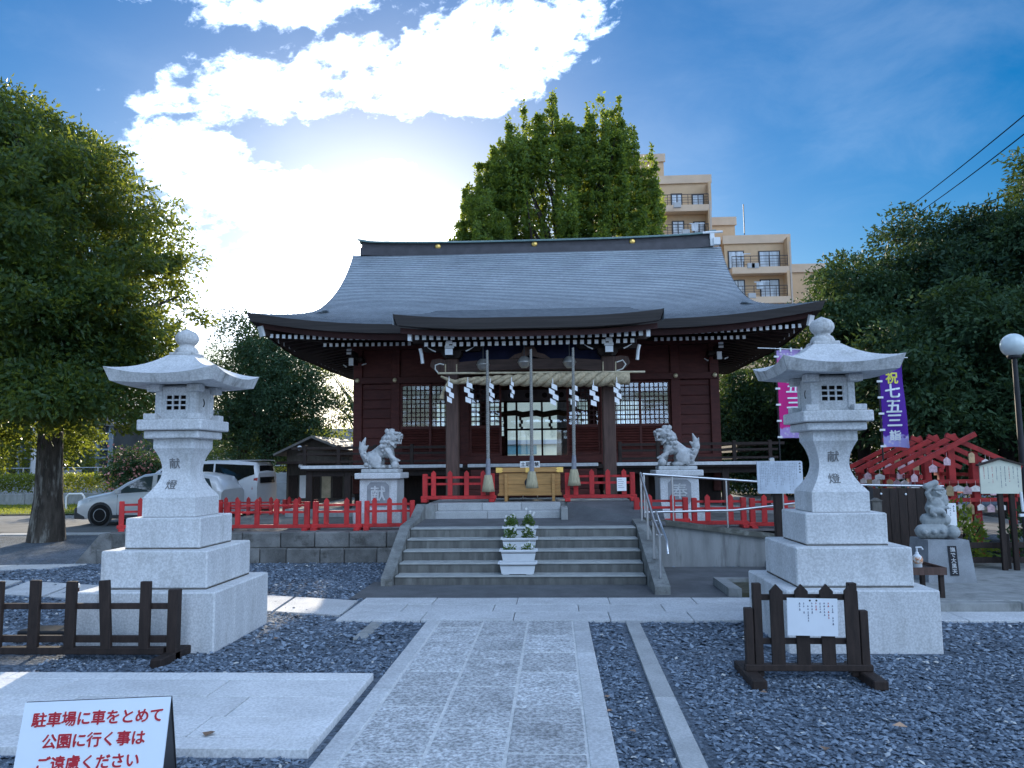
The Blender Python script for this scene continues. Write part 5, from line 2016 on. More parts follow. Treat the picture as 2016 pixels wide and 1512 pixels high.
def print_columns(parent, x0, x1, z0, z1, y, n, mats, seed, w=0.006, lo=0.5, brk=0.018, name='print', skip=()):
    """upright lines of print too small to read: broken ink strokes, one part per colour"""
    r_ = random.Random(seed)
    bs = {}
    for i in range(n):
        if i in skip:
            continue
        x = x1 - (x1 - x0) * (i + 0.5) / n
        m_ = mats[r_.randrange(len(mats))]
        b_ = bs.setdefault(m_.name, (MB(), m_))[0]
        z = z1
        end = z0 + (z1 - z0) * (1 - lo) * r_.random()
        while z > end + brk:
            h = brk * r_.uniform(0.45, 0.75)
            ww = w * r_.uniform(0.6, 1.15)
            if r_.random() > 0.12:
                b_.box(x - ww / 2, x + ww / 2, y - 0.0012, y, z - h, z - h * 0.62)
                b_.box(x - ww * 0.2, x + ww * 0.25, y - 0.0012, y, z - h * 0.55, z)
            z -= brk
    for b_, m_ in bs.values():
        tag(b_.build(name, m_, parent), kind='stuff')


print_columns(nt_, 1.87, 2.15, 0.38, 0.60, 6.2325, 9, [mat('blue_black_ink', (0.05, 0.06, 0.12), 0.6, 0), MATS['blue_black_ink'], MATS['red_ink']], 4, 0.011, 0.35, 0.022)
q = MB()
for x in (1.965, 2.015):
    q.lathe([(0, 0), (0.007, 0), (0.007, -0.003), (0, -0.003)], (x, 6.233, 0.615), 8, 'y', sm=False)
q.build('eyelet', ink, nt_)

fl_ = thing('ground_floodlight', (-4.95, 7.55, 0), 'flat black floodlight box on the gravel behind the low fence', 'floodlight')
q = MB()
q.cbox(-5.25, -4.68, 7.42, 7.70, 0.05, 0.125, 0.012)
q.build('housing', black_metal, fl_)
q = MB()
q.cbox(-5.20, -4.73, 7.46, 7.66, -0.01, 0.05, 0.006)
q.build('foot_plate', concrete, fl_)
bo = thing('short_bollard', (-4.93, 7.85, 0), 'thin metal bollard with pale cap behind the low fence', 'bollard')
q = MB()
q.tube([(-4.93, 7.85, -0.02), (-4.93, 7.85, 0.48)], 0.022, 8)
q.build('tube', brown_wood, bo)
q = MB()
q.lathe([(0.026, 0.47), (0.028, 0.48), (0.02, 0.51), (0.0, 0.515)], (-4.93, 7.85, 0), 10)
q.build('cap', white_paint, bo)
pbed = thing('planting_bed', (2.6, 10.2, 0), 'small kerbed planting bed behind the lantern', kind='structure')
q = MB()
q.prism([(2.15, 9.95), (2.30, 9.90), (2.30, 10.85), (2.15, 10.90)], 0.0, 0.12, 'z')
q.prism([(2.30, 10.75), (4.2, 10.75), (4.2, 10.87), (2.30, 10.87)], 0.0, 0.119, 'z')
q.build('kerb', concrete, pbed)
q = MB()
q.box(2.30, 4.2, 9.9, 10.75, 0.0, 0.07)
q.build('soil', mat('mossy_soil', (0.07, 0.065, 0.04), 0.95, 0.3, 8, 0.5, 60), pbed)

# ------------------------------------------------------------------ A-frame sign
sg = thing('a_frame_sign', (-2.335, 3.95, 0), 'white folding floor sign with red Japanese writing, cut off at the bottom edge', 'sign', rz=R(9.5))
q = MB()
wq = 0.352
# board leaning back: bottom forward
q.add([(-wq, -0.16, 0.015), (wq, -0.16, 0.015), (wq, -0.01, 0.525), (-wq, -0.01, 0.525), (-wq, -0.152, 0.013), (wq, -0.152, 0.013), (wq, -0.002, 0.523), (-wq, -0.002, 0.523)],
      [(0, 1, 2, 3), (7, 6, 5, 4), (4, 5, 1, 0), (5, 6, 2, 1), (6, 7, 3, 2), (7, 4, 0, 3)])
fb2 = q.build('front_board', mat('sign_white', (0.70, 0.76, 0.82), 0.3, 0.02, 3), sg, local=True)
q = MB()
q.add([(-wq, 0.16, 0.015), (wq, 0.16, 0.015), (wq, 0.012, 0.523), (-wq, 0.012, 0.523), (-wq, 0.15, 0.015), (wq, 0.15, 0.015), (wq, 0.002, 0.523), (-wq, 0.002, 0.523)],
      [(3, 2, 1, 0), (4, 5, 6, 7), (4, 0, 1, 5), (5, 1, 2, 6), (6, 2, 3, 7), (7, 3, 0, 4)])
q.add([(wq - 0.004, -0.155, 0.02), (wq - 0.004, 0.152, 0.02), (wq - 0.004, 0.0, 0.515)], [(0, 1, 2)])
q.add([(-wq + 0.004, -0.155, 0.02), (-wq + 0.004, 0.152, 0.02), (-wq + 0.004, 0.0, 0.515)], [(2, 1, 0)])
q.build('back_board', black_metal, sg, local=True)
slope = math.atan2(0.15, 0.51)
whiteink = mat('white_outline', (0.80, 0.82, 0.84), 0.5, 0.0)
for i, (s_, zc, xo) in enumerate((('駐車場に車をとめて', 0.440, 0.012), ('公園に行く事は', 0.343, 0.006), ('ご遠慮ください', 0.246, -0.008), )):
    f = (zc - 0.015) / 0.51
    yy_ = -0.16 + 0.15 * f
    for (m_, bold, off) in ((whiteink, 0.0050, 0.0010), (red_ink, 0.0022, 0.0024)):
        me = text_mesh(s_, 0.071, m_, 0.0004, bold, space=0.98)
        place('lettering', me, fb2, (xo, yy_ - off, zc), (-slope, 0, 0))

# ------------------------------------------------------------------ white information board
ib = thing('information_board', (2.77, 9.7, 0), 'white information board with small print on a dark post', 'sign')
q = MB()
q.cbox(2.70, 2.80, 9.72, 9.80, 0.0, 1.60, 0.008)
q.build('post', dark_wood, ib)
q = MB()
q.cbox(2.66, 2.72, 9.715, 9.77, 1.60, 1.735, 0.008)
q.build('bracket', steel, ib)
pts = []
x0, x1, z0, z1, r_c = 2.495, 3.045, 1.295, 1.692, 0.025
for (cx_, cz_, a0) in ((x1 - r_c, z1 - r_c, 0), (x0 + r_c, z1 - r_c, 90), (x0 + r_c, z0 + r_c, 180), (x1 - r_c, z0 + r_c, 270)):
    for k in range(5):
        a = R(a0 + 22.5 * k)
        pts.append((cx_ + r_c * math.cos(a), cz_ + r_c * math.sin(a)))
q = MB()
q.prism(pts, 9.69, 9.712, 'y')
q.build('panel', mat('enamel_panel', (0.55, 0.60, 0.66), 0.35, 0.08, 9), ib)
grey_print = mat('faded_print', (0.30, 0.33, 0.37), 0.7, 0)
print_columns(ib, 2.52, 2.98, 1.31, 1.67, 9.69, 22, [grey_print], 9, 0.015, 0.45, 0.02)
print_columns(ib, 2.995, 3.03, 1.36, 1.67, 9.69, 1, [ink], 3, 0.024, 0.1, 0.034, 'title_print')

# ------------------------------------------------------------------ Daikoku statue on its pedestal
dk = thing('statue_pedestal', (5.05, 10.6, 0.125), 'tapered grey stone pedestal with black nameplate at right', 'pedestal')
q = MB()
hx0, hx1 = 0.30, 0.255
z0, z1 = 0.125, 0.655
X_, Y_ = 5.05, 10.6
q.add([(X_ - hx0, Y_ - hx0, z0), (X_ + hx0, Y_ - hx0, z0), (X_ + hx0, Y_ + hx0, z0), (X_ - hx0, Y_ + hx0, z0), (X_ - hx1, Y_ - hx1, z1), (X_ + hx1, Y_ - hx1, z1), (X_ + hx1, Y_ + hx1, z1), (X_ - hx1, Y_ + hx1, z1)],
      [(3, 2, 1, 0), (4, 5, 6, 7), (0, 1, 5, 4), (1, 2, 6, 5), (2, 3, 7, 6), (3, 0, 4, 7)])
q.build('block', mat('grey_granite', (0.27, 0.285, 0.30), 0.7, 0.15, 5, 0.3, 80, speck=0.2), dk)
q = MB()
q.T = Matrix.Translation((X_ + 0.03, Y_ - 0.281, 0.40)) @ Matrix.Rotation(-math.atan2(0.045, 0.53), 4, 'X')
q.box(-0.052, 0.052, -0.008, 0.004, -0.185, 0.185)
npl = q.build('nameplate', ink, dk)
for i, ch in enumerate('撫で大黒天'):
    zz = 0.535 - i * 0.068
    place('lettering', text_mesh(ch, 0.066, granite, 0.0008, 0.001), npl, (0.03, -0.2925 + 0.085 * (zz - 0.40), zz - 0.125), (-math.atan2(0.045, 0.53), 0, 0))
st_parts = [('c', (-.20, -.02, .10), (.03, -.04, .10), .095, .10), ('c', (.15, -.10, .10), (.15, .16, .10), .09, .09), ('c', (-.12, .02, .25), (.09, .0, .25), .085, .09),
            ('e', (-.01, .0, .40), (.13, .10, .13)), ('e', (-.02, -.02, .47), (.10, .085, .12)), ('e', (.0, -.03, .60), (.075, .075, .075)), ('e', (.01, -.03, .655), (.10, .09, .035)), ('e', (.0, -.03, .68), (.06, .06, .03)),
            ('c', (-.08, -.05, .50), (-.14, -.08, .60), .035, .03), ('c', (-.14, -.08, .60), (-.10, -.09, .67), .03, .028), ('c', (-.15, -.09, .69), (-.03, -.09, .735), .042, .042),
            ('e', (.10, .04, .50), (.085, .09, .11)), ('e', (.11, .03, .60), (.05, .05, .06)), ('e', (-.03, -.09, .37), (.10, .05, .04)), ('e', (0.02, -.10, .585), (.03, .02, .02)), ('e', (-.03, -.105, .615), (.015, .012, .012)), ('e', (.04, -.105, .615), (.015, .012, .012)), ('e', (0, -.115, .595), (.014, .014, .012)), ('e', (-.08, -.03, .59), (.018, .02, .035)), ('e', (.08, -.03, .59), (.018, .02, .035)),
            ('c', (-.13, -.07, .42), (.12, -.07, .41), .022, .022), ('c', (-.10, -.10, .35), (-.06, -.10, .31), .03, .025), ('c', (.05, -.10, .35), (.06, -.10, .31), .03, .025), ('c', (-.22, -.12, .10), (-.22, .08, .10), .04, .04), ('c', (-.10, -.13, .10), (-.10, .06, .10), .03, .03), ('c', (.0, -.15, .11), (.0, .06, .1), .028, .028), ('c', (.12, -.02, .62), (.04, -.06, .52), .022, .022)]
o = remeshed('deity_statue', st_parts, mat('weathered_statue', (0.36, 0.38, 0.375), 0.85, 0.15, 9, 0.4, 60, col2=(0.20, 0.21, 0.20), c2lo=0.48, c2hi=0.68, c2scale=9), 0.0085, 1, None, (5.03, 10.58, 0.65))
tag(o, 'weathered stone figure standing on rice bales atop the tapered pedestal', 'statue')
ps = thing('paper_sign', (5.35, 10.75, 0.125), 'narrow white paper sign standing behind the stone figure', 'sign')
q = MB()
q.box(5.29, 5.41, 10.82, 10.83, 0.80, 1.10)
q.build('sheet', paper, ps)
q = MB()
q.box(5.34, 5.36, 10.831, 10.85, 0.125, 1.08)
q.build('stake', dark_wood, ps)
print_columns(ps, 5.31, 5.40, 0.83, 1.07, 10.82, 2, [grey_print, MATS['blue_black_ink']], 5, 0.02, 0.3, 0.03)

# table and hand sanitiser
tb = thing('small_table', (4.1, 9.6, 0.125), 'small dark wooden table behind the lantern base', 'table')
q = MB()
q.cbox(3.50, 4.42, 9.18, 9.72, 0.40, 0.435, 0.005)
q.build('table_top', dark_wood, tb)
q = MB()
q.box(3.50, 4.42, 9.165, 9.18, 0.385, 0.47)
q.box(4.42, 4.435, 9.165, 9.735, 0.385, 0.47)
q.box(3.50, 4.42, 9.72, 9.735, 0.385, 0.47)
q.build('raised_edge', brown_wood, tb)
for (x, y) in ((4.39, 9.22), (4.39, 9.68), (3.54, 9.22), (3.54, 9.68)):
    q = MB()
    q.cbox(x - 0.025, x + 0.025, y - 0.025, y + 0.025, 0.124, 0.40, 0.004)
    q.build('leg', dark_wood, tb)
bx_, by_ = at(1807, 1120, 9.4).x, 9.4
bt = thing('sanitiser_bottle', (bx_, by_, 0.435), 'white pump bottle of hand sanitiser with orange label on the table', 'bottle')
q = MB()
q.lathe([(0.0, 0.0), (0.045, 0.0), (0.048, 0.01), (0.048, 0.05), (0.055, 0.06), (0.06, 0.10), (0.05, 0.13), (0.025, 0.155), (0.016, 0.165)], (bx_, by_, 0.436), 16)
q.build('bottle_body', potw, bt)
q = MB()
q.lathe([(0.0495, 0.05), (0.057, 0.06), (0.062, 0.10), (0.051, 0.132)], (bx_, by_, 0.436), 16)
q.build('label_sleeve', mat('orange_print', (0.62, 0.30, 0.16), 0.5, 0.5, 40, col2=(0.75, 0.72, 0.66), c2lo=0.45, c2hi=0.55, c2scale=30), bt)
q = MB()
q.tube([(bx_, by_, 0.595), (bx_, by_, 0.665)], 0.010, 8)
q.tube([(bx_ - 0.012, by_, 0.67), (bx_ + 0.05, by_ - 0.01, 0.672), (bx_ + 0.065, by_ - 0.012, 0.645)], 0.009, 8)
q.lathe([(0.02, 0.0), (0.02, 0.03), (0.012, 0.035)], (bx_, by_, 0.585), 10)
q.build('pump', potw, bt)

# dark gate panel with metal coping, behind the lantern
gp_ = thing('gate_panel', (5.2, 11.6, 0.125), 'dark brown board panel with metal top rail beside the stone figure', 'gate')
for i in range(8):
    x0 = 4.62 + i * 0.125
    q = MB()
    q.cbox(x0 + 0.002, x0 + 0.123, 11.60, 11.63, 0.125, 1.28, 0.003)
    q.build('board', dark_wood, gp_)
q = MB()
q.tube([(4.2, 11.6, 1.335), (5.65, 11.62, 1.30)], 0.018, 8)
q.build('top_rail', steel, gp_)
for x in (4.60, 5.63):
    q = MB()
    q.cbox(x - 0.03, x + 0.03, 11.57, 11.65, 0.125, 1.30, 0.004)
    q.build('frame_post', black_metal, gp_)
q = MB()
for (x, z) in ((4.75, 1.20), (5.1, 1.19)):
    q.lathe([(0, 0), (0.016, 0), (0.016, -0.01), (0, -0.012)], (x, 11.599, z), 8, 'y')
q.build('bolt_heads', white_paint, gp_)
wp = thing('wooden_post', (4.5, 11.2, 0.125), 'short weathered wooden marker post beside the gate panel', 'post')
q = MB()
q.cbox(4.47, 4.57, 11.2, 11.28, 0.125, 0.85, 0.008)
q.build('shaft', brown_wood, wp)
q = MB()
q.cbox(4.455, 4.585, 11.185, 11.20, 0.84, 1.12, 0.004)
q.prism([(4.44, 1.12), (4.60, 1.12), (4.52, 1.16)], 11.17, 11.27, 'y')
q.build('name_board', mat('grey_wood', (0.14, 0.13, 0.115), 0.8, 0.2, 10, stretch=(4, 4, 1)), wp)

# low dark fence and posts at far right
wf = thing('rail_fence', (6.8, 11.6, 0.12), 'dark two-rail wooden fence at the far right edge', 'fence')
for z in (0.45, 0.24):
    q = MB()
    q.cbox(5.75, 9.5, 11.62, 11.68, z - 0.04, z + 0.04, 0.006)
    q.build('rail', dark_wood, wf)
for x in (5.8, 6.45, 7.2, 7.95, 8.7, 9.4):
    q = MB()
    q.cbox(x - 0.045, x + 0.045, 11.55, 11.62, 0.124, 0.62, 0.008)
    q.build('post', dark_wood, wf)
# cream board with gabled top
cb_ = thing('guide_board', (6.42, 11.4, 0.125), 'cream gabled guide board with red and black print at far right', 'sign')
q = MB()
q.prism([(6.05, 1.20), (6.62, 1.195), (6.625, 1.60), (6.34, 1.675), (6.055, 1.605)], 11.38, 11.40, 'y')
q.build('panel', mat('cream_board', (0.62, 0.62, 0.50), 0.5, 0.05, 5), cb_)
q = MB()
q.beam((6.02, 11.385, 1.60), (6.34, 11.385, 1.695), 0.07, 0.025)
q.beam((6.34, 11.385, 1.695), (6.66, 11.385, 1.60), 0.07, 0.025)
q.build('small_roof', dark_wood, cb_)
for x in (6.33, 6.49):
    q = MB()
    q.cbox(x - 0.035, x + 0.035, 11.401, 11.45, 0.124, 1.22, 0.006)
    q.build('post', dark_wood, cb_)
print_columns(cb_, 6.08, 6.60, 1.23, 1.58, 11.38, 9, [MATS['blue_black_ink'], MATS['blue_black_ink'], red_ink], 12, 0.014, 0.5, 0.02)
wpst = thing('marker_pole', (6.55, 11.3, 0.125), 'slim white and black marker pole under the guide board', 'pole')
q = MB()
q.tube([(6.56, 11.3, 0.95), (6.55, 11.3, 1.22)], 0.02, 8)
q.cbox(6.50, 6.62, 11.27, 11.31, 0.88, 0.92, 0.004)
q.build('white_top', white_paint, wpst)
q = MB()
q.tube([(6.56, 11.3, 0.124), (6.56, 11.3, 0.95)], 0.024, 8)
q.build('black_shaft', black_metal, wpst)

# ------------------------------------------------------------------ votive plaque rack
rk = thing('votive_rack', (6.0, 13.6, 0.3), 'vermilion votive rack with crossed roof poles at right', 'rack')
FY = [12.6, 13.2, 13.8, 14.4, 15.0]
ap = at(1890, 868, 12.6)
le = at(1768, 930, 12.6)
ri = at(2012, 922, 12.6)
for y in FY:
    dl, dr = (ap - le), (ap - ri)
    q = MB()
    q.beam((le.x, y - 0.045, le.z), (ap.x + dl.x * 0.22, y - 0.045, ap.z + dl.z * 0.22), 0.05, 0.075)
    q.build('roof_pole', shaded_red, rk)
    q = MB()
    q.beam((ri.x, y + 0.03, ri.z), (ap.x + dr.x * 0.22, y + 0.03, ap.z + dr.z * 0.22), 0.05, 0.075)
    q.build('roof_pole', shaded_red, rk)
for px in (1824, 1872, 1918):
    x = at(px, 930, 12.7).x
    for y in (12.7, 14.9):
        q = MB()
        q.cbox(x - 0.055, x + 0.055, y - 0.055, y + 0.055, 0.1, ap.z - abs(x - ap.x) * 0.45 - 0.06, 0.008)
        q.build('post', shaded_red, rk)
for x in (at(1800, 900, 12.7).x, at(1985, 900, 12.7).x):
    for z in (1.42, 1.12):
        q = MB()
        q.beam((x, 12.5, z), (x, 15.1, z), 0.05, 0.06)
        q.build('side_rail', shaded_red, rk)
    for y in (12.7, 13.8, 14.9):
        q = MB()
        q.cbox(x - 0.045, x + 0.045, y - 0.045, y + 0.045, 0.1, 1.52, 0.006)
        q.build('post', shaded_red, rk)
for z in (1.34, 1.05):
    for y in (12.62,):
        q = MB()
        q.beam((at(1795, 900, 12.7).x, y, z), (at(1990, 900, 12.7).x, y, z), 0.05, 0.06, (0, 0, 1))
        q.build('cross_rail', shaded_red, rk)
plq = [mat('pale_plaque', (0.62, 0.56, 0.52), 0.6, 0.2, 20, rnd=0.15), mat('pink_plaque', (0.60, 0.40, 0.42), 0.6, 0.25, 25, rnd=0.15), mat('wood_plaque', (0.42, 0.28, 0.15), 0.6, 0.2, 20, rnd=0.15)]
PM = []
for k in range(3):
    q = MB()
    w, h = (0.075, 0.058, 0.05)[k], (0.10, 0.13, 0.16)[k]
    q.prism([(-w, -h), (w, -h), (w * 1.05, -h * 0.35), (0, 0), (-w * 1.05, -h * 0.35)] if k < 2 else [(-w, -h), (w, -h), (w, -0.03), (w * 0.4, 0), (-w * 0.4, 0), (-w, -0.03)], -0.006, 0.006, 'y')
    q.tube([(0, 0, -0.005), (0, 0, 0.07)], 0.003, 4, cap=False)
    PM.append(q.mesh('votive_plaque', plq[k]))
r_ = random.Random(3)
spots = []
for y in FY[:4]:
    for t in (0.25, 0.5, 0.75):
        p = le.lerp(ap, t + r_.uniform(-0.08, 0.08))
        spots.append((p.x, y - 0.09, p.z - 0.12))
for t in (0.3, 0.55, 0.62, 0.85):
    p = ri.lerp(ap, t)
    spots.append((p.x, 12.56, p.z - 0.12))
for i in range(12):
    spots.append((at(1800 + i * 17, 950, 12.6).x, 12.58, 1.27 + r_.uniform(-0.02, 0.02)))
for i in range(9):
    spots.append((at(1806 + i * 20, 950, 12.6).x, 12.58, 0.99))
for i in range(8):
    spots.append((at(1800, 900, 12.7).x - 0.03, 12.75 + i * 0.28, 1.36))
for i, s_ in enumerate(spots):
    k = r_.choice((0, 0, 1, 1, 2))
    o = place('votive_plaque', PM[k], None, s_, (0, 0, r_.uniform(-0.5, 0.5)))
    tag(o, ('small pale house-shaped votive plaque on the vermilion rack', 'small pink pointed votive plaque on the vermilion rack', 'tall brown wooden votive plaque on the vermilion rack')[k], 'plaque', ('pale votive plaques', 'pink votive plaques', 'brown votive plaques')[k])

# ------------------------------------------------------------------ banners
def banner_mat(name, c1, c2, z0, H):
    m = bpy.data.materials.new(name)
    m.use_nodes = True
    t = m.node_tree
    t.nodes.clear()
    q = NG(t)
    tcn = q.n('ShaderNodeTexCoord')
    sx = q.n('ShaderNodeSeparateXYZ', {0: tcn.outputs['Object']})
    n1 = q.n('ShaderNodeTexNoise', {'Vector': tcn.outputs['Object'], 'Scale': 9.0, 'Detail': 3.0}).outputs[0]
    f = q.m('ADD', sx.outputs[2], q.m('MULTIPLY', q.m('SUBTRACT', n1, 0.5), 0.35))
    k = q.m('MAXIMUM', q.m('SUBTRACT', 1.0, q.ss(f, 0.20, 0.26)), q.ss(f, H - 0.26, H - 0.16) if name.startswith('pink') else 0.0)
    n2 = q.n('ShaderNodeTexVoronoi', {'Vector': tcn.outputs['Object'], 'Scale': 14.0}).outputs['Distance']
    fl = q.mix(q.ss(n2, 0.1, 0.5), (0.75, 0.70, 0.80), c2)
    c = q.mix(k, c1, fl)
    b_ = q.n('ShaderNodeBsdfPrincipled', {'Base Color': c, 'Roughness': 0.7, 'Specular IOR Level': 0.2})
    tr = q.n('ShaderNodeBsdfTranslucent', {'Color': c})
    mx = q.n('ShaderNodeMixShader', {0: 0.3, 1: b_.outputs[0], 2: tr.outputs[0]})
    q.n('ShaderNodeOutputMaterial', {'Surface': mx.outputs[0]})
    return m


def banner(xp, y, ztop, zbot, w, cols_, label, chars, first, pole_to, ang, gz=0.4):
    t_ = thing('banner_flag', (xp, y, gz), label, 'banner', 'tall festival banners', rz=ang)
    H = ztop - zbot
    q = MB()
    P = []
    n, m_ = 18, 8

    def wav(u, v):
        return 0.03 * math.sin(u * 5 + v * 4) * u + 0.02 * math.sin(v * 9 + 1) * u
    for i in range(n + 1):
        v = i / n
        P.append([(0.025 + u * w * (1 - 0.10 * v * u), wav(u, v), zbot + H * v + 0.10 * (1 - v) * (1 - u) * 0.3 - 0.0 + 0.02 * math.sin(u * 3)) for u in [j / m_ for j in range(m_ + 1)]])
    q.grid(P, sm=True)
    me = q.mesh('cloth', banner_mat(cols_[0], cols_[1], cols_[2], zbot, H))
    me.transform(Matrix.Translation((0, 0, -zbot)))
    cl_ = place('cloth', me, t_, (0, 0, zbot - gz))
    q = MB()
    q.tube([(0, 0, gz), (0, 0.0, ztop + 0.06)], 0.014, 8)
    q.T = Matrix.Translation((0, 0, -gz))
    pole_ = MB()
    pole_.tube([(0, 0, 0), (0, 0, ztop + 0.06 - gz)], 0.014, 8)
    pole_.build('pole', black_metal, t_, local=True)
    cr_ = MB()
    cr_.tube([(-0.35, -0.02, ztop + 0.05 - gz), (w + 0.08, -0.02, ztop + 0.005 - gz)], 0.009, 6)
    cr_.build('crossbar', white_paint, t_, local=True)
    lp = MB()
    for i in range(6):
        z = zbot + H * (0.03 + i * 0.18) - gz
        lp.box(-0.03, 0.06, -0.018, 0.012, z - 0.018, z + 0.018)
    for i in range(3):
        lp.box(0.08 + i * w * 0.36, 0.11 + i * w * 0.36, -0.03, 0.0, ztop - gz - 0.03, ztop - gz + 0.05)
    lp.build('white_loops', white_paint, t_, local=True)
    for i, (ch, sz, zz) in enumerate(chars):
        mm = first if i == 0 and first else whiteink
        me = text_mesh(ch, sz, mm, 0.0008, 0.006)
        for v in me.vertices:         # lettering follows the cloth
            u, vv = (v.co.x + 0.5 * w) / w, (zz + v.co.z - zbot) / H
            v.co.y += wav(max(0, min(1, u)), vv) - 0.008
        place('lettering', me, cl_, (0.025 + 0.47 * w, 0, zz - zbot))
    return t_


yel = mat('yellow_print', (0.75, 0.68, 0.10), 0.6, 0.0)
pk = at(1526, 690, 15.2)
pb = at(1526, 866, 15.2)
banner(pk.x, 15.2, pk.z, pb.z, 0.58, ('pink_cloth', (0.80, 0.035, 0.28), (0.55, 0.38, 0.75)), 'pink banner with white characters beside the shrine hall',
       [('七', 0.26, pk.z - 0.42), ('五', 0.27, pk.z - 0.74), ('三', 0.27, pk.z - 1.05), ('詣', 0.22, pk.z - 1.36)], None, 0, R(4))
pk = at(1727, 707, 14.0)
pb = at(1727, 884, 14.0)
banner(pk.x, 14.0, pk.z, pb.z, 0.42, ('purple_cloth', (0.12, 0.035, 0.36), (0.45, 0.42, 0.80)), 'purple banner with white characters before the dark trees',
       [('祝', 0.22, pk.z - 0.36), ('七', 0.27, pk.z - 0.60), ('五', 0.27, pk.z - 0.87), ('三', 0.26, pk.z - 1.12), ('詣', 0.19, pk.z - 1.38)], yel, 0, R(-8))

# ------------------------------------------------------------------ globe lamps
globe_m = mat('opal_globe', (0.62, 0.70, 0.70), 0.12, 0.03, 3, spec=0.6)


def globe_lamp(c_, r_, zb, label, n=24):
    t_ = thing('globe_lamp', (c_.x, c_.y, zb), label, 'street lamp', 'globe lamps')
    q = MB()
    q.lathe([(r_ * math.sin(a), -r_ * math.cos(a)) for a in np.linspace(0.02, math.pi - 0.02, 15)], c_, n)
    q.build('globe', globe_m, t_)
    q = MB()
    q.lathe([(r_ * 0.5, -0.03), (r_ * 0.55, 0.0), (r_ * 0.5, 0.03)], (c_.x, c_.y, c_.z - r_ * 0.92), 14)
    q.build('collar', black_metal, t_)
    q = MB()
    q.tube([(c_.x, c_.y, zb), (c_.x, c_.y, zb + 0.6), (c_.x, c_.y, c_.z - r_ * 0.92)], [0.065, 0.055, 0.04], 10)
    q.build('pole', black_metal, t_)


globe_lamp(at(1995, 680, 13.5), 0.205, 0.3, 'black pole lamp with white globe at the right edge')
globe_lamp(at(1497, 818, 30), 0.20, 0.3, 'distant globe lamp right of the shrine hall')

# ------------------------------------------------------------------ trees
bark = mat('bark', (0.075, 0.062, 0.05), 0.95, 0.4, 6, 1.0, 22, col2=(0.30, 0.285, 0.25), c2lo=0.50, c2hi=0.66, c2scale=3.2, stretch=(1.6, 1.6, 0.35), bdist=0.05)
bark2 = mat('dark_bark', (0.04, 0.033, 0.028), 0.95, 0.3, 6, 0.6, 25, stretch=(2, 2, 0.5), bdist=0.03)
LEAF_A = leafmat('camphor_leaf', (0.015, 0.042, 0.020), (0.046, 0.088, 0.032), 0.34, (0.42, 0.48, 0.05), 0.42)
LEAF_B = leafmat('dark_evergreen_leaf', (0.016, 0.046, 0.027), (0.040, 0.086, 0.044), 0.16, (0.13, 0.20, 0.03), 0.65)
LEAF_C = leafmat('ginkgo_leaf', (0.050, 0.100, 0.026), (0.105, 0.170, 0.046), 0.42, (0.42, 0.50, 0.05))
LEAF_D = leafmat('sunlit_leaf', (0.06, 0.09, 0.015), (0.11, 0.14, 0.025), 0.5, (0.42, 0.45, 0.05))
LEAF_E = leafmat('grey_green_leaf', (0.019, 0.053, 0.027), (0.050, 0.098, 0.044), 0.18, (0.16, 0.24, 0.04), 0.65)


def twig_cloud(clumps, ntw, nlv, sig, r_, flat=0.6, shell=0.55):
    """clumps: (centre, (rx,ry,rz)); twigs sit in the outer part of each clump, leaves round the twigs"""
    Ps, Ds = [], []
    nt0 = ntw
    ref = max(rd[0] for _, rd in clumps)
    for (c_, rad) in clumps:
        ntw = max(8, int(nt0 * (rad[0] / ref) ** 2))
        d = r_.normal(0, 1, (ntw, 3))
        d /= np.linalg.norm(d, axis=1, keepdims=True)
        d[:, 2] = np.where(d[:, 2] < -0.55, -d[:, 2] * 0.5, d[:, 2])
        rr = shell + (1 - shell) * r_.uniform(0, 1, ntw) ** 0.6
        tw = np.array(c_) + d * rr[:, None] * np.array(rad)
        n = nlv
        P = tw[:, None, :] + r_.normal(0, 1, (ntw, n, 3)) * np.array([sig, sig, sig * flat])
        D_ = np.repeat(d[:, None, :], n, 1) * 0.8
        D_[..., 2] -= 0.35
        Ps.append(P.reshape(-1, 3))
        Ds.append(D_.reshape(-1, 3))
    return np.concatenate(Ps), np.concatenate(Ds)


def crown_clumps(c_, rx, ry, rz, n, r_, cr=(0.26, 0.40), prof=None):
    out = []
    for i in range(n):
        k = (i + 0.5) / n
        ph = math.acos(1 - 2 * k)
        th = math.pi * (1 + 5 ** 0.5) * i + r_.uniform(-0.3, 0.3)
        q = r_.uniform(0.62, 0.86) if i % 4 else r_.uniform(0.1, 0.5)
        v = np.array([math.sin(ph) * math.cos(th), math.sin(ph) * math.sin(th), math.cos(ph)])
        f = prof(v[2]) if prof else 1.0
        p = np.array(c_) + v * np.array([rx * f, ry * f, rz]) * q
        s_ = r_.uniform(*cr)
        out.append((p, (rx * s_, ry * s_, min(rz, rx) * s_ * 0.85)))
    return out


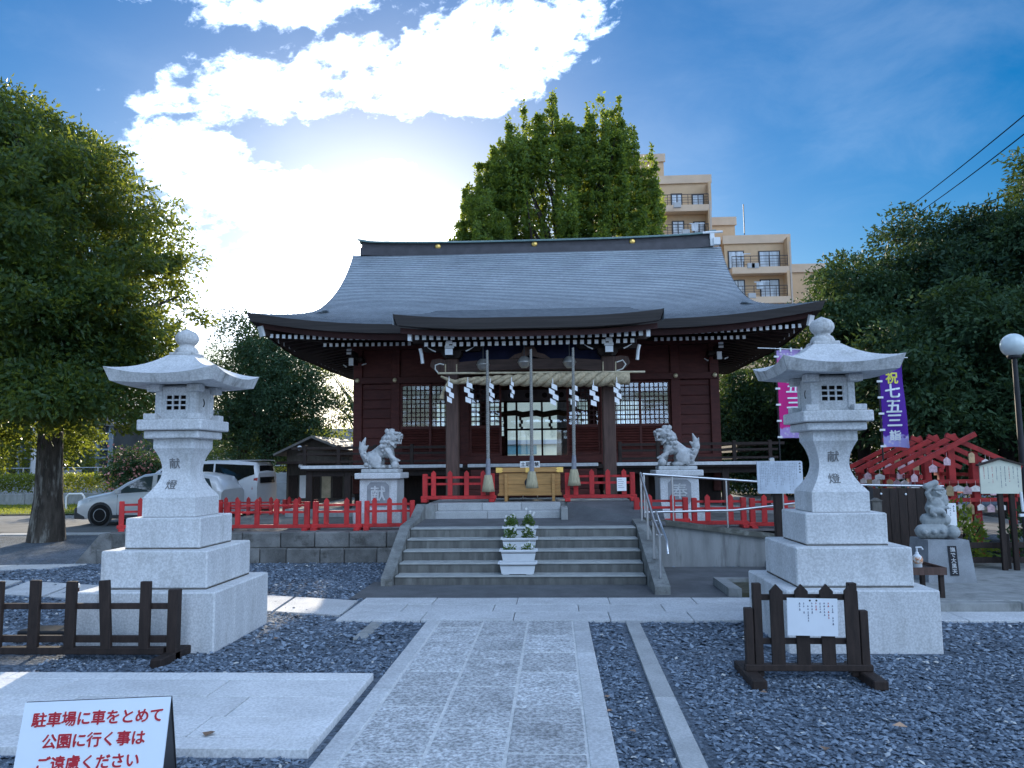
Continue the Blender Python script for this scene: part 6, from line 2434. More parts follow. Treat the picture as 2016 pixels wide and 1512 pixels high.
def tree(name, label, base, h_tr, rad, clumps, leafm, barkm, L, W, ntw, nlv, sig, seed, group=None, limbs=10, lean=(0, 0), flat=0.6, shell=0.55):
    r_ = np.random.default_rng(seed)
    t_ = thing(name, base, label, 'tree', group)
    base = Vector(base)
    top = base + Vector((lean[0], lean[1], h_tr))
    q = MB()
    pts, rs = [], []
    for i in range(9):
        t = i / 8
        p = base.lerp(top, t) + Vector((0.05 * math.sin(t * 5 + seed), 0.05 * math.cos(t * 4), 0)) * rad * 2 * t
        pts.append(p if i else base - Vector((0, 0, 0.1)))
        rs.append(rad * (1.28 if i == 0 else (1.08 if i == 1 else 1.0 - 0.35 * t)))
    q.tube(pts, rs, 14)
    tk = q.build('trunk', barkm, t_)
    q = MB()
    idx = np.argsort([np.linalg.norm(np.array(c_) - np.array(top)) for c_, _ in clumps])
    for i in idx[::max(1, len(clumps) // limbs)][:limbs]:
        e = Vector(clumps[i][0])
        s_ = base.lerp(top, r_.uniform(0.72, 1.0))
        m_ = s_.lerp(e, 0.5) + Vector((0, 0, 0.15 * (e - s_).length))
        q.tube([s_, m_, e], [rad * 0.42, rad * 0.24, rad * 0.07], 7, cap=False)
    q.build('limbs', barkm, tk)
    P, D_ = twig_cloud(clumps, ntw, nlv, sig, r_, flat, shell)
    leaf_cloud('crown', P, D_, L, W, leafm, t_, seed)
    return t_


r_ = np.random.default_rng(11)
# large camphor at left
cpf = lambda z: 1.05 if z < 0.2 else 1.0 - 0.28 * (z - 0.2)
CC, CR = np.array((-13.0, 17.6, 6.75)), np.array((3.55, 3.8, 4.2))
cl = crown_clumps(CC, *CR, 74, r_, (0.24, 0.34), cpf)
for i in range(90):                   # smaller sprays breaking the outline
    v = r_.normal(0, 1, 3)
    v /= np.linalg.norm(v)
    k = r_.uniform(0.94, 1.16) * cpf(v[2])
    rr_ = r_.uniform(0.28, 0.62)
    cl.append((CC + v * CR * k, (rr_, rr_, rr_ * 0.8)))
cl += [(np.array((-10.3 + r_.uniform(-.8, .7), 16.8 + r_.uniform(-1.5, 1.2), 4.2 + r_.uniform(-.8, 1.4))), (1.0, 1.0, 0.75)) for i in range(14)]
cl += [(np.array((-10.4 + r_.uniform(-1, .6), 16.6 + r_.uniform(-1.5, 1), 2.95 + r_.uniform(-.2, .7))), (1.1, 1.1, 0.6)) for i in range(6)]
cl += [(np.array((-13 + r_.uniform(-2.5, 2), 16.0 + r_.uniform(-1, 1), 3.0 + r_.uniform(-.2, .5))), (1.2, 1.1, 0.6)) for i in range(7)]
tree('camphor_tree', 'large broadleaf tree with thick mottled trunk at the left edge', (-11.85, 17.6, 0), 4.2, 0.33, cl, LEAF_A, bark, 0.135, 0.062, 96, 24, 0.15, 21, limbs=16, shell=0.45)
# two evergreens between that tree and the hall
cl = crown_clumps((-12.0, 30.0, 4.6), 2.6, 2.2, 3.5, 26, r_, (0.30, 0.42), lambda z: 1.0 - 0.35 * max(0, z))
tree('evergreen_tree', 'grey green evergreen behind the lantern and white van', (-12.3, 30, 0), 3.2, 0.28, cl, LEAF_E, bark2, 0.14, 0.06, 60, 22, 0.2, 22, 'evergreens left of the hall')
cl = crown_clumps((-10.4, 29.0, 3.9), 2.35, 2.0, 2.9, 26, r_, (0.30, 0.42), lambda z: 1.0 - 0.2 * max(0, z))
tree('evergreen_tree', 'darker evergreen just left of the hall eaves', (-11.0, 29, 0), 2.8, 0.25, cl, LEAF_B, bark2, 0.13, 0.06, 60, 22, 0.2, 23, 'evergreens left of the hall')
# sparse backlit tree beside the hall
cl = [(np.array((-7.6 + r_.uniform(-2.6, 2.6), 34 + r_.uniform(-2, 2), 4.2 + r_.uniform(-1.6, 2.6))), (0.9, 0.9, 0.5)) for i in range(30)]
tree('cherry_tree', 'thin sunlit tree with open branches left of the hall', (-8.2, 34, 0), 2.4, 0.16, cl, LEAF_D, bark2, 0.13, 0.07, 14, 9, 0.22, 24, limbs=26)
# ginkgo behind the hall: many upright plumes
GY = 33.0
t_ = thing('ginkgo_tree', (0.6, GY, 0), 'tall ginkgo with upright plumes of foliage rising behind the roof', 'tree')
env = [(885, 470), (905, 395), (930, 330), (960, 290), (1000, 240), (1030, 205), (1060, 225), (1090, 182), (1120, 235), (1165, 215), (1185, 187), (1210, 215), (1225, 195), (1245, 250), (1262, 320), (1290, 292), (1300, 350), (1310, 440)]
rg = np.random.default_rng(31)
Ps, Ds = [], []
lm = MB()
ex, ey = [e[0] for e in env], [e[1] for e in env]
for i in range(330):
    if i < len(env):                  # leading shoots along the outline
        px, ty = env[i]
        px += 5 if px < 1000 else -5
        yy_ = GY + rg.uniform(-0.5, 0.5)
        ln, w0 = rg.uniform(2.2, 3.0), 0.42
    else:
        px = 892 + 412 * rg.uniform(0, 1)
        t0_ = np.interp(px, ex, ey) + 14
        ty = t0_ + (rg.uniform(0, 1) ** 1.3) * (520 - t0_)
        yy_ = GY + rg.normal(0, 1.5) * min(1.0, 0.25 + (ty - t0_) / 160)
        ln, w0 = rg.uniform(1.2, 2.4), rg.uniform(0.45, 0.78)
    tp = at(px, ty, yy_)
    out = np.array([(tp.x - 0.4) / 4.6 * rg.uniform(0.25, 0.65), (yy_ - GY) / 3.0 * 0.4 + rg.normal(0, 0.12), 1.0])
    bs = Vector(np.array(tp) - out * ln)
    n = int(215 * ln * (w0 / 0.5) ** 1.2)
    t = rg.uniform(0, 1, n) ** 0.8
    ax = np.array(bs)[None] + (np.array(tp) - np.array(bs))[None] * t[:, None]
    rad = 0.06 + w0 * (1 - t) ** 0.8 * np.minimum(1, 0.5 + t * 2.0)
    a = rg.uniform(0, 6.283, n)
    rr = rad * rg.uniform(0.15, 1, n) ** 0.5
    P = ax + np.stack([np.cos(a) * rr, np.sin(a) * rr, rg.normal(0, 0.1, n)], 1)
    P = P + 0.10 * np.sin(P * 9.0)    # bunch leaves along short spurs
    Ps.append(P)
    Ds.append(np.stack([np.cos(a) * 0.5, np.sin(a) * 0.5, np.full(n, 0.35)], 1))
    if i % 7 == 0:
        s0 = Vector((0.6, GY, max(5.0, bs.z - 4.5)))
        lm.tube([s0, s0.lerp(bs, 0.5) + Vector((0, 0, 0.4)), bs, tp], [0.13, 0.09, 0.06, 0.015], 6, cap=False)
q = MB()
q.tube([(0.6, GY, 0), (0.6, GY, 4), (0.6, GY, 8.0)], [0.55, 0.45, 0.3], 14)
tk = q.build('trunk', bark2, t_)
lm.build('limbs', bark2, tk)
leaf_cloud('crown', np.concatenate(Ps), np.concatenate(Ds), 0.135, 0.10, LEAF_C, t_, 33)
# grove at right
GR = [((9.7, 25, 5.0), 2.9, 2.8, 3.1, 'rounded dark evergreen right of the hall eaves, leftmost of the grove', (9.8, 25, 0)),
      ((12.6, 26, 6.2), 3.6, 3.2, 4.0, 'dark evergreen behind the purple banner', (12.4, 26, 0)),
      ((15.6, 23, 6.6), 3.6, 3.4, 4.6, 'tallest dark evergreen of the grove, at the right edge', (15.6, 23, 0)),
      ((13.9, 24.5, 6.3), 2.8, 2.6, 4.2, 'upright dark evergreen left of the tallest grove tree', (13.9, 24.5, 0)),
      ((11.2, 20.5, 3.6), 3.2, 2.4, 2.8, 'low spreading evergreen behind the votive rack', (11.6, 20.5, 0)),
      ((15.2, 18.6, 3.9), 3.0, 2.4, 3.4, 'dense evergreen behind the globe lamp', (15.4, 18.6, 0)),
      ((7.6, 29, 2.9), 2.6, 2.0, 2.4, 'shrubby evergreen in the gap beside the hall', (7.8, 29, 0)),
      ((19.5, 21, 7.0), 3.6, 3.4, 4.6, 'dark evergreen cut off by the right edge', (19.5, 21, 0))]
for i, (c_, rx, ry_, rz, lab, bs) in enumerate(GR):
    rgi = np.random.default_rng(60 + i)
    cl = crown_clumps(c_, rx, ry_, rz, 34, rgi, (0.26, 0.38), lambda z: 1.0 - 0.15 * max(0, z))
    tree('grove_tree', lab, bs, c_[2] - rz * 0.35, 0.24, cl, LEAF_B if i % 2 else LEAF_E, bark2, 0.16, 0.075, 84, 22, 0.19, 70 + i, 'evergreen grove right of the hall', limbs=9, shell=0.45)
hg = thing('dark_hedge', (14, 28, 0), 'dark clipped hedge closing the gap under the grove', 'hedge')
rgh = np.random.default_rng(44)
n = 42000
P = np.stack([rgh.uniform(5.6, 30, n), 27.6 + rgh.normal(0, 0.5, n), 0.2 + rgh.beta(1.6, 1.2, n) * 2.6], 1)
leaf_cloud('leaves', P, rgh.normal(0, 1, (n, 3)), 0.16, 0.08, LEAF_B, hg, 45)
# low shrub by the rack
for i, (x, y, rx, h, lab) in enumerate(((6.0, 12.05, 0.5, 0.85, 'yellow green leafy shrub beside the guide board'), (7.4, 12.2, 0.75, 0.8, 'green shrub behind the guide board at far right'), (5.2, 12.15, 0.4, 0.55, 'small shrub behind the gate panel'))):
    rgi = np.random.default_rng(80 + i)
    s_ = thing('shrub', (x, y, 0.12), lab, 'shrub')
    d = rgi.normal(0, 1, (900, 3))
    d[:, 2] = np.abs(d[:, 2])
    d /= np.linalg.norm(d, axis=1, keepdims=True)
    P = np.array((x, y, 0.2)) + d * (rgi.uniform(0.3, 1, 900) ** 0.5)[:, None] * np.array((rx, 0.3, h))
    leaf_cloud('leaves', P, d, 0.09, 0.05, LEAF_C if i == 0 else LEAF_E, s_, 90 + i)
    q = MB()
    for k in range(5):
        q.tube([(x, y, 0.12), (x + rgi.uniform(-.6, .6) * rx, y + rgi.uniform(-.2, .2), 0.2 + h * 0.6)], [0.015, 0.006], 5)
    q.build('stems', bark2, s_)

# ------------------------------------------------------------------ cars
tyre_m = mat('tyre_rubber', (0.015, 0.015, 0.016), 0.85, 0.1)
rim_m = mat('wheel_rim', (0.35, 0.36, 0.37), 0.4, 0.05, metal=0.5)
tint = mat('tinted_glass', (0.012, 0.014, 0.016), 0.06, 0.0, spec=0.6)
clear = mat('car_glass', (0.05, 0.075, 0.085), 0.05, 0.2, 2, spec=0.7)
plastic = mat('grey_plastic', (0.06, 0.063, 0.068), 0.6, 0.05)
lamp_m = mat('lamp_lens', (0.65, 0.68, 0.70), 0.15, 0.05, spec=0.6)
redlamp = mat('red_lens', (0.45, 0.02, 0.02), 0.2, 0.05)
WHEEL = MB().lathe([(0.19, -0.09), (0.27, -0.10), (0.31, -0.07), (0.315, 0.0), (0.31, 0.07), (0.27, 0.09), (0.19, 0.09)], (0, 0, 0), 24, 'y').mesh('tyre', tyre_m)
RIM = MB().lathe([(0.0, -0.075), (0.05, -0.08), (0.06, -0.06), (0.13, -0.055), (0.15, -0.085), (0.195, -0.095), (0.2, 0.0)], (0, 0, 0), 20, 'y').mesh('rim', rim_m)


def car(x0, y, label, st_, paint, hw, wheels, glass, glass_m, name, extras):
    """st_: (x, z_bottom, z_belt, z_top, roof half width factor); nose at x0, towards -X"""
    t_ = thing(name, (x0, y, 0.013), label, 'car')
    q = MB()
    P = []
    for (x, zb, zl, zt, rf_) in st_:
        r_in = hw * rf_
        nz_ = hw * (0.86 if x < 0.05 else (0.95 if x < 0.25 else 1.0))
        row = [(-nz_ * 0.93, zb), (-nz_, zb + 0.18), (-nz_ * 1.0, zl - 0.12), (-nz_ * 0.965, zl), (-min(r_in, nz_ * 0.96), zt - 0.04), (-min(r_in, nz_) * 0.88, zt), (0, zt + 0.02)]
        row = row + [(-a, b_) for a, b_ in row[::-1][1:]]
        P.append([(x, a, b_) for a, b_ in row])
    q.grid(P, sm=True)
    q.add(P[0], [tuple(range(len(P[0])))])
    q.add(P[-1], [tuple(range(len(P[-1])))[::-1]])
    bd = q.build('body', paint, t_, local=True)

    def side(x, f, off=0.012):
        xs = [s_[0] for s_ in st_]
        i = max(0, min(len(st_) - 2, int(np.searchsorted(xs, x)) - 1))
        k = (x - xs[i]) / (xs[i + 1] - xs[i])
        zl = st_[i][2] + (st_[i + 1][2] - st_[i][2]) * k
        zt = st_[i][3] + (st_[i + 1][3] - st_[i][3]) * k - 0.04
        rf_ = (st_[i][4] + (st_[i + 1][4] - st_[i][4]) * k)
        ya = -hw * 0.965
        yb = -min(hw * rf_, hw * 0.96)
        return (x, ya + (yb - ya) * f - off, zl + (zt - zl) * f)
    for poly in glass:
        q = MB()
        v = [side(*p) for p in poly]
        q.add(v, [tuple(range(len(v)))])
        q.build('side_window', glass_m, bd, local=True)
        q = MB()
        q.add([(a, -b_, c_) for a, b_, c_ in v], [tuple(range(len(v)))[::-1]])
        q.build('side_window', glass_m, bd, local=True)
    for wx in wheels:
        for s_ in (-1, 1):
            q = MB()
            q.lathe([(0.0, 0), (0.37, 0), (0.37, 0.02 * s_)], (wx, s_ * (hw + 0.004) - 0.02 * s_, 0.31), 24, 'y', sm=False)
            q.build('wheel_arch', plastic, bd, local=True)
            w = place('wheel', WHEEL, t_, (wx, s_ * (hw - 0.07), 0.30), (0, 0, 0 if s_ < 0 else math.pi))
            place('rim', RIM, w)
    extras(t_, bd, hw, side)
    return t_


silver = mat('silver_paint', (0.74, 0.76, 0.78), 0.3, 0.03, 4, metal=0.1, coat=0.6)
whitep = mat('white_car_paint', (0.75, 0.76, 0.77), 0.3, 0.03, 4, coat=0.6)


def ex1(t_, bd, hw, side):
    q = MB()
    q.cbox(-0.05, 0.30, -hw * 0.94, hw * 0.94, 0.19, 0.52, 0.03)
    q.build('front_bumper', plastic, t_, local=True)
    for s_ in (-1, 1):
        q = MB()
        q.add([(0.03, s_ * hw * 0.88, 0.60), (0.42, s_ * (hw + 0.004), 0.66), (0.50, s_ * (hw + 0.002), 0.80), (0.12, s_ * hw * 0.90, 0.74)], [(0, 1, 2, 3) if s_ < 0 else (3, 2, 1, 0)])
        q.build('headlight', lamp_m, bd, local=True)
        q = MB()
        q.cbox(1.30, 1.42, s_ * (hw + 0.12) - 0.08, s_ * (hw + 0.12) + 0.08, 0.92, 1.05, 0.02)
        q.build('wing_mirror', silver, t_, local=True)
    q = MB()
    q.add([side(2.30, 0.02, 0.018), side(2.42, 0.02, 0.018), side(2.38, 0.97, 0.018), side(2.26, 0.97, 0.018)], [(0, 1, 2, 3)])
    q.build('door_pillar', silver, bd, local=True)
    q = MB()
    q.box(1.28, 1.285, -hw - 0.003, -hw + 0.02, 0.3, 0.88)
    q.box(2.33, 2.335, -hw - 0.003, -hw + 0.02, 0.3, 0.88)
    q.build('door_seam', plastic, bd, local=True)
    q = MB()
    q.cbox(2.05, 2.20, -hw - 0.025, -hw, 0.83, 0.86, 0.005)
    q.build('door_handle', silver, bd, local=True)
    q = MB()
    q.cbox(0.8, 3.6, -hw - 0.008, -hw + 0.02, 0.20, 0.30, 0.01)
    q.build('side_sill', plastic, bd, local=True)


car(-14.05, 22.9, 'silver estate car parked nose left behind the big tree trunk',
    [(0.0, 0.25, 0.62, 0.66, 0.9), (0.06, 0.22, 0.66, 0.74, 0.9), (0.35, 0.20, 0.78, 0.84, 0.92), (1.02, 0.19, 0.90, 0.97, 0.92), (1.45, 0.19, 0.93, 1.24, 0.82), (1.95, 0.19, 0.95, 1.47, 0.76), (2.5, 0.19, 0.96, 1.53, 0.76), (3.6, 0.19, 0.98, 1.50, 0.76), (4.15, 0.22, 0.99, 1.38, 0.78), (4.38, 0.3, 0.95, 1.0, 0.86)],
    silver, 0.845, (0.78, 3.35), [[(1.22, 0.04), (2.28, 0.04), (2.24, 0.93), (1.95, 0.92), (1.5, 0.72)], [(2.42, 0.04), (3.35, 0.04), (3.3, 0.93), (2.38, 0.95)], [(3.45, 0.06), (4.1, 0.1), (3.95, 0.85), (3.42, 0.92)]], clear, 'parked_car', ex1)


def ex2(t_, bd, hw, side):
    for s_ in (-1, 1):
        q = MB()
        q.add([(4.66, s_ * (hw + 0.006), 0.92), (4.80, s_ * hw * 0.98, 0.92), (4.84, s_ * hw * 0.95, 1.30), (4.72, s_ * (hw * 0.985), 1.28)], [(0, 1, 2, 3) if s_ < 0 else (3, 2, 1, 0)])
        q.build('tail_light', redlamp, bd, local=True)
    q = MB()
    q.add([(4.86, -hw * 0.75, 1.12), (4.86, hw * 0.75, 1.12), (4.80, hw * 0.68, 1.70), (4.80, -hw * 0.68, 1.70)], [(0, 1, 2, 3)])
    q.build('rear_window', tint, bd, local=True)
    q = MB()
    q.cbox(3.0, 4.86, -hw * 0.7, hw * 0.7, 1.865, 1.885, 0.01)
    q.build('roof_spoiler', whitep, t_, local=True)


car(-14.6, 25.9, 'white minivan with dark tinted windows parked behind the silver car',
    [(0.0, 0.25, 0.80, 0.86, 0.9), (0.1, 0.2, 0.92, 1.0, 0.9), (0.75, 0.19, 1.04, 1.12, 0.9), (1.5, 0.19, 1.05, 1.66, 0.8), (2.0, 0.19, 1.03, 1.83, 0.79), (3.2, 0.19, 1.02, 1.86, 0.8), (4.1, 0.19, 1.06, 1.86, 0.8), (4.7, 0.22, 1.30, 1.80, 0.82), (4.84, 0.3, 1.15, 1.45, 0.88)],
    whitep, 0.90, (0.95, 3.85), [[(1.0, 0.08), (2.0, 0.05), (2.0, 0.93), (1.55, 0.88)], [(2.08, 0.04), (3.3, 0.04), (3.3, 0.94), (2.08, 0.94)], [(3.36, 0.04), (4.0, 0.08), (4.4, 0.22), (4.72, 0.3), (4.66, 0.88), (3.36, 0.94)]], tint, 'parked_van', ex2)

# ------------------------------------------------------------------ background at left
roof_grey = mat('grey_roof_tiles', (0.16, 0.155, 0.145), 0.7, 0.2, 3, 0.5, 18, stretch=(1, 6, 6))
sh = thing('wooden_shed', (-8.0, 28.0, 0), 'dark wooden shed with gabled roof and round lamps left of the hall', 'shed')
a, c_ = at(546, 890, 27).x, at(704, 890, 27).x
zt, ze, zc = at(618, 858, 27).z, at(550, 888, 27).z, at(618, 990, 27).z
mx_ = (a + c_) / 2 - 0.1
q = MB()
q.prism([(a + 0.35, 0.0), (c_ - 0.3, 0.0), (c_ - 0.3, ze), (mx_, zt - 0.12), (a + 0.35, ze)], 27.0, 31.0, 'y')
q.build('wall', mat('weathered_boards', (0.09, 0.078, 0.065), 0.85, 0.25, 3, 0.4, 30, stretch=(8, 8, 1)), sh)
for (e0, e1) in ((a, mx_), (c_, mx_)):
    q = MB()
    d = 1 if e1 > e0 else -1
    q.add([(e0, 26.6, ze - 0.10), (e1, 26.6, zt), (e1, 31.3, zt), (e0, 31.3, ze - 0.10), (e0, 26.6, ze - 0.18), (e1, 26.6, zt - 0.09), (e1, 31.3, zt - 0.09), (e0, 31.3, ze - 0.18)],
          [(0, 1, 2, 3)[::-d], (4, 5, 6, 7)[::d], (0, 4, 5, 1)[::d], (1, 5, 6, 2)[::d], (2, 6, 7, 3)[::d], (3, 7, 4, 0)[::d]])
    q.build('roof_slope', roof_grey, sh)
for i, x in enumerate(np.linspace(a + 0.6, c_ - 0.7, 5)):
    q = MB()
    q.box(x - 0.16, x + 0.16, 26.96, 27.0, 0.55, 1.35)
    q.build('door_panel', (dark_wood, white_paint, dark_wood, mat('tan_screen_paper', (0.5, 0.42, 0.28), 0.8, 0.2, 4), dark_wood)[i], sh)  # plain door panels in dark wood, white paint and tan paper
q = MB()
q.box(a + 0.2, c_ + 0.1, 26.4, 26.95, 1.75, 1.84)
q.build('canopy', dark_wood, sh)
for (px, py) in ((590, 882), (592, 917)):
    p = at(px, py, 26.5)
    q = MB()
    q.lathe([(0.09 * math.sin(t), -0.09 * math.cos(t)) for t in np.linspace(0.05, math.pi - 0.05, 9)], p, 12)
    q.build('round_lamp', potw, sh)
# blue grey framed building beyond the car park
fbld = thing('framed_building', (-27, 46, 0), 'blue grey steel framed building behind the big tree', 'building')
steelb = mat('blue_steel', (0.20, 0.25, 0.29), 0.5, 0.1)
q = MB()
x0, x1 = at(-40, 900, 46).x, at(215, 900, 46).x
q.box(x0, x1, 46.2, 54, 0, 5.0)
q.build('inner_wall', mat('dark_inner_wall', (0.04, 0.05, 0.055), 0.6, 0.3, 0.6), fbld)
for i in range(11):
    x = x0 + (x1 - x0) * i / 10
    q = MB()
    q.box(x - 0.1, x + 0.1, 46, 46.2, 0, 5.2 - 0.06 * i)
    q.build('frame_post', steelb, fbld)
for z in (1.1, 2.3, 2.8, 3.3, 3.8, 4.6):
    q = MB()
    q.box(x0, x1, 45.95, 46.0, z - 0.05, z + 0.05)
    q.build('frame_rail', steelb, fbld)
q = MB()
q.prism([(x0, 5.0), (x1 + 0.4, 4.2), (x1 + 0.4, 4.4), (x0 + 4, 7.2), (x0, 7.2)], 45.8, 54, 'y')
q.build('roof', roof_grey, fbld)
# lawn, kerb, hedge and small things of the park corner
lawn = MB()
lawn.add([(-40, 27, 0.05), (-15.6, 27, 0.05), (-15.6, 34, 0.05), (-40, 34, 0.05)], [(0, 1, 2, 3)])
tag(lawn.build('lawn', mat('grass_turf', (0.075, 0.10, 0.025), 0.95, 0.35, 3, 0.6, 60, col2=(0.13, 0.14, 0.04), c2scale=1.2)), 'sunlit lawn strip at far left', kind='structure')
rgl = np.random.default_rng(5)
n = 14000
P = np.stack([rgl.uniform(-30, -15.6, n), rgl.uniform(27, 33.5, n), np.full(n, 0.05)], 1)
o = leaf_cloud('grass', P, np.tile(np.array([0, 0, 1.6]), (n, 1)), 0.09, 0.02, LEAF_D, None, 6)
tag(o, 'short grass on the lawn at far left', 'grass', kind='stuff')
lk = thing('low_kerb_wall', (-25, 34.2, 0), 'low grey kerb wall behind the lawn', 'wall')
for i in range(12):
    q = MB()
    q.cbox(-40 + i * 2, -38.02 + i * 2, 34.0, 34.3, 0, 0.55, 0.02)
    q.build('block', concrete, lk)
hd = thing('hedge', (-26, 35.5, 0), 'sunlit yellow green hedge behind the low kerb wall', 'hedge')
n = 26000
P = np.stack([rgl.uniform(-42, -16.5, n), 35.3 + rgl.normal(0, 0.35, n), 0.5 + rgl.beta(2, 1.3, n) * 0.95], 1)
leaf_cloud('leaves', P, rgl.normal(0, 1, (n, 3)), 0.11, 0.06, LEAF_D, hd, 8)
for i, (px, y, h, rr, lab, lm_) in enumerate(((25, 40, 5.2, 2.2, 'bright yellow green tree at the left edge beyond the lawn', LEAF_D), (140, 41, 4.6, 1.5, 'bright small tree right of the big trunk', LEAF_D),
                                             (275, 33, 2.4, 1.5, 'pink flowering shrub above the silver car', LEAF_E), (480, 42, 4.2, 3.4, 'loose green tree beyond the white van', LEAF_E), (-90, 42, 6, 3, 'tree beyond the lawn outside the left edge', LEAF_E), (620, 44, 4.0, 3.0, 'bright tree behind the wooden shed', LEAF_D),
                                             (380, 46, 5, 3.0, 'green tree behind the evergreens at left', LEAF_E), (560, 50, 4.6, 3.0, 'green tree far beyond the shed', LEAF_E))):
    b0 = at(px, 950, y)
    rgi = np.random.default_rng(120 + i)
    cl = crown_clumps((b0.x, y, h * 0.62), rr, rr * 0.8, h * 0.42, 16, rgi, (0.3, 0.45))
    tree('far_tree', lab, (b0.x, y, 0), h * 0.5, 0.12, cl, lm_, bark2, 0.14, 0.08, 40, 14, 0.2, 130 + i, 'trees beyond the car park', limbs=6)
    if i == 2:
        v = np.concatenate([np.array(c_)[None] + rgi.normal(0, 1, (70, 3)) * np.array(rd) * 0.75 for c_, rd in cl])
        leaf_cloud('blossom', v, rgi.normal(0, 1, v.shape), 0.12, 0.10, mat('pink_blossom', (0.55, 0.25, 0.22), 0.7, 0.3, 2), bpy.data.objects[[o.name for o in bpy.data.objects if o.name.startswith('far_tree')][-1]], 7)
bwall = thing('block_wall', (-20, 38, 0), 'long pale block wall beyond the car park', 'wall')
for i in range(16):
    q = MB()
    q.cbox(-44 + i * 2.5, -41.52 + i * 2.5, 38.0, 38.2, 0, 1.35 + 0.25 * (i % 3 == 1), 0.02)
    q.build('panel', (mat('pale_wall', (0.34, 0.36, 0.37), 0.8, 0.1, 3), concrete)[i % 2], bwall)
for i, (px, y, w, h, lab, c0) in enumerate(((330, 60, 9, 6.5, 'pale two storey house beyond the car park', (0.42, 0.40, 0.37)), (470, 64, 10, 5.5, 'low house with grey roof behind the white van', (0.36, 0.33, 0.29)), (150, 66, 10, 7, 'grey house beyond the framed building', (0.30, 0.31, 0.32)), (640, 66, 9, 5, 'low cream house behind the shed', (0.46, 0.42, 0.34)))):
    x = at(px, 900, y).x
    hs = thing('far_house', (x, y, 0), lab, 'house', 'houses beyond the car park')
    q = MB()
    q.box(x - w / 2, x + w / 2, y, y + 7, 0, h - 1.6)
    wl = q.build('wall', mat('house_wall_%d' % i, c0, 0.8, 0.08, 1), hs)
    for k in range(4):
        for z in ([1.0, 3.3] if h > 6 else [1.2]):
            q = MB()
            q.box(x - w / 2 + 0.8 + k * (w - 1.6) / 3.4, x - w / 2 + 2.0 + k * (w - 1.6) / 3.4, y - 0.04, y, z, z + 1.2)
            q.build('window', tint, hs)
    q = MB()
    q.prism([(y - 0.6, h - 1.6), (y + 3.5, h), (y + 7.6, h - 1.6), (y + 7.6, h - 1.75), (y - 0.6, h - 1.75)], x - w / 2 - 0.5, x + w / 2 + 0.5, 'x')
    q.build('roof', roof_grey, hs)
up_ = thing('utility_pole', at(66, 960, 37), 'pale concrete utility pole behind the big trunk', 'pole')
p = at(66, 940, 37)
q = MB()
q.tube([(p.x, 37, 0), (p.x, 37, 4), (p.x, 37, 9)], [0.17, 0.15, 0.12], 12)
q.build('shaft', mat('pole_concrete', (0.42, 0.43, 0.44), 0.8, 0.1, 3), up_)
hb = thing('hoop_barrier', at(148, 1000, 30), 'white steel hoop barrier left of the silver car', 'barrier')
p0, p1 = at(130, 995, 30), at(165, 995, 30)
q = MB()
q.tube([(p0.x, 30, 0), (p0.x, 30, 0.55), (p0.x + 0.1, 30, 0.66), (p1.x - 0.1, 30, 0.66), (p1.x, 30, 0.55), (p1.x, 30, 0)], 0.04, 8)
q.build('hoop', white_paint, hb)
fr = thing('mesh_fence', (-22, 36.9, 0), 'grey wire fence with pale posts before the block wall', 'fence')
for i in range(10):
    x = -30 + i * 1.9
    q = MB()
    q.tube([(x, 36.9, 0), (x, 36.9, 1.7)], 0.035, 6)
    q.build('post', steel, fr)
q = MB()
q.tube([(-30, 36.9, 1.7), (-12.9, 36.9, 1.7)], 0.03, 6)
q.tube([(-30, 36.9, 0.9), (-12.9, 36.9, 0.9)], 0.015, 6)
q.build('rail', steel, fr)

# ------------------------------------------------------------------ building seen through the hall
cbld = thing('cream_building', (-0.5, 54, 0), 'pale cream building with columns seen through the open hall', 'building')
cream = mat('cream_wall', (0.90, 0.83, 0.60), 0.8, 0.04, 2)
BY = 54.0
q = MB()
q.box(-10.5, 9.5, BY, BY + 8, 0, 7.0)
q.build('wall', cream, cbld)
for (z0, z1, m_) in ((3.0, 3.3, mat('grey_band', (0.50, 0.52, 0.53), 0.7, 0.05)), (1.95, 2.25, mat('tan_band', (0.68, 0.62, 0.47), 0.8, 0.05)), (0.7, 1.0, MATS['tan_band'])):
    q = MB()
    q.box(-10.55, 9.55, BY - 0.2, BY, z0, z1)
    q.build('band', m_, cbld)
q = MB()
q.box(-9.0, -1.2, BY - 0.05, BY, 2.3, 2.95)
q.build('glazing', mat('teal_glass', (0.16, 0.34, 0.38), 0.2, 0.1), cbld)
for x in (-7.2, -4.6, -2.4, 1.9, 4.4):
    q = MB()
    q.box(x - 0.28, x + 0.28, BY - 0.33, BY - 0.21, 0, 1.94)
    q.build('column', MATS['tan_band'], cbld)
for i, x in enumerate((-3.4, -0.5, 1.0, 2.9)):
    q = MB()
    q.box(x - 0.5, x + 0.5, BY - 0.04, BY - 0.005, 1.1, 1.85)
    q.build('window', (white_paint, tint)[i % 2], cbld)

# ------------------------------------------------------------------ apartment block
AY = 72.0
apb = thing('apartment_block', (16, AY, 0), 'stepped tan apartment block with balconies behind the ginkgo', 'building')
tan = mat('tan_tiles', (0.60, 0.40, 0.235), 0.75, 0.06, 1, 0.2, 30, col2=(0.64, 0.44, 0.27), c2scale=0.4)
tan2 = mat('tan_render', (0.64, 0.47, 0.33), 0.8, 0.05, 1)
alu = mat('dark_aluminium', (0.05, 0.04, 0.038), 0.5, 0.05)
pane_w = mat('curtained_pane', (0.52, 0.55, 0.58), 0.15, 0.25, 1.3, stretch=(3, 1, 0.4), spec=0.6)


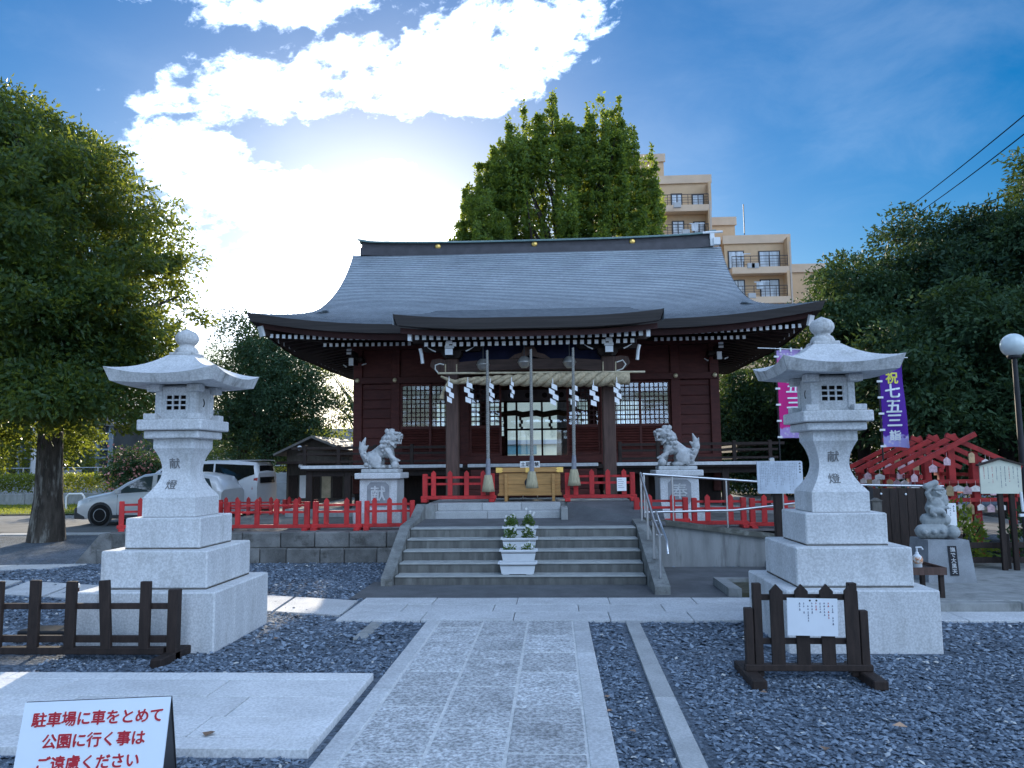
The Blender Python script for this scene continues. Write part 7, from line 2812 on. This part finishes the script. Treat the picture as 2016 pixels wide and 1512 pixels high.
def blockpx(px0, px1, ptop, dy, depth=14):
    a, c_ = at(px0, ptop, AY + dy), at(px1, ptop, AY + dy)
    q = MB()
    q.box(a.x, c_.x, AY + dy, AY + depth, 0, a.z)
    w_ = q.build('wall', tan, apb)
    q = MB()
    q.box(a.x - 0.15, c_.x + 0.15, AY + dy - 0.15, AY + dy + 0.1, a.z - 0.75, a.z + 0.06)
    q.build('parapet', tan2, w_)
    return w_


blockpx(1195, 1306, 308, 3.0)
blockpx(1180, 1397, 352, 1.2)
blockpx(1396, 1446, 430, 2.2)
blockpx(1425, 1552, 466, 0.4)
blockpx(1551, 1620, 522, 2.0)


def apt_floor(px0, px1, top, floor_, wins, dy, rail=True):
    """one storey of balcony: recessed dark opening, windows, slab and railing"""
    y = AY + dy
    a, c_ = at(px0, top, y), at(px1, top, y)
    f = at(px0, floor_, y)
    for (w0, w1, wt, wb) in wins:
        p, q_ = at(w0, wt, y), at(w1, wb, y)
        q = MB()
        q.box(p.x - 0.08, q_.x + 0.08, y - 0.06, y - 0.005, q_.z - 0.08, p.z + 0.08)
        fr_ = q.build('window', alu, apb)
        for k in range(2):
            xa = p.x + (q_.x - p.x) * k / 2 + 0.04
            xb = p.x + (q_.x - p.x) * (k + 1) / 2 - 0.04
            q = MB()
            q.box(xa, xb, y - 0.085, y - 0.062, q_.z + 0.02, p.z - 0.03)
            q.build('pane', pane_w, fr_)
    q = MB()
    q.box(a.x, c_.x, y - 1.1, y - 0.001, f.z - 0.62, f.z)
    sl = q.build('balcony_slab', tan2, apb)
    q = MB()
    q.box(c_.x - 0.25, c_.x, y - 1.12, y - 0.002, f.z, a.z + 0.2)
    q.build('balcony_side_wall', tan, sl)
    if rail:
        q = MB()
        q.box(a.x, c_.x - 0.25, y - 1.08, y - 1.04, f.z + 1.0, f.z + 1.06)
        n = int((c_.x - a.x) / 0.9)
        for i in range(n + 1):
            xx = a.x + (c_.x - 0.3 - a.x) * i / n
            q.box(xx, xx + 0.05, y - 1.08, y - 1.04, f.z, f.z + 1.0)
        for k in range(3):
            q.box(a.x, c_.x - 0.25, y - 1.075, y - 1.05, f.z + 0.22 + 0.25 * k, f.z + 0.25 + 0.25 * k)
        q.build('railing', alu, sl)


apt_floor(1290, 1395, 372, 412, [(1322, 1342, 383, 408), (1363, 1385, 385, 409)], 1.2)
apt_floor(1290, 1395, 425, 470, [(1324, 1346, 437, 462), (1366, 1387, 438, 462)], 1.2)
apt_floor(1434, 1548, 480, 532, [(1434, 1464, 496, 528), (1494, 1535, 496, 528)], 0.4)
apt_floor(1434, 1548, 545, 590, [(1440, 1466, 553, 586), (1497, 1534, 552, 586)], 0.4)
for (px, py) in ((1333, 409), (1350, 462), (1478, 528), (1486, 528), (1480, 587)):
    p = at(px, py, AY - 0.5)
    q = MB()
    q.cbox(p.x - 0.35, p.x + 0.35, AY - 0.75, AY - 0.45, p.z - 0.05, p.z + 0.45, 0.03)
    q.build('air_conditioner', mat('ac_grey', (0.42, 0.42, 0.42), 0.5, 0.05), apb)
for (px, py) in ((1462, 500), (1500, 555), (1372, 440)):
    p = at(px, py, AY - 0.6)
    q = MB()
    q.box(p.x - 0.7, p.x + 0.7, AY - 0.62, AY - 0.58, p.z - 0.04, p.z + 0.04)
    q.box(p.x - 0.5, p.x + 0.1, AY - 0.61, AY - 0.59, p.z - 0.7, p.z - 0.05)
    q.build('laundry', pane_w, apb)
q = MB()
for px in (1395, 1550):
    a = at(px, 400 if px < 1500 else 480, AY)
    q.box(a.x - 0.08, a.x + 0.08, AY - 0.75, AY - 0.6, 5, a.z)
q.build('drain_pipe', mat('pale_pipe', (0.50, 0.40, 0.32), 0.6, 0.05), apb)
q = MB()
p = at(1466, 462, AY + 3)
q.tube([p, (p.x, p.y, at(1465, 402, AY + 3).z)], 0.05, 5)
q.build('antenna', alu, apb)
# overhead wires
for i, (a0, c0) in enumerate((((2016, 228), (1760, 432)), ((2016, 265), (1795, 430)), ((2016, 372), (1880, 418)))):
    p, q_ = at(*a0, 34), at(*c0, 62)
    d = q_ - p
    s_, e = p - d * 0.6, q_ + d * 0.4
    pts = [s_.lerp(e, k / 12) - Vector((0, 0, 0.35 * math.sin(k / 12 * math.pi))) + Vector((0, 0, 0.30)) for k in range(13)]
    q = MB()
    q.tube(pts, 0.028, 6)
    tag(q.build('overhead_wire', mat('wire_sheath', (0.015, 0.015, 0.017), 1.0, 0.0, spec=0.0)), ('upper', 'middle', 'lowest')[i] + ' of three overhead wires crossing the sky at upper right', 'wire', 'overhead wires')
# fallen leaves
LF = MB().add([(0, -0.03, 0.004), (0.035, 0, 0.016), (0, 0.04, 0.006), (-0.03, 0, 0.012)], [(0, 1, 2, 3)])
dl = mat('dry_leaf', (0.32, 0.20, 0.13), 0.8, 0.3, 10, rnd=0.3)
lme = LF.mesh('fallen_leaf', dl)
LABS = ['dry fallen leaf on the granite paving near the floor sign', 'dry fallen leaf on the gravel, lower right', 'dry leaf lying on the gravel behind the granite paving', 'dry leaf on the gravel beside the kerb line, nearest the camera', 'dry leaf on the gravel between path and kerb line', 'dry leaf at the right edge of the approach path', 'dry leaf on gravel below the picket stand', 'dry leaf on gravel at lower right corner']
for i, (px, py, z, s_) in enumerate(((410, 1447, 0.055, 1.3), (1774, 1432, 0.035, 1.3), (545, 1258, 0.03, 1.0), (1245, 1440, 0.03, 0.8), (1200, 1400, 0.03, 0.7), (1195, 1372, 0.03, 0.7), (1505, 1364, 0.03, 0.8), (1625, 1475, 0.03, 1.0))):
    p = gnd(px, py, z)
    o = place('fallen_leaf', lme, None, p, (0, 0, i * 1.3), (s_, s_, s_))
    tag(o, LABS[i], 'leaf', 'fallen leaves')
